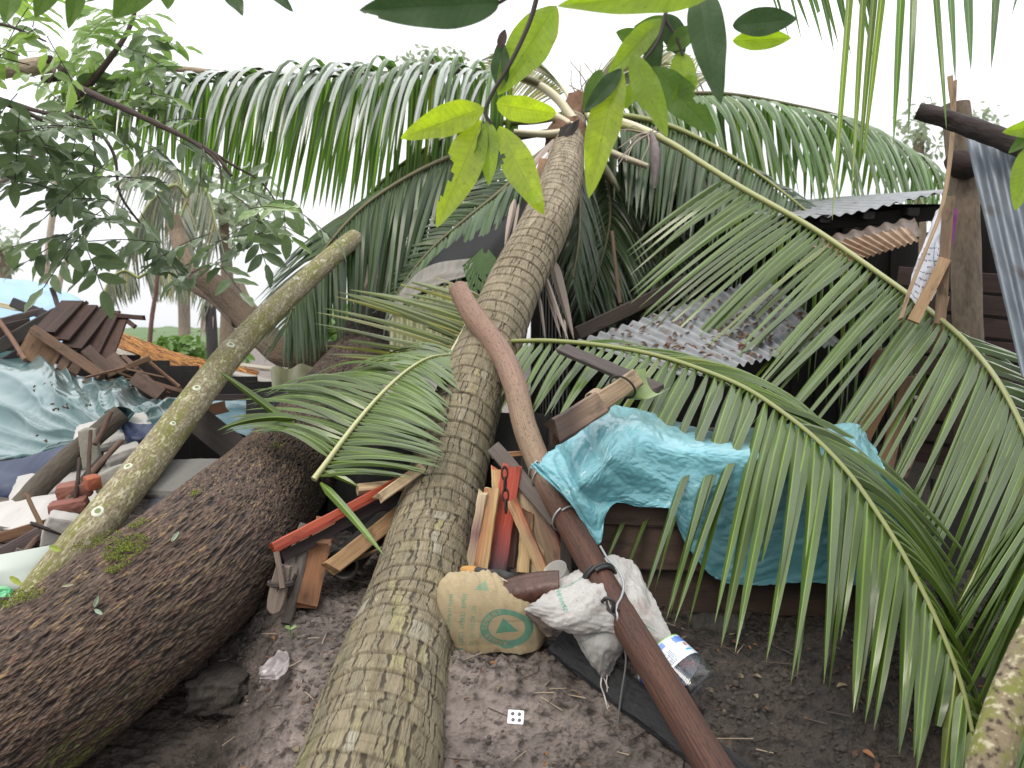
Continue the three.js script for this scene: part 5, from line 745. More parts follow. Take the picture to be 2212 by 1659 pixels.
// woven cement sack, filled, lying on the plinth
{
  const cv = document.createElement('canvas'); cv.width = 1024; cv.height = 1024; const x = cv.getContext('2d');
  x.fillStyle = '#ab9a7a'; x.fillRect(0, 0, 1024, 1024); const q = mulberry(77);
  for (let i = 0; i < 2200; i++) { x.fillStyle = q() > .5 ? 'rgba(90,70,40,.05)' : 'rgba(255,245,220,.05)'; x.fillRect(q() * 1024, q() * 1024, 40 * q(), 3 + 8 * q()); }
  x.save(); x.translate(640, 590); x.rotate(Math.PI * .08); x.fillStyle = '#5f8d76'; x.beginPath(); x.arc(0, 0, 238, 0, 7); x.fill(); x.fillStyle = '#ab9a7a'; x.beginPath(); x.arc(0, 0, 162, 0, 7); x.fill();
  x.fillStyle = '#588a72'; x.beginPath(); x.moveTo(-62, -108); x.lineTo(-78, 96); x.lineTo(112, 10); x.closePath(); x.fill();
  x.fillStyle = '#a29070'; x.font = 'bold 62px sans-serif'; x.textAlign = 'center'; x.textBaseline = 'middle'; [...'ANWAR CEMENT'].forEach((c, i) => { const a = -Math.PI * .95 + i * .25 - .35; x.save(); x.rotate(a); x.translate(0, -200); x.fillText(c, 0, 0); x.restore(); }); x.restore();
  x.fillStyle = 'rgba(80,135,112,.75)'; x.textAlign = 'left';
  const vt = (s, X, Y, f) => { x.save(); x.translate(X, Y); x.rotate(Math.PI / 2 + .06); x.font = f; x.fillText(s, 0, 0); x.restore(); };
  vt('NET WEIGHT 50 KG', 330, 330, 'bold 50px monospace'); vt('ANWAR CEMENT LIMITED', 240, 190, 'bold 58px monospace'); vt('Made in Bangladesh', 120, 200, 'bold 54px sans-serif'); vt('PORTLAND', 400, 560, '34px monospace');
  x.fillStyle = 'rgba(95,150,125,.55)'; x.beginPath(); x.moveTo(440, 60); x.lineTo(340, 160); x.lineTo(480, 165); x.closePath(); x.fill();
  x.fillStyle = 'rgba(60,40,25,.28)'; for (let i = 0; i < 90; i++) { x.beginPath(); x.arc(q() * 1024, 860 + 170 * q(), 10 + 40 * q(), 0, 7); x.fill(); }
  for (let i = 0; i < 7000; i++) { x.fillStyle = q() > .45 ? 'rgba(160,142,110,.32)' : 'rgba(80,64,44,.12)'; x.fillRect(q() * 1024, q() * 1024, 1 + 12 * q(), 1 + 2 * q()); }
  const tx = new THREE.CanvasTexture(cv); tx.colorSpace = THREE.SRGBColorSpace;
  const wv = bake(256, 256, (u, v) => { const w = .5 + .25 * Math.sin(u * 6.283 * 32) * Math.sign(Math.sin(v * 6.283 * 16)) + .25 * Math.sin(v * 6.283 * 32); return [1, 1, 1, w]; }); wv.bump.repeat.set(6, 6);
  const c = P(1060, 1324, 2.24), ax = V3(1, -.02, .05).normalize(), upv = V3(.1, 1, 0), pos = [], uv = [], idx = [], NU = 90, NV = 70;
  const Ux = PP([1180, 1322, 2.22]).sub(PP([936, 1322, 2.28])).multiplyScalar(.5), Uy = V3(0, .128, -.01), Uz = V3(0, .02, .12);
  for (let i = 0; i <= NV; i++) for (let j = 0; j <= NU; j++) { // pillow
    const a = j / NU * 2 - 1, th = i / NV * 2 * Math.PI, s = Math.pow(Math.max(0, 1 - Math.pow(Math.abs(a), 6)), .5), top = 1 - .5 * sst(-.1, 1, a);
    let y = Math.sin(th), z = Math.cos(th); y = Math.sign(y) * Math.pow(Math.abs(y), .8); z = Math.sign(z) * Math.pow(Math.abs(z), .8); const corner = .12 * Math.abs(a) ** 4;
    const wr = 1 + .06 * fbm(a * 3, th * 1.3, 3) + .05 * Math.abs(noise(a * 7 + th * 2, th * 1.5, 8)) + .1 * Math.abs(noise(a * 9 + th * 1.5, th * 2.2, 5)) * sst(.0, .8, y + .4 * a - .1), bot = y < -.6 ? .78 / Math.max(.6, -y) : 1;
    const p = c.clone().addScaledVector(Ux, a).addScaledVector(Uy, y * (s * .92 + corner) * (y > 0 ? top : 1) * wr * bot).addScaledVector(Uz, z * s * wr);
    pos.push(p.x, p.y, p.z); uv.push(clamp(j / NU * 1.05 - .05), clamp(.5 + .5 * y * (z > 0 ? 1 : 1)));
  }
  for (let i = 0; i < NV; i++) for (let j = 0; j < NU; j++) { const k = i * (NU + 1) + j; idx.push(k, k + NU + 1, k + 1, k + 1, k + NU + 1, k + NU + 2); }
  const t = thing('cement_sack', 'tan woven cement sack printed in green, lying on the mud beside the palm trunk', 'sack', P(1078, 1408, 2.22));
  part('body', makeGeo(pos, idx, uv), std({ map: tx, bumpMap: wv.bump, bumpScale: .0012, roughness: .85 }), t);
  const mouth = []; for (let k = 0; k < 26; k++) { const a = P(1082 + k * 1.7, 1252 + k * 2.2 + R(-4, 4), 2.18), e = a.clone().add(V3(R(-.01, .014), R(-.018, .006), R(0, .02))); mouth.push(sweep([a, a.clone().lerp(e, .5).add(V3(R(-.004, .004), .004, 0)), e], .0014, { nl: 6, nr: 4 })); }
  part('frayed_seam', mergeGeometries(mouth), std({ color: lin(.55, .47, .36) }), t);
}
solo('tool_handle', sweep([[1000, 1232, 2.3], [1022, 1234, 2.28], [1045, 1236, 2.26], [1080, 1240, 2.24], [1092, 1246, 2.22], [1108, 1250, 2.22]].map(PP), t => .0135 + .003 * Math.sin(t * 9), { nl: 40, nr: 12, color: t => t < .28 ? [.4, .2, .05] : [.014, .014, .014], disp: (s, a) => .003 * noise(a * 6, s * 40) }), std({ vertexColors: true, roughness: .6 }), 'black stick with orange-brown end lying on top of the cement sack', 'stick');
{
  const t = thing('clay_shard', 'dark brown curved shard of a clay pot resting behind the cement sack', 'pot shard', P(1145, 1290, 2.2)), prof = [];
  const A = P(1088, 1285, 2.18), Bq = P(1208, 1266, 2.14), pos = [], uv = [], idx = [], NU = 40, NV = 24, ax = Bq.clone().sub(A), U = V3(0, 1, 0), Nn = V3(-.05, 0, 1);
  for (const sgn of [0, 1]) for (let i = 0; i <= NV; i++) for (let j = 0; j <= NU; j++) { const a = j / NU, f = i / NV, th = mix(1.75, -.85, f), lip = f < .08 ? .008 * (1 - f / .08) : 0, r = .04 - sgn * .008 + lip + .003 * fbm(a * 6, f * 4, 2), bul = 1 + .16 * Math.sin(a * Math.PI); const p = A.clone().addScaledVector(ax, a).addScaledVector(U, Math.sin(th) * r * .9 * bul).addScaledVector(Nn, Math.cos(th) * r * bul); pos.push(p.x, p.y, p.z); uv.push(a * .2, f * .2); }
  const w = NU + 1, o2 = (NV + 1) * w; for (const s of [0, 1]) for (let i = 0; i < NV; i++) for (let j = 0; j < NU; j++) { const k = s * o2 + i * w + j; idx.push(k, k + w, k + 1, k + 1, k + w, k + w + 1); }
  for (let j = 0; j < NU; j++) for (const i of [0, NV]) { const k = i * w + j; idx.push(k, k + 1, k + o2, k + 1, k + o2 + 1, k + o2); } for (let i = 0; i < NV; i++) for (const j of [0, NU]) { const k = i * w + j; idx.push(k, k + w, k + o2, k + w, k + o2 + w, k + o2); }
  part('shell', makeGeo(pos, idx, uv), bark(.075, .028, .018, { roughness: .42, bumpScale: .002 }), t);
}
{
  const t = thing('plastic_cup', 'translucent white plastic cup wedged behind the white sack', 'cup', P(1222, 1262, 2.28)), c = P(1218, 1240, 2.28);
  const g = new THREE.LatheGeometry([[.0, 0], [.026, 0], [.03, .004], [.034, .03], [.038, .06], [.04, .062]].map(q => new THREE.Vector2(...q)), 28); g.rotateZ(.5); g.rotateX(.5); g.translate(c.x, c.y - .03, c.z); part('cup_body', g, phy({ color: lin(.75, .75, .72), transmission: .4, thickness: 0, roughness: .4 }), t);
}
// white woven sack thrown over the charred beam
{
  const cv = document.createElement('canvas'); cv.width = 512; cv.height = 512; const x = cv.getContext('2d'), q = mulberry(9);
  x.fillStyle = '#b5b2af'; x.fillRect(0, 0, 512, 512); for (let i = 0; i < 5200; i++) { x.fillStyle = ['rgba(120,110,105,.16)', 'rgba(255,255,255,.3)', 'rgba(90,85,80,.14)'][Math.floor(q() * 3)]; x.fillRect(q() * 512, q() * 512, 1 + 8 * q(), 1.5); }
  const dash = (a, b, c, d) => { for (let i = 0; i < 170; i++) { const f = q(); x.fillStyle = `rgba(60,130,105,${.2 + .5 * q()})`; x.fillRect(mix(a, c, f) + 12 * (q() - .5), mix(b, d, f) + 12 * (q() - .5), 2 + 4 * q(), 2 + 3 * q()); } };
  dash(50, 130, 260, 30); dash(50, 130, 120, 300); dash(300, 310, 420, 330); for (let i = 0; i < 130; i++) { x.fillStyle = `rgba(60,90,90,${.15 + .4 * q()})`; x.fillRect(120 + 260 * q(), 100 + 160 * q(), 2 + 4 * q(), 2 + 2 * q()); }
  for (let i = 0; i < 60; i++) { x.fillStyle = 'rgba(120,95,80,.1)'; x.beginPath(); x.arc(q() * 512, 512 * q(), 6 + 30 * q(), 0, 7); x.fill(); }
  const tx = new THREE.CanvasTexture(cv); tx.colorSpace = THREE.SRGBColorSpace;
  const wv = bake(256, 256, (u, v) => [1, 1, 1, .5 + .25 * Math.sin(u * 6.283 * 24) + .25 * Math.sin(v * 6.283 * 40)]); wv.bump.repeat.set(4, 4);
  const m = std({ map: tx, bumpMap: wv.bump, bumpScale: .0016, roughness: .9 });
  const t = thing('white_sack', 'crumpled white woven sack slung over the charred beam behind the crooked pole', 'sack', P(1300, 1455, 2.0));
  const wrk = (a, b, X, Y) => .016 * fbm(X * 9, Y * 9, 6, 4) + .018 * Math.abs(noise(X * 11 + Y * 6, Y * 4, 5)) + .004 * noise(X * 60, Y * 60);
  part('cloth', sheet([
    [[1212, 1250, 2.2], [1240, 1232, 2.22], [1275, 1222, 2.24], [1305, 1208, 2.26], [1335, 1204, 2.28], [1368, 1216, 2.26], [1395, 1262, 2.2]],
    [[1182, 1278, 2.12], [1225, 1270, 2.1], [1270, 1262, 2.1], [1312, 1256, 2.12], [1350, 1250, 2.14], [1390, 1280, 2.12], [1420, 1320, 2.1]],
    [[1150, 1302, 2.06], [1205, 1306, 2.0], [1260, 1306, 1.98], [1310, 1306, 2.0], [1360, 1310, 2.03], [1405, 1330, 2.02], [1440, 1370, 2.0]],
    [[1134, 1316, 2.08], [1190, 1340, 1.99], [1250, 1350, 1.95], [1310, 1350, 1.97], [1365, 1360, 1.99], [1420, 1385, 1.97], [1462, 1410, 1.96]],
    [[1140, 1325, 2.1], [1195, 1352, 2.04], [1250, 1366, 1.99], [1310, 1368, 1.98], [1362, 1400, 1.99], [1415, 1430, 1.97], [1478, 1438, 1.96]]], 130, 90, { unit: true, wrinkle: wrk, fray: .04 }), m, t);
  part('hanging_corner', sheet([[[1232, 1352, 2.02], [1265, 1358, 1.99], [1300, 1360, 1.98], [1335, 1362, 1.99], [1356, 1375, 2.0]], [[1246, 1382, 2.02], [1268, 1390, 1.97], [1296, 1392, 1.95], [1325, 1396, 1.97], [1345, 1400, 2.0]], [[1262, 1412, 2.01], [1278, 1420, 1.97], [1298, 1424, 1.95], [1318, 1422, 1.97], [1334, 1420, 1.99]], [[1282, 1440, 2.0], [1290, 1446, 1.98], [1300, 1450, 1.97], [1312, 1448, 1.98], [1324, 1440, 1.99]], [[1295, 1458, 2.0], [1299, 1462, 1.99], [1302, 1464, 1.98], [1306, 1462, 1.98], [1312, 1456, 1.99]]], 60, 60, { unit: true, wrinkle: wrk, fray: .05 }), m, t);
  part('dirty_corner', sheet([[[1136, 1318, 2.07], [1160, 1328, 2.04], [1185, 1340, 2.02]], [[1140, 1332, 2.08], [1165, 1350, 2.05], [1192, 1356, 2.03]], [[1170, 1360, 2.08], [1185, 1372, 2.06], [1205, 1368, 2.05]]], 20, 20, { fray: .2, wrinkle: wrk }), std({ color: lin(.12, .09, .075), roughness: .95 }), t);
  const th = std({ color: lin(.5, .46, .42) }), pk = std({ color: lin(.4, .16, .17) });
  for (const [pts, r] of [[[[1300, 1460, 1.98], [1298, 1480, 1.97], [1304, 1498, 1.97], [1310, 1520, 1.96], [1314, 1538, 1.96]], .0022], [[[1304, 1462, 1.98], [1312, 1488, 1.97], [1308, 1506, 1.97], [1316, 1528, 1.96]], .0016], [[[1312, 1456, 1.98], [1310, 1476, 1.97], [1314, 1486, 1.97]], .0016]]) part('loose_thread', sweep(pts.map(PP), r, { nl: 30, nr: 5 }), th, t);
  const fz = []; for (let k = 0; k < 46; k++) { const a = P(1440 + k * 1.1 + R(-4, 4), 1416 + k * .55 + R(-8, 6), 1.94), e = a.clone().add(V3(R(-.012, .02), R(-.012, .012), R(0, .02))); fz.push(sweep([a, a.clone().lerp(e, .5).add(V3(R(-.006, .006), .006, 0)), e], .0012, { nl: 6, nr: 4 })); }
  part('frayed_hem', mergeGeometries(fz), pk, t, 'pinkish frayed hem by the jar');
}
{ // dangling cord with a dead leaf tip
  stick('loose_cord', 'thin grey cord hanging from the crooked pole over the mud', 'cord', [[1345, 1368, 1.97], [1352, 1420, 1.95], [1350, 1450, 1.94], [1342, 1500, 1.93], [1336, 1560, 1.92], [1340, 1580, 1.92]], .003, std({ color: lin(.1, .1, .1) }), { nr: 6 });
}
{ // clear jar with printed label
  const cv = document.createElement('canvas'); cv.width = 512; cv.height = 192; const x = cv.getContext('2d'), q = mulberry(3);
  x.fillStyle = '#cdd3de'; x.fillRect(0, 0, 512, 192); x.fillStyle = '#4b5468'; for (let k = 0; k < 3; k++) for (let r = 0; r < 9; r++) for (let c = 0; c < 12; c++) if (q() > .2) x.fillRect(20 + k * 170 + c * 6, 20 + r * 10, 4, 3 + 3 * q());
  x.fillStyle = '#5c80c4'; for (let k = 0; k < 3; k++) { x.fillRect(100 + k * 170, 120, 60, 50); x.fillStyle = '#2aa0d8'; x.fillRect(120 + k * 170, 40, 30, 14); x.fillStyle = '#c43a4a'; x.fillRect(125 + k * 170, 80, 12, 26); x.fillStyle = '#6a8acb'; x.fillRect(20 + k * 170, 140, 50, 40); x.fillStyle = '#5f86e0'; for (let r = 0; r < 30; r++) x.fillRect(20 + k * 170 + 140 * q(), 118 + 60 * q(), 8, 5); x.fillStyle = '#2858c0'; } x.fillStyle = '#6fae3a'; x.fillRect(0, 184, 512, 8);
  const tx = new THREE.CanvasTexture(cv); tx.colorSpace = THREE.SRGBColorSpace; tx.wrapS = THREE.RepeatWrapping;
  const t = thing('plastic_jar', 'clear plastic jar with blue and white label lying under the white sack', 'jar', P(1490, 1530, 1.93));
  const a = P(1408, 1408, 2.02), b = P(1514, 1508, 1.91), T = b.clone().sub(a), L = T.length(); T.normalize(); const qn = new THREE.Quaternion().setFromUnitVectors(V3(0, 1, 0), T), M = new THREE.Matrix4().compose(a, qn, V3(1, 1, 1));
  const r = .078; part('jar_body', new THREE.LatheGeometry([[.03, 0], [.05, .012], [r, .03], [r, L * .5], [r, L - .03], [r * .99, L - .014], [r * .93, L - .004], [r * .8, L], [r * .72, L - .006], [.0, L - .012]].map(p => new THREE.Vector2(...p)), 48).applyMatrix4(M), phy({ color: lin(.92, .93, .95), transmission: 1, thickness: 0, roughness: .06, ior: 1.5 }), t);
  part('label', new THREE.CylinderGeometry(r + .0015, r + .0015, L * .42, 48, 1, true).translate(0, L * .36, 0).rotateY(2).applyMatrix4(M), phy({ map: tx, roughness: .4, clearcoat: .5 }), t);
}
{ // charred beam
  const t = thing('charred_beam', 'thick black charred beam slanting down under the white sack and crooked pole', 'beam', P(1600, 1680, 1.75));
  const f = V3(-.45, .65, .6);
  part('beam', board(P(1215, 1392, 2.14), P(1640, 1720, 1.72), .085, .075, { face: f, nl: 24, jag0: .02 }), bark(.009, .0095, .012, { roughness: .75, bumpScale: .012 }), t);
}
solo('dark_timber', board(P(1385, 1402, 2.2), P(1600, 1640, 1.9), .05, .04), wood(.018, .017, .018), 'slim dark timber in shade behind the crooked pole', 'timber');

// things under and between the two trunks
{
  const t = thing('red_frame', 'red painted wooden frame bar wedged under the dark log', 'frame', P(600, 1185, 2.66)), m = wood(.38, .06, .022, { roughness: .4 });
  part('bar', board(P(588, 1182, 2.46), P(905, 1014, 2.84), .026, .03), m, t); part('lip', board(P(592, 1192, 2.45), P(905, 1027, 2.83), .014, .02), wood(.24, .03, .014), t);
  part('inner_panel', board(P(610, 1204, 2.48), P(900, 1048, 2.86), .035, .012), wood(.03, .018, .018), t);
}
B('pale_lumber', 'pale sawn lumber end, upper of two beside the palm trunk', 'lumber', [772, 1058, 2.72], [905, 1044, 2.82], 20, .035, wood(.5, .37, .23), { face: V3(0, .7, .7) });
B('pale_lumber', 'pale lumber with split bark end, lower of two beside the palm trunk', 'lumber', [828, 1070, 2.66], [912, 1010, 2.76], 22, .03, wood(.55, .42, .27), { jag0: .04 });
B('brown_plank', 'flat orange-brown plank standing in the mud between the two trunks', 'plank', [664, 1302, 2.46], [705, 1120, 2.66], 44, .014, wood(.24, .11, .05), { jag0: .02 });
B('tan_batten', 'tan batten with ragged end poking out between the two trunks', 'batten', [722, 1222, 2.48], [880, 1095, 2.85], 34, .03, wood(.36, .22, .11), { jag0: .05 });
for (const [a, b, r, l] of [[[652, 1190, 2.55], [618, 1348, 2.42], .02, 'grey weathered stick leaning against the notched wooden tool'], [[672, 1170, 2.62], [640, 1340, 2.5], .022, 'thick grey stick behind the notched wooden tool'], [[700, 1130, 2.75], [652, 1330, 2.6], .016, 'shaded stick beside the orange-brown plank']]) stick('grey_stick', l, 'stick', [a, [(a[0] + b[0]) / 2 + 5, (a[1] + b[1]) / 2, (a[2] + b[2]) / 2], b], r, bark(.13, .11, .1));
solo('hollow_pipe', (() => { const a = P(742, 1218, 2.62), b = P(830, 1130, 3.1), T = b.clone().sub(a), L = T.length(); const g = new THREE.LatheGeometry([[.05, L], [.055, .0], [.058, -.004], [.056, -.01], [.046, -.008], [.043, 0], [.04, L]].map(p => new THREE.Vector2(...p)), 40); g.applyQuaternion(new THREE.Quaternion().setFromUnitVectors(V3(0, 1, 0), T.normalize())); g.translate(a.x, a.y, a.z); return g; })(), std({ color: lin(.03, .027, .024), roughness: .5 }), 'dark hollow pipe end under the tan batten', 'pipe');
{
  const t = thing('notched_tool', 'worn wooden tool with rounded notched end and peg, standing by the dark log', 'wooden tool', P(604, 1295, 2.4)), m = wood(.2, .16, .135);
  const sh = new THREE.Shape(); sh.moveTo(-.03, .16); sh.quadraticCurveTo(-.045, .02, -.03, -.035); sh.quadraticCurveTo(0, -.075, .03, -.035); sh.quadraticCurveTo(.046, .02, .03, .16); sh.lineTo(.012, .16); sh.quadraticCurveTo(.014, .05, 0, .03); sh.quadraticCurveTo(-.014, .05, -.012, .16); sh.closePath();
  const g = new THREE.ExtrudeGeometry(sh, { depth: .035, bevelEnabled: true, bevelSize: .006, bevelThickness: .006, bevelSegments: 3, curveSegments: 14 }); g.scale(.62, .66, .7); g.rotateX(-.2); g.rotateZ(-.18); const p = P(600, 1296, 2.38); g.translate(p.x, p.y, p.z); part('forked_end', g, m, t);
  part('peg', sweep([P(597, 1192, 2.36), P(604, 1230, 2.35), P(610, 1270, 2.34)], .009, { nl: 12, nr: 10 }), wood(.22, .17, .14), t); part('shaft', board(P(612, 1270, 2.42), P(660, 1140, 2.7), .05, .035), wood(.12, .1, .09), t);
  part('rope', sweep((() => { const q = []; for (let k = 0; k <= 40; k++) { const th = k / 40 * 12.566; q.push(P(606 + 26 * Math.cos(th), 1256 + 5 * Math.sin(th) + k * .2, 2.38 - .035 * Math.sin(th))); } return q; })(), .005, { nl: 120, nr: 6 }), std({ color: lin(.05, .04, .035), roughness: .95 }), t); part('peg', sweep([P(640, 1240, 2.38), P(628, 1268, 2.38), P(618, 1292, 2.38)], .006, { nl: 8, nr: 8 }), MW.dark, t);
}
// blocks, scraps and small things on the mud
const lump = (p, sx, sy, sz, seed, amp = .12) => { const g = mergeVertices(new THREE.BoxGeometry(1, 1, 1, 12, 12, 12).deleteAttribute('uv').deleteAttribute('normal')), a = g.attributes.position, uv = []; for (let i = 0; i < a.count; i++) { const v = V3().fromBufferAttribute(a, i), s = v.clone().normalize().multiplyScalar(.62); v.lerp(s, .32); v.multiplyScalar(1 + amp * fbm(v.x * 4 + seed, v.y * 4, v.z * 4, 3)); v.set(v.x * sx, v.y * sy, v.z * sz); a.setXYZ(i, v.x + p.x, v.y + p.y, v.z + p.z); uv.push(v.x * 3 + v.z, v.y * 3 + v.z); } g.setAttribute('uv', new THREE.Float32BufferAttribute(uv, 2)); g.computeVertexNormals(); return g; };
solo('stone_block', lump(P(482, 1488, 2.36), .17, .1, .17, 3, .45), bark(.05, .042, .037), 'brown mud-caked stone block in shadow under the dark log', 'stone block');
solo('stone_block', lump(P(1545, 1378, 2.36), .17, .12, .12, 9, .2), bark(.07, .064, .056), 'grey stone block at the foot of the plank wall', 'stone block');
solo('stone_stub', sweep([P(415, 1330, 2.5), P(410, 1400, 2.46), P(412, 1470, 2.42)], .055, { nl: 14, nr: 18 }), bark(.05, .042, .04), 'dark upright stump under the dark log', 'stump');
solo('crumpled_wrapper', sheet([[[565, 1440, 2.12], [600, 1412, 2.2], [622, 1408, 2.2]], [[560, 1455, 2.1], [596, 1440, 2.1], [626, 1432, 2.12]], [[566, 1470, 2.1], [600, 1468, 2.06], [618, 1455, 2.08]]], 24, 24, { fray: .15, wrinkle: (a, b, X, Y) => .02 * Math.abs(noise(X * 30, Y * 30)) }), phy({ color: lin(.22, .19, .19), roughness: .35, clearcoat: .3 }), 'crumpled silvery wrapper on the mud beside the palm trunk', 'wrapper');
{
  const t = thing('pill_blister', 'small white blister pack with four dark empty pill pockets lying on the mud', 'blister pack', P(1114, 1552, 1.82)), c = P(1114, 1549, 1.815), n = toCam(c).add(V3(0, .5, 0)).normalize(), X = V3(1, -.12, 0).addScaledVector(n, -V3(1, -.12, 0).dot(n)).normalize(), Y = V3().crossVectors(n, X), M = new THREE.Matrix4().makeBasis(X, Y, n).setPosition(c);
  const sh = new THREE.Shape(); const w = .019, h = .016, r = .003; sh.moveTo(-w + r, -h); sh.lineTo(w - r, -h); sh.quadraticCurveTo(w, -h, w, -h + r); sh.lineTo(w, h - r); sh.quadraticCurveTo(w, h, w - r, h); sh.lineTo(-w + r, h); sh.quadraticCurveTo(-w, h, -w, h - r); sh.lineTo(-w, -h + r); sh.quadraticCurveTo(-w, -h, -w + r, -h);
  part('card', new THREE.ExtrudeGeometry(sh, { depth: .0015, bevelEnabled: false, curveSegments: 6 }).applyMatrix4(M), std({ color: lin(.8, .8, .82), roughness: .45 }), t);
  for (const [x, y] of [[-.008, .007], [.008, .007], [-.006, -.007], [.009, -.007]]) { const g = new THREE.SphereGeometry(.0042, 16, 10); g.scale(1.1, 1, .6); g.rotateZ(.8); g.translate(x, y, .0022); part('pocket', g.applyMatrix4(M), std({ color: lin(.1, .09, .1), roughness: .35 }), t); }
}
{ // young shoot and yellow leaf
  const t = thing('seedling', 'tiny bright green two-leaved seedling on the mud beside the sticks', 'seedling', P(628, 1372, 2.28)); part('stem', sweep([P(628, 1374, 2.28), P(628, 1358, 2.27)], .002, { nl: 4, nr: 6 }), ML.bush, t);
  for (const s of [-1, 1]) part('leaf', bladeGeo({ nl: 8, skew: .8 }).applyMatrix4(leafM(P(628, 1358, 2.27), P(628 + 12 * s, 1352, 2.26), .014, V3(0, 1, .6))), leafMat(.26, .4, .1, .4), t);
}
solo('yellow_leaf', bladeGeo({ nl: 12, bend: -.2 }).applyMatrix4(leafM(P(1566, 1528, 2.03), P(1598, 1512, 2.06), .028, V3(0, .6, 1))), leafMat(.3, .3, .04, .3), 'yellow-green fallen leaf on the mud below the plank wall', 'leaf');
solo('plastic_scrap', sheet([[[1712, 1492, 2.08], [1726, 1500, 2.06]], [[1708, 1512, 2.05], [1734, 1518, 2.03]]], 8, 8, { fray: .2, wrinkle: (a, b) => .01 * noise(a * 5, b * 5) }), std({ color: lin(.3, .31, .32), roughness: .4 }), 'grey plastic scrap on the mud below the frond tips', 'plastic scrap');
// leaf litter, twigs, clods: too many to count
function scatter(name, geo, mat, n, put, label) {
  const m = new THREE.InstancedMesh(geo, mat, n); m.name = name; m.castShadow = m.receiveShadow = true; const c = new THREE.Color();
  for (let i = 0; i < n; i++) { const [M, col] = put(i); m.setMatrixAt(i, M); if (col) m.setColorAt(i, c.setRGB(...col)); }
  m.userData = { kind: 'stuff', label, category: name.split('_').pop() }; scene.add(m);
}
const gp = () => { const d = R(1.55, 2.75), u = R(380, 2180), x = (u - 1106) / F * d, z = -d; return V3(x, G(x, z), z); };
scatter('leaf_litter', bladeGeo({ nl: 5, bend: .35, fold: 2.2, seed: 2 }), std({ map: leafTex.map, color: lin(1, 1, 1), roughness: .85 }), 620, () => { const p = gp().add(V3(0, .004, 0)), a = R(0, 6.28), l = R(.006, .03), k = rnd(); return [leafM(p, p.clone().add(V3(Math.cos(a) * l, R(0, .012), Math.sin(a) * l)), l * R(.35, .6), V3(R(-.5, .5), 1, R(-.2, .8))), k > .86 ? [.24, .1, .04] : k > .55 ? [.1, .045, .028] : k > .2 ? [.05, .032, .025] : [.2, .15, .1]]; }, 'small brown and orange dead leaves scattered over the mud');
scatter('twigs', new THREE.CylinderGeometry(.0012, .002, 1, 5), std({ color: lin(1, 1, 1) }), 260, () => { const p = gp().add(V3(0, .005, 0)), a = R(0, 6.28); const M = new THREE.Matrix4().compose(p, new THREE.Quaternion().setFromUnitVectors(V3(0, 1, 0), V3(Math.cos(a), R(-.2, .25), Math.sin(a)).normalize()), V3(1, R(.02, .11), 1)); return [M, rnd() > .6 ? [.3, .24, .17] : [.07, .05, .04]]; }, 'thin roots and twigs scattered over the mud');
{ const g = new THREE.IcosahedronGeometry(1, 1); const a = g.attributes.position; for (let i = 0; i < a.count; i++) { const v = V3().fromBufferAttribute(a, i); v.multiplyScalar(1 + .35 * fbm(v.x * 2, v.y * 2, v.z * 2, 3)); a.setXYZ(i, v.x, v.y, v.z); } g.computeVertexNormals();
  scatter('mud_clods', g, std({ color: lin(1, 1, 1), roughness: .95 }), 9000, () => { let p = gp(); for (let k = 0; k < 4 && fbm(p.x * 5, p.z * 5, 15, 2) < .04; k++) p = gp(); const s = Math.pow(rnd(), 4) * .009 + .0014; return [new THREE.Matrix4().compose(p, new THREE.Quaternion().setFromEuler(new THREE.Euler(R(0, 6), R(0, 6), 0)), V3(s * R(.8, 1.4), s * R(.5, .9), s)), mix3([.035, .028, .023], [.15, .125, .11], (.3 + .7 * rnd()) * sst(1.0, -.3, p.x) * sst(-1.2, -.7, p.x))]; }, 'small crumbs and clods of mud on the bank'); }  // clods darken at both sides along with the painted mud shade
// mossy sapling at the lower right corner
solo('mossy_sapling', sweep([[2120, 1760, 1.3], [2142, 1640, 1.32], [2172, 1540, 1.36], [2205, 1450, 1.4], [2250, 1350, 1.45]].map(PP), t => .036 - .004 * t, { nl: 70, nr: 24, disp: (s, a) => .004 * fbm(Math.cos(a * 6.28) * 2, Math.sin(a * 6.28) * 2, s * 12, 4) }), (() => { const tx = bake(256, 512, (u, v) => { const n = tile((a, b) => fbm(a * 4, b * 7, 2, 5), u, v), g = tile((a, b) => fbm(a * 14, b * 24, 5, 4), u, v); let c = mix3([.2, .16, .1], [.16, .17, .04], sst(-.1, .25, n)); c = mix3(c, [.42, .38, .26], sst(.05, .3, g)); c = mix3(c, [.05, .035, .025], sst(.1, .35, -g - .4 * n)); return [...c, .5 + .5 * g]; }); tx.map.repeat.set(4, 3); tx.bump.repeat.set(4, 3); return std({ map: tx.map, bumpMap: tx.bump, bumpScale: .003, roughness: .95 }); })(), 'mossy pale sapling stem at the lower right corner in front of the fronds', 'sapling');

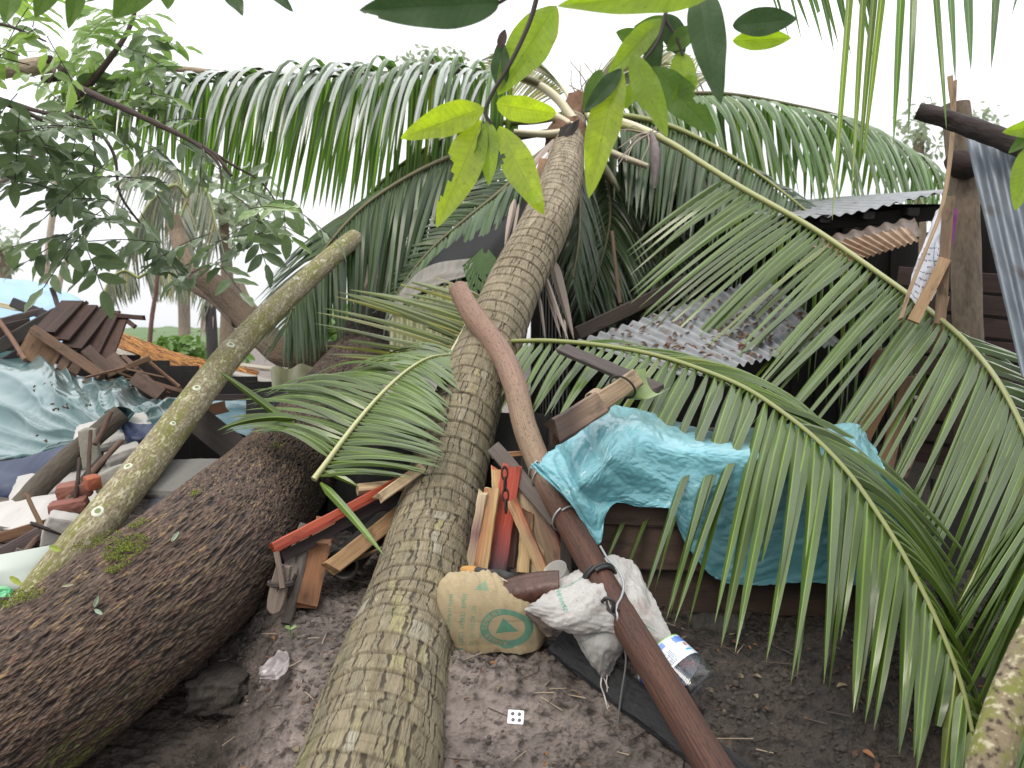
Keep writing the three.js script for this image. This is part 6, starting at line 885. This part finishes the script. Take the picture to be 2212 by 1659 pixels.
// ---------------------------------------------------------------- collapsed hut, left side
{
  const t = thing('light_blue_tarp', 'pale blue weathered tarp over the far roof ridge behind the broken board panel', 'tarp', P(90, 705, 6.6));
  part('sheet', sheet([[[-120, 585, 7.6], [30, 603, 7.6], [95, 612, 7.4], [150, 635, 7.2], [205, 668, 7.0], [245, 700, 6.9]], [[-120, 640, 6.9], [30, 645, 6.9], [95, 655, 6.8], [145, 672, 6.7], [195, 692, 6.6], [235, 712, 6.6]], [[-120, 730, 6.5], [30, 735, 6.5], [95, 738, 6.4], [145, 740, 6.4], [190, 740, 6.4], [228, 742, 6.4]]], 60, 40, { wrinkle: (a, b, X, Y) => .05 * fbm(X * 3, Y * 3, 1) }), plasticSheet(.27, .42, .6, { map: tarpTex.map, roughness: .7, clearcoat: .1 }), t);
}
B('pale_pole', 'pale bamboo pole lying along the edge of the light blue tarp', 'bamboo pole', [-30, 652, 5.6], [160, 692, 5.3], 11, .03, wood(.55, .5, .34));
stick('brown_pole', 'thin brown pole slanting in front of the charred roof timbers', 'pole', [[-10, 682, 4.9], [28, 735, 4.75], [55, 778, 4.6]], .016, wood(.22, .12, .08));
stick('dark_stub', 'short dark stick poking up above the broken board panel', 'stick', [[112, 622, 5.3], [120, 645, 5.3], [128, 672, 5.2]], .017, wood(.05, .03, .03));
for (const [a, b, w, l, m] of [[[32, 655, 5.4], [140, 698, 5.2], 22, 'black charred rafter nearest the pale bamboo pole', MW.black], [[-20, 700, 5.2], [90, 672, 5.3], 14, 'grey charred rafter crossing under the light blue tarp', MW.mauve], [[-20, 760, 4.9], [120, 680, 5.1], 30, 'broad grey charred rafter slanting up to the board panel', wood(.06, .052, .05)], [[-20, 720, 5.1], [60, 700, 5.2], 26, 'dark charred rafter stub at the frame edge', MW.dark], [[10, 790, 4.8], [110, 730, 4.9], 34, 'lowest broad dark charred rafter behind the teal tarp', MW.black]]) B('charred_rafter', l, 'rafter', a, b, w, .06, m, { jag: .04 });
{
  const t = thing('hut_interior', 'black shaded inside of the collapsed hut under the orange thatch', 'hut', P(400, 980, 5.2)), shadeBlack = wood(.014, .012, .012);  // boards coloured black to stand in for shade inside the hut
  for (let i = 0; i < 12; i++) { const f = i / 11, a = P(mix(-40, 640, f), 1010, mix(5.6, 4.5, f)); part('wall_board', board(a, a.clone().setY(P(mix(-40, 640, f), mix(700, 835, Math.pow(f, .9)), mix(5.6, 4.5, f)).y), .24, .02, { face: V3(.1, 0, 1) }), shadeBlack, t); }
}
{
  const t = thing('board_panel', 'broken brown panel of upright boards and cross rails tilted over the teal tarp', 'wooden panel', P(150, 800, 4.7));
  const top = [[142, 648], [172, 657], [202, 665], [232, 674], [240, 676]], bot = [[94, 714], [124, 730], [152, 748], [184, 772]];
  for (let i = 0; i < 4; i++) { const a = [(top[i][0] + top[Math.min(i + 1, 4)][0]) / 2, (top[i][1] + top[Math.min(i + 1, 4)][1]) / 2, 5.0], b = [bot[i][0], bot[i][1] + 4, 4.75]; part('board', board(PP(a), PP(b), .155, .015, { jag0: .02, face: V3(-.1, .15, 1) }), wood(.05 + .012 * hash(i), .029, .023), t); }
  part('board', board(P(264, 684, 5.0), P(228, 780, 4.75), .095, .015, { face: V3(-.1, .15, 1) }), MW.panel, t);
  for (const [a, b, w] of [[[76, 712], [46, 770], 18], [[95, 728], [64, 782], 26], [[122, 742], [92, 792], 34], [[146, 772], [130, 800], 18], [[170, 782], [155, 806], 20]]) part('pale_board', board(P(a[0], a[1], 4.85), P(b[0], b[1], 4.65), w * 4.8 / F, .015, {}), MW.panelPale, t);
  part('rail', board(P(72, 712, 4.72), P(222, 812, 4.55), .06, .04), wood(.13, .075, .045), t); part('rail', board(P(188, 756, 4.72), P(248, 812, 4.6), .07, .04), wood(.075, .045, .035), t); part('rail', board(P(236, 680, 5.0), P(308, 686, 4.95), .03, .04, { jag: .03 }), MW.panel, t);
  part('rail', board(P(271, 690, 4.98), P(292, 706, 4.95), .03, .02), MW.panel, t); part('rail', board(P(170, 668, 5.03), P(190, 652, 5.05), .025, .02), MW.panel, t); part('rail', board(P(205, 672, 5.03), P(238, 658, 5.1), .03, .02), MW.panel, t);
}
{
  const t = thing('thatched_roof', 'fallen orange thatch with white edge strip over the black hollow', 'thatched roof', P(370, 800, 5.4));
  const up = q => P(mix(205, 560, q), 690 + 112 * Math.pow(q, .85) + 12 * Math.sin(q * 3.1), mix(6.3, 4.9, q)), lo = q => P(mix(205, 540, q), 730 + 108 * Math.pow(q, .95) + 8 * Math.sin(q * 3.1), mix(5.9, 4.7, q));
  part('underside', sheet([0, .5, 1].map(b => [0, .25, .5, .75, 1].map(q => up(q).lerp(lo(q), b).add(V3(0, -.05, -.03)))), 40, 10, {}), wood(.05, .025, .015), t);
  const st = []; for (let i = 0; i < 2000; i++) { const q = rnd() * .92, b = rnd(), p = up(q).lerp(lo(q), b), e = up(clamp(q + R(.06, .16))).lerp(lo(clamp(q + R(.06, .16))), clamp(b + R(-.08, .2))), m = p.clone().lerp(e, .5).add(V3(0, R(0, .016), R(0, .02))); const k = rnd(); st.push(sweep([p.add(V3(0, R(-.02, .02), 0)), m, e], R(.0015, .0045), { nl: 4, nr: 4, caps: false, color: () => mix3([.1, .035, .01], [.5, .23, .05], k) })); }
  part('straw', mergeGeometries(st), std({ vertexColors: true, roughness: .75 }), t).userData.kind = 'stuff';
  for (const [a, b] of [[.02, .36], [.34, .68], [.66, 1]]) part('edge_strip', board(lo(a).add(V3(0, -.02, .03)), lo(b).add(V3(0, -.02, .03)), .04, .015), wood(.6, .57, .5), t);
}
for (const [a, b, w, th, l, m] of [[[236, 808, 4.5], [320, 775, 4.6], 12, .03, 'brown lath crossing the broken frame in the black hollow', MW.panelPale], [[268, 770, 4.7], [335, 832, 4.5], 10, .03, 'brown frame bar slanting down in the black hollow', wood(.14, .08, .06)], [[326, 784, 4.9], [388, 835, 4.6], 6, .02, 'thin orange-brown rod in the black hollow', wood(.22, .12, .06)], [[330, 826, 4.5], [410, 850, 4.4], 8, .02, 'low brown lath at the edge of the teal tarp', wood(.18, .1, .07)], [[240, 770, 4.7], [268, 800, 4.6], 26, .02, 'short wide brown board piece beside the board panel', wood(.11, .065, .05)], [[206, 742, 4.9], [232, 790, 4.75], 12, .02, 'pale batten behind the narrow board of the panel', wood(.4, .3, .2)], [[290, 815, 4.45], [345, 850, 4.35], 30, .02, 'shattered brown slat under the frame bar', wood(.1, .06, .045)]]) B('broken_lath', l, 'lath', a, b, w, th, m, { jag: .03 });
{ // teal tarp
  const net = [
    [[-60, 742, 5.0], [40, 762, 4.9], [110, 780, 4.8], [170, 795, 4.7], [230, 812, 4.6], [290, 832, 4.5], [340, 850, 4.4], [400, 866, 4.3], [450, 862, 4.3]],
    [[-60, 780, 4.5], [40, 800, 4.4], [110, 822, 4.3], [160, 838, 4.2], [205, 845, 4.15], [260, 850, 4.1], [320, 865, 4.05], [370, 880, 4.0], [430, 875, 4.0]],
    [[-60, 860, 4.2], [40, 880, 4.1], [90, 880, 4.05], [140, 870, 4.0], [200, 880, 3.95], [255, 885, 3.9], [310, 890, 3.85], [355, 895, 3.8], [415, 885, 3.8]],
    [[-60, 930, 3.9], [40, 945, 3.8], [90, 945, 3.75], [150, 935, 3.7], [205, 918, 3.65], [250, 905, 3.6], [300, 912, 3.55], [345, 908, 3.55], [400, 892, 3.6]],
    [[-60, 1010, 3.6], [40, 1005, 3.5], [95, 990, 3.48], [145, 965, 3.45], [200, 935, 3.45], [255, 902, 3.45], [290, 920, 3.42], [335, 922, 3.42], [395, 902, 3.5]]];
  const t = thing('teal_tarp', 'long translucent teal plastic tarp sagging in folds beside the board panel', 'tarp', P(150, 1005, 3.45));
  part('sheet', sheet(net, 180, 130, { fray: .02, wrinkle: (a, b, X, Y) => { const dx = a - .64, dy = (b - .97) * .8, th = Math.atan2(dy, dx), rr = Math.hypot(dx, dy), tri = x => 1 - 2 * Math.abs(x - Math.floor(x) - .5); return sst(0, .35, rr) * (.075 * Math.pow(tri(th * 2.1 + .4 * fbm(a * 2, b * 2, 2)), 2) + .03 * Math.pow(tri(th * 5.3 + .7 * fbm(a * 3, b * 3, 9)), 2)) + .012 * fbm(X * 2, Y * 2, 5, 3) + .006 * Math.abs(noise(X * 12 + Y * 9, Y * 3, 4)) - .05; } }), plasticSheet(.065, .15, .155, { map: tarpTex.map, roughness: .35, clearcoat: 1, clearcoatRoughness: .12 }), t);
  const lg = [], dl = bladeGeo({ nl: 5, bend: .4, fold: 2, seed: 3 }); for (const [u, v, n, d] of [[95, 835, 5, 4.15], [130, 880, 9, 3.9], [230, 905, 4, 3.62], [80, 950, 3, 3.65], [160, 985, 2, 3.42], [205, 878, 3, 3.9]]) for (let i = 0; i < n; i++) { const p = P(u + R(-22, 22), v + R(-9, 9), d), a = R(0, 6.28); lg.push(dl.clone().applyMatrix4(leafM(p, p.clone().add(V3(Math.cos(a) * .022, Math.sin(a) * .012, .01)), .01, toCam(p).add(V3(R(-1, 1), R(-.3, 1.5), 0))))); }
  solo('leaf_litter', mergeGeometries(lg), std({ color: lin(.07, .035, .025), roughness: .9 }), 'brown dead leaves lying in the folds of the teal tarp', 'leaf litter', null, 'stuff');
}
{
  const t = thing('navy_tarp', 'dark navy blue tarp hanging below the teal tarp behind the thick log', 'tarp', P(80, 1090, 3.3)), m = plasticSheet(.012, .025, .075, { map: tarpTex.map, roughness: .55, clearcoat: .25 });
  const wk = (a, b, X, Y) => .035 * fbm(X * 4 + Y * 3, Y * 2, 7, 4) + .03 * Math.abs(noise(X * 3 - Y * 5, Y, 2));
  part('sheet', sheet([[[-60, 1000, 3.52], [60, 992, 3.46], [140, 958, 3.43], [205, 928, 3.42], [262, 898, 3.42]], [[-60, 1040, 3.4], [50, 1025, 3.38], [120, 990, 3.38], [180, 955, 3.38], [240, 915, 3.4]], [[-60, 1075, 3.35], [40, 1060, 3.33], [95, 1030, 3.34], [150, 990, 3.35], [215, 945, 3.38]], [[-60, 1098, 3.36], [30, 1092, 3.34], [80, 1062, 3.35], [130, 1025, 3.36], [190, 965, 3.38]]], 70, 50, { wrinkle: wk }), m, t);
  part('tied_end', sheet([[[258, 902, 3.38], [300, 918, 3.36], [345, 920, 3.36], [400, 898, 3.45]], [[264, 925, 3.34], [292, 945, 3.3], [340, 940, 3.3], [392, 915, 3.42]], [[270, 952, 3.34], [288, 960, 3.32], [330, 950, 3.34], [385, 930, 3.42]]], 50, 24, { fray: .08, wrinkle: wk }), m, t);
}
stick('thick_log', 'thick grey-brown log slanting up to the knot of the navy tarp', 'log', [[-60, 1205, 2.95], [30, 1112, 3.05], [110, 1025, 3.15], [190, 955, 3.25], [262, 893, 3.34]], .05, bark(.1, .085, .07), { nr: 24, nl: 80 });
{ // splinters nobody could tell apart
  let pro = null; const g = board(V3(-.09, 0, 0), V3(.09, 0, 0), .02, .009, { face: V3(0, 1, 0), jag: .03, jag0: .03 }), ms = [MW.brown, MW.dark, MW.panelPale, MW.mauve];
  for (let i = 0; i < 20; i++) { const z = rnd() < .5 ? [R(200, 360), R(800, 870), R(4.3, 4.6)] : rnd() < .5 ? [R(590, 860), R(1120, 1260), R(2.55, 2.9)] : [R(10, 140), R(1110, 1190), R(2.72, 2.85)], m = new THREE.Mesh(g, ms[i % 4]); m.name = numbered('wood_splinter'); m.position.copy(PP(z)); m.rotation.set(R(-.5, .5), R(-1, 1), R(-.9, .5)); m.scale.set(R(.5, 1.6), R(.7, 1.3), R(.5, 1.6)); m.castShadow = m.receiveShadow = true; m.userData = { label: 'small broken wood splinter among the debris of the hut', category: 'wood splinter', group: 'wood splinters in the debris' }; scene.add(m); }
}
// beyond the lichen trunk
solo('blue_tarp_strip', sheet([[[440, 850, 4.2], [520, 858, 4.1], [600, 862, 4.0], [680, 858, 4.0]], [[440, 885, 4.0], [520, 890, 3.9], [600, 900, 3.8], [670, 905, 3.8]], [[470, 915, 3.9], [530, 940, 3.75], [590, 950, 3.7], [640, 940, 3.7]]], 60, 30, { wrinkle: (a, b, X, Y) => .05 * fbm(X * 4, Y * 7, 2, 4) }), plasticSheet(.16, .3, .36, { map: tarpTex.map }), 'strip of blue tarp between the lichen trunk and the cut frond', 'tarp');
B('grey_plank', 'weathered grey plank lying above the strip of blue tarp', 'plank', [430, 860, 3.9], [640, 856, 4.0], 14, .03, MW.mauve);
B('dark_board', 'dark board panel added for the shaded hollow behind the lichen trunk above the dark log', 'board', [425, 905, 3.5], [545, 1000, 3.4], 60, .03, MW.dark, { jag: .05 });  // dark panel put in for the shade of the hollow
B('dark_board', 'long dark board end lying level behind the lichen trunk', 'board', [400, 900, 3.6], [480, 880, 3.7], 26, .03, MW.brown, { jag: .04 });
B('grey_roof_board', 'flat grey roofing strip running from the thatch to the fronds', 'roofing strip', [470, 800, 4.9], [740, 862, 4.5], 22, .02, wood(.42, .4, .37), { face: V3(0, 1, .3) });
B('grey_roof_board', 'second paler roofing strip just above the olive sheet', 'roofing strip', [470, 785, 5.2], [620, 800, 5.0], 16, .02, wood(.5, .46, .4), { face: V3(0, 1, .3) });
solo('olive_sheet', corrugated(P(584, 796, 4.5), P(742, 782, 4.6), P(736, 832, 4.35), P(588, 838, 4.3), .16, .015, { nv: 4 }), tinMat(.3, .28, .13, { metalness: .1 }), 'bent olive-brown sheet lying under the far limb', 'sheet');
{ // added black backing that stands in for the shaded hollow in the middle
  const t = thing('shade_backing', 'black board backing added for the deep shade behind the split boards and trunks', 'wall', P(960, 1240, 3.05)), m = wood(.014, .012, .012);
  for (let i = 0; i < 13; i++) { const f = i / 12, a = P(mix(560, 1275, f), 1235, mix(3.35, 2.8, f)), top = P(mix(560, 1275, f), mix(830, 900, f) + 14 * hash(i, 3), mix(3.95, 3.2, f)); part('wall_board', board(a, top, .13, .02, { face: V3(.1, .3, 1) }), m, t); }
}
// rubble heap
const plaster = (r, g, b) => std({ color: lin(r, g, b), ...withTex(tarpTex, 1, 1), bumpScale: .004, roughness: .9 });
const slab = (name, label, cat, u, v, d, sx, sy, sz, mat, rot, seed) => { const g = lump(V3(), sx, sy, sz, seed, .1); g.rotateX(rot[0]); g.rotateY(rot[1]); g.rotateZ(rot[2]); const p = P(u, v, d); g.translate(p.x, p.y, p.z); return solo(name, g, mat, label, cat); };
slab('plaster_slab', 'largest white plaster slab in the rubble below the thick log', 'plaster slab', 165, 1050, 3.3, .46, .05, .42, plaster(.46, .44, .42), [.35, .5, .2], 1);
slab('plaster_slab', 'white plaster slab lying lower beside the frame edge in the rubble', 'plaster slab', 75, 1125, 2.95, .5, .05, .3, plaster(.5, .48, .46), [.4, .2, .1], 2);
slab('plaster_slab', 'small white plaster piece leaning at the lichen trunk', 'plaster slab', 245, 935, 3.45, .3, .04, .2, plaster(.5, .49, .47), [.6, .4, .2], 3);
slab('plaster_slab', 'pale grey plaster slab under the lichen trunk beside the dark log', 'plaster slab', 405, 1034, 3.0, .3, .045, .24, plaster(.15, .145, .135), [.4, -.2, .05], 4);
slab('concrete_chunk', 'jagged grey concrete chunk standing in front of the white plaster', 'concrete chunk', 250, 1048, 2.95, .13, .13, .05, plaster(.27, .26, .23), [.1, .4, .5], 5);
slab('concrete_chunk', 'upright mortar-grey fragment by the rods in the rubble', 'concrete chunk', 195, 970, 3.2, .07, .17, .05, plaster(.24, .23, .19), [0, .3, .1], 6);
slab('concrete_chunk', 'pale stepped concrete piece near the top of the lichen trunk rubble', 'concrete chunk', 268, 985, 3.2, .14, .07, .1, plaster(.36, .34, .32), [.3, .5, .35], 7);
slab('concrete_chunk', 'square grey concrete block tilted beside the lichen trunk foot', 'concrete chunk', 140, 1150, 2.75, .13, .14, .06, plaster(.42, .4, .38), [.2, .4, -.35], 8);
slab('brick', 'broken pink brick lying on top in the rubble', 'brick', 162, 1058, 2.9, .12, .055, .07, plaster(.24, .1, .075), [.2, .3, .12], 9);
slab('brick', 'broken pink brick under the other brick in the rubble', 'brick', 150, 1095, 2.85, .13, .055, .07, plaster(.22, .09, .07), [.2, .3, .16], 10);
slab('brick', 'small orange brick fragment by the lichen trunk', 'brick', 200, 1042, 2.85, .05, .05, .05, plaster(.3, .09, .045), [.3, .8, .2], 11);
slab('brick', 'dark red brick edge under the pale grey plaster slab', 'brick', 385, 1045, 3.0, .26, .035, .1, plaster(.2, .06, .045), [.3, -.2, .05], 12);
slab('dark_slab', 'dark blue-grey slab lying under the lichen trunk by the dark log', 'slab', 380, 1080, 2.9, .2, .05, .18, plaster(.06, .062, .075), [.5, .2, .4], 13);
for (const [pts, r, l, m] of [[[[28, 1228, 2.7], [90, 1150, 2.78], [170, 1052, 2.9], [262, 952, 3.1]], .013, 'long brown stick lying across the bricks and rubble', bark(.15, .1, .075)], [[[162, 1085, 2.85], [168, 1040, 2.88], [172, 990, 2.95]], .008, 'dark rod standing upright in the rubble', bark(.05, .035, .03)], [[[190, 1052, 2.86], [192, 1000, 2.92], [196, 930, 3.0]], .008, 'thin rusty rod nearest the grey fragment in the rubble', bark(.08, .05, .04)], [[[205, 960, 3.15], [222, 930, 3.2], [240, 890, 3.25]], .01, 'short brown stick under the navy tarp knot', bark(.12, .07, .05)], [[[180, 1045, 2.95], [205, 1012, 3.0], [222, 990, 3.05]], .022, 'short thick dark stick on the white plaster', bark(.04, .03, .03)], [[[100, 1185, 2.72], [150, 1120, 2.8], [165, 1100, 2.85]], .012, 'dark stick low in the rubble by the concrete block', bark(.06, .045, .04)]]) stick('stick', l, 'stick', pts, r, m);
B('dark_lath', 'dark brown lath lying level under the white plaster', 'lath', [-30, 1170, 2.75], [150, 1118, 2.85], 22, .03, MW.brown);
B('dark_lath', 'wide dark lath under the long stick by the frame edge', 'lath', [-20, 1210, 2.7], [90, 1150, 2.78], 30, .03, MW.mauve);
B('dark_lath', 'orange-brown lath tip at the frame edge under the long stick', 'lath', [-30, 1216, 2.62], [50, 1224, 2.66], 14, .02, MW.tan);
solo('white_gutter', sheet([[[-40, 1228, 2.55], [60, 1212, 2.6], [130, 1192, 2.7]], [[-40, 1262, 2.5], [60, 1240, 2.55], [120, 1222, 2.64]], [[-40, 1282, 2.48], [50, 1268, 2.5], [100, 1250, 2.58]], [[-40, 1300, 2.5], [40, 1290, 2.5], [85, 1272, 2.57]]], 30, 24, { wrinkle: (a, b) => .05 * Math.cos(b * 3.1) }), plasticSheet(.4, .44, .4), 'smooth white curved plastic piece above the dark log at the frame edge', 'plastic piece');
solo('green_plastic', sheet([[[-30, 1262, 2.42], [15, 1266, 2.42], [28, 1275, 2.42]], [[-30, 1290, 2.4], [12, 1290, 2.4], [24, 1288, 2.4]]], 12, 8, { wrinkle: (a, b) => .01 * noise(a * 5, b * 5) }), plasticSheet(.02, .3, .1), 'bright green plastic scrap at the frame edge above the dark log', 'plastic scrap');
// fallen leaflets and moss on the dark log
{
    for (const [u, v, d, s, r, w, m, l] of [[378, 1160, 2.3, 26, .9, .014, [.3, .36, .28], 'small pale green leaflet highest on the dark log'], [208, 1300, 2.02, 26, 1.2, .013, [.2, .26, .19], 'small grey-green leaflet in the middle of the dark log'], [213, 1322, 2.0, 22, -.6, .012, [.36, .44, .35], 'small pale leaflet just below the grey-green one on the dark log'], [148, 1265, 2.1, 30, .1, .009, [.4, .38, .25], 'narrow straw-coloured leaflet on the upper dark log'], [120, 1185, 2.5, 30, -.4, .02, [.3, .36, .05], 'yellow-green leaf at the foot of the lichen trunk'], [35, 1255, 2.3, 34, -.6, .02, [.34, .38, .05], 'yellow-green leaf on the dark log by the frame edge']]) { const a = onLog(u - Math.cos(r) * s * .5, v + Math.sin(r) * s * .5)[0], [b, nn] = onLog(u + Math.cos(r) * s * .5, v - Math.sin(r) * s * .5); solo('fallen_leaflet', bladeGeo({ nl: 10, bend: -.15, skew: .9 }).applyMatrix4(leafM(a, b, w * .85, nn.clone().add(toCam(a)))), leafMat(...m, .2), l, 'leaflet'); }
}

// ---------------------------------------------------------------- background
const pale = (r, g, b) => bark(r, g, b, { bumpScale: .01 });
solo('hill', (() => { const g = new THREE.SphereGeometry(1, 60, 20, 0, 6.2832, 0, 1.5708), a = g.attributes.position; for (let i = 0; i < a.count; i++) { const x = a.getX(i), y = a.getY(i), z = a.getZ(i); a.setXYZ(i, x * 70 - 110, y * (7 + 5 * fbm(x * 3, z * 3, 1) + 1.5 * fbm(x * 20, z * 20, 4)) - .5, z * 60 - 260); } g.computeVertexNormals(); return g; })(), std({ color: lin(.1, .15, .07), roughness: 1 }), null, null, null, 'structure');
stick('broken_branch', 'thick pale bare branch with torn dark end entering at the upper left', 'branch', [[-80, 158, 5.2], [0, 150, 5.2], [60, 146, 5.2], [112, 138, 5.2]], .065, pale(.4, .34, .26), { nr: 24, capColor: null });
stick('torn_bark', 'dark torn bark hanging from the end of the pale bare branch', 'bark', [[105, 128, 5.15], [128, 140, 5.15], [134, 160, 5.1], [118, 168, 5.1], [95, 172, 5.15]], .03, bark(.05, .035, .03), { nr: 12 });
stick('distant_branch', 'pale level branch behind the far end of the level frond', 'branch', [[330, 146, 8], [400, 150, 8], [490, 160, 8]], .035, pale(.4, .33, .25));
stick('grey_limb', 'grey bent limb of a tree beyond the leafy branches at the frame edge', 'limb', [[-30, 420, 9], [30, 370, 9], [68, 335, 9], [95, 300, 9]], .05, pale(.3, .27, .25));
for (const [pts, r, l] of [[[[92, 650, 14], [104, 540, 14], [118, 430, 14], [122, 360, 14]], .06, 'pale thin tree trunk beyond the light blue tarp, tallest of three'], [[[122, 660, 14], [134, 590, 14], [152, 540, 14]], .05, 'short slanting pale stem beside the tallest thin trunk'], [[[118, 640, 14.5], [140, 580, 14.5], [172, 535, 14.5]], .035, 'thin brown forking stem right of the pale thin trunks']]) stick('bare_trunk', l, 'tree trunk', pts, r, pale(.42, .36, .3));
stick('thin_trunk', 'thin reddish-brown tree stem standing beyond the orange thatch', 'tree trunk', [[322, 760, 10], [328, 690, 10], [338, 620, 10], [342, 560, 10]], .03, pale(.16, .09, .08));
stick('slim_dark_tree', 'dark slim trunk behind the fronds and the bent tin ridge', 'tree trunk', [[862, 740, 10], [856, 600, 10], [846, 500, 10], [840, 400, 10]], .06, pale(.07, .06, .06));
function cards(n, c, r, l, w, seedN) { const q = mulberry(seedN), o = [], g0 = bladeGeo({ nl: 4, seed: 2 }); for (let i = 0; i < n; i++) { const th = q() * 6.283, z = q() * 2 - 1, k = Math.pow(q(), .45) * (1 + .35 * noise(Math.cos(th) * 2, z * 2, seedN)), s = Math.sqrt(1 - z * z), p = V3(c.x + Math.cos(th) * s * r[0] * k, c.y + z * r[1] * k, c.z + Math.sin(th) * s * r[2] * k); const d = V3(q() - .5, q() * .6 - .5, q() - .5).normalize(); o.push(g0.clone().applyMatrix4(leafM(p, p.clone().addScaledVector(d, l * (.6 + .8 * q())), w, V3(q() - .5, q(), q() - .3)))); } return mergeGeometries(o); }
function bush(name, label, u, v, d, r, n, l, w, mat, seed) { const c = P(u, v, d), base = V3(c.x, .3, c.z), t = thing(name, label, name.includes('tree') ? 'tree' : 'bush', base); part(name.includes('tree') ? 'trunk' : 'stem', sweep([base, base.clone().lerp(c, .5).add(V3(.05 * d / 10, 0, 0)), c], q => .012 * d * (1 - .5 * q), { nl: 14, nr: 8 }), pale(.2, .16, .12), t); part(name.includes('tree') ? 'crown' : 'foliage', cards(n, c, r, l, w, seed), mat, t); return t; }
bush('green_bush', 'bright green bush beyond the orange thatch beside the thin stem', 385, 748, 11, [.45, .22, .4], 260, .16, .07, ML.bush, 11);
bush('green_bush', 'lower green bush beyond the hut where the lichen trunk crosses', 455, 770, 12, [.5, .2, .4], 200, .18, .08, ML.bush, 12);
bush('green_bush', 'yellow-green bush behind the far limb of the fallen tree', 735, 705, 9.5, [.35, .35, .3], 420, .13, .06, ML.bush, 13);
bush('green_bush', 'darker bush under the far limb near the olive sheet', 690, 755, 9, [.3, .2, .3], 220, .12, .06, ML.bush2, 14);
bush('distant_tree', 'glare-paled treetop above the level frond near the mango leaves', 935, 128, 32, [1.6, .45, 1], 240, .3, .15, ML.farTree, 21);
bush('distant_tree', 'glare-paled tree crown seen beyond the right-hand frond next to the post', 1985, 290, 26, [.9, 1.3, .7], 200, .28, .14, ML.farTree, 23);
bush('distant_tree', 'glare-paled tree crown between the post and the upright tin sheet', 2110, 275, 26, [.8, .9, .7], 130, .28, .14, ML.farTree, 24);
bush('distant_tree', 'small glare-paled tree at the frame edge above the light blue tarp', 5, 535, 26, [.7, .8, .6], 150, .25, .13, ML.farTree, 25);
bush('distant_tree', 'glare-paled tree seen through the leaflets of the level frond', 480, 440, 20, [1.6, 1.2, 1], 380, .3, .17, ML.farTree, 26);
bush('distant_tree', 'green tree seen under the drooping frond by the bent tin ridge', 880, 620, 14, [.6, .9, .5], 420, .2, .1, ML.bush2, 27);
// another coconut palm farther back
{
  const t = thing('distant_palm', 'glare-paled coconut palm standing beyond the leafy branches', 'palm tree', P(395, 780, 12));
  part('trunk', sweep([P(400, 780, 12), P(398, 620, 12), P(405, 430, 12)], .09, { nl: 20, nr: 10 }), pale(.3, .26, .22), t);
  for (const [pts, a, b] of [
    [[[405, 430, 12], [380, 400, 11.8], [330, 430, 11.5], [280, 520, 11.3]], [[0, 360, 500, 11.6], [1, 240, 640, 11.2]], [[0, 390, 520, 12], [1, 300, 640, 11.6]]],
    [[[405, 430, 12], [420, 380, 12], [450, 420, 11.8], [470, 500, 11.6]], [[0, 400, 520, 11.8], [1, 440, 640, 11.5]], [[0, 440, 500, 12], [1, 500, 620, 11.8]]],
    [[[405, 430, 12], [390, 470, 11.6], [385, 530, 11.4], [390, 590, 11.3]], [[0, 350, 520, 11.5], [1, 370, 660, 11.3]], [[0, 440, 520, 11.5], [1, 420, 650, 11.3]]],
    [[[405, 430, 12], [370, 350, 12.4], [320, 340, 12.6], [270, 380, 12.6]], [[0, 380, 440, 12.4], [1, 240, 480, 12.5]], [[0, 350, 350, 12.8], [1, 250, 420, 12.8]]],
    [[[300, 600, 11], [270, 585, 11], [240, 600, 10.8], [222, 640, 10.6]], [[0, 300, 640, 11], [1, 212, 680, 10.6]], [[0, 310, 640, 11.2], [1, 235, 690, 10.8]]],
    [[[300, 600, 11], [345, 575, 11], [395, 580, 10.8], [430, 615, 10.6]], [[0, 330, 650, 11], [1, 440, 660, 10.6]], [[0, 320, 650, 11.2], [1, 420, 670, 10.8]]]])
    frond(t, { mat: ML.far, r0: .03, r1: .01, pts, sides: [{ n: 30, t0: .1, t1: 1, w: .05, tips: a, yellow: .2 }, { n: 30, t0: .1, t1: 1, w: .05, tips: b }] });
}
{
  const t = thing('dead_palm_trunk', 'dark dead palm trunk with withered hanging leaves beyond the thatch', 'palm trunk', P(460, 800, 9));
  part('trunk', sweep([P(460, 810, 9), P(458, 730, 9), P(454, 662, 9)], .066, { nl: 20, nr: 14 }), pale(.055, .05, .055), t);
  for (let i = 0; i < 26; i++) { const a = P(450 + R(-14, 10), 650 + R(-25, 10), 9 + R(-.1, .1)), e = a.clone().add(V3(R(-.12, .08), R(-.5, -.2), R(-.1, .1))); part('withered_leaf', leafletGeo(a, e, V3(1, 0, 0), .025, { bulge: .05, n: 5, twist: R(-1, 1) }), i % 3 ? deadMat : ML.far, t); }
}

renderer.render(scene, camera);
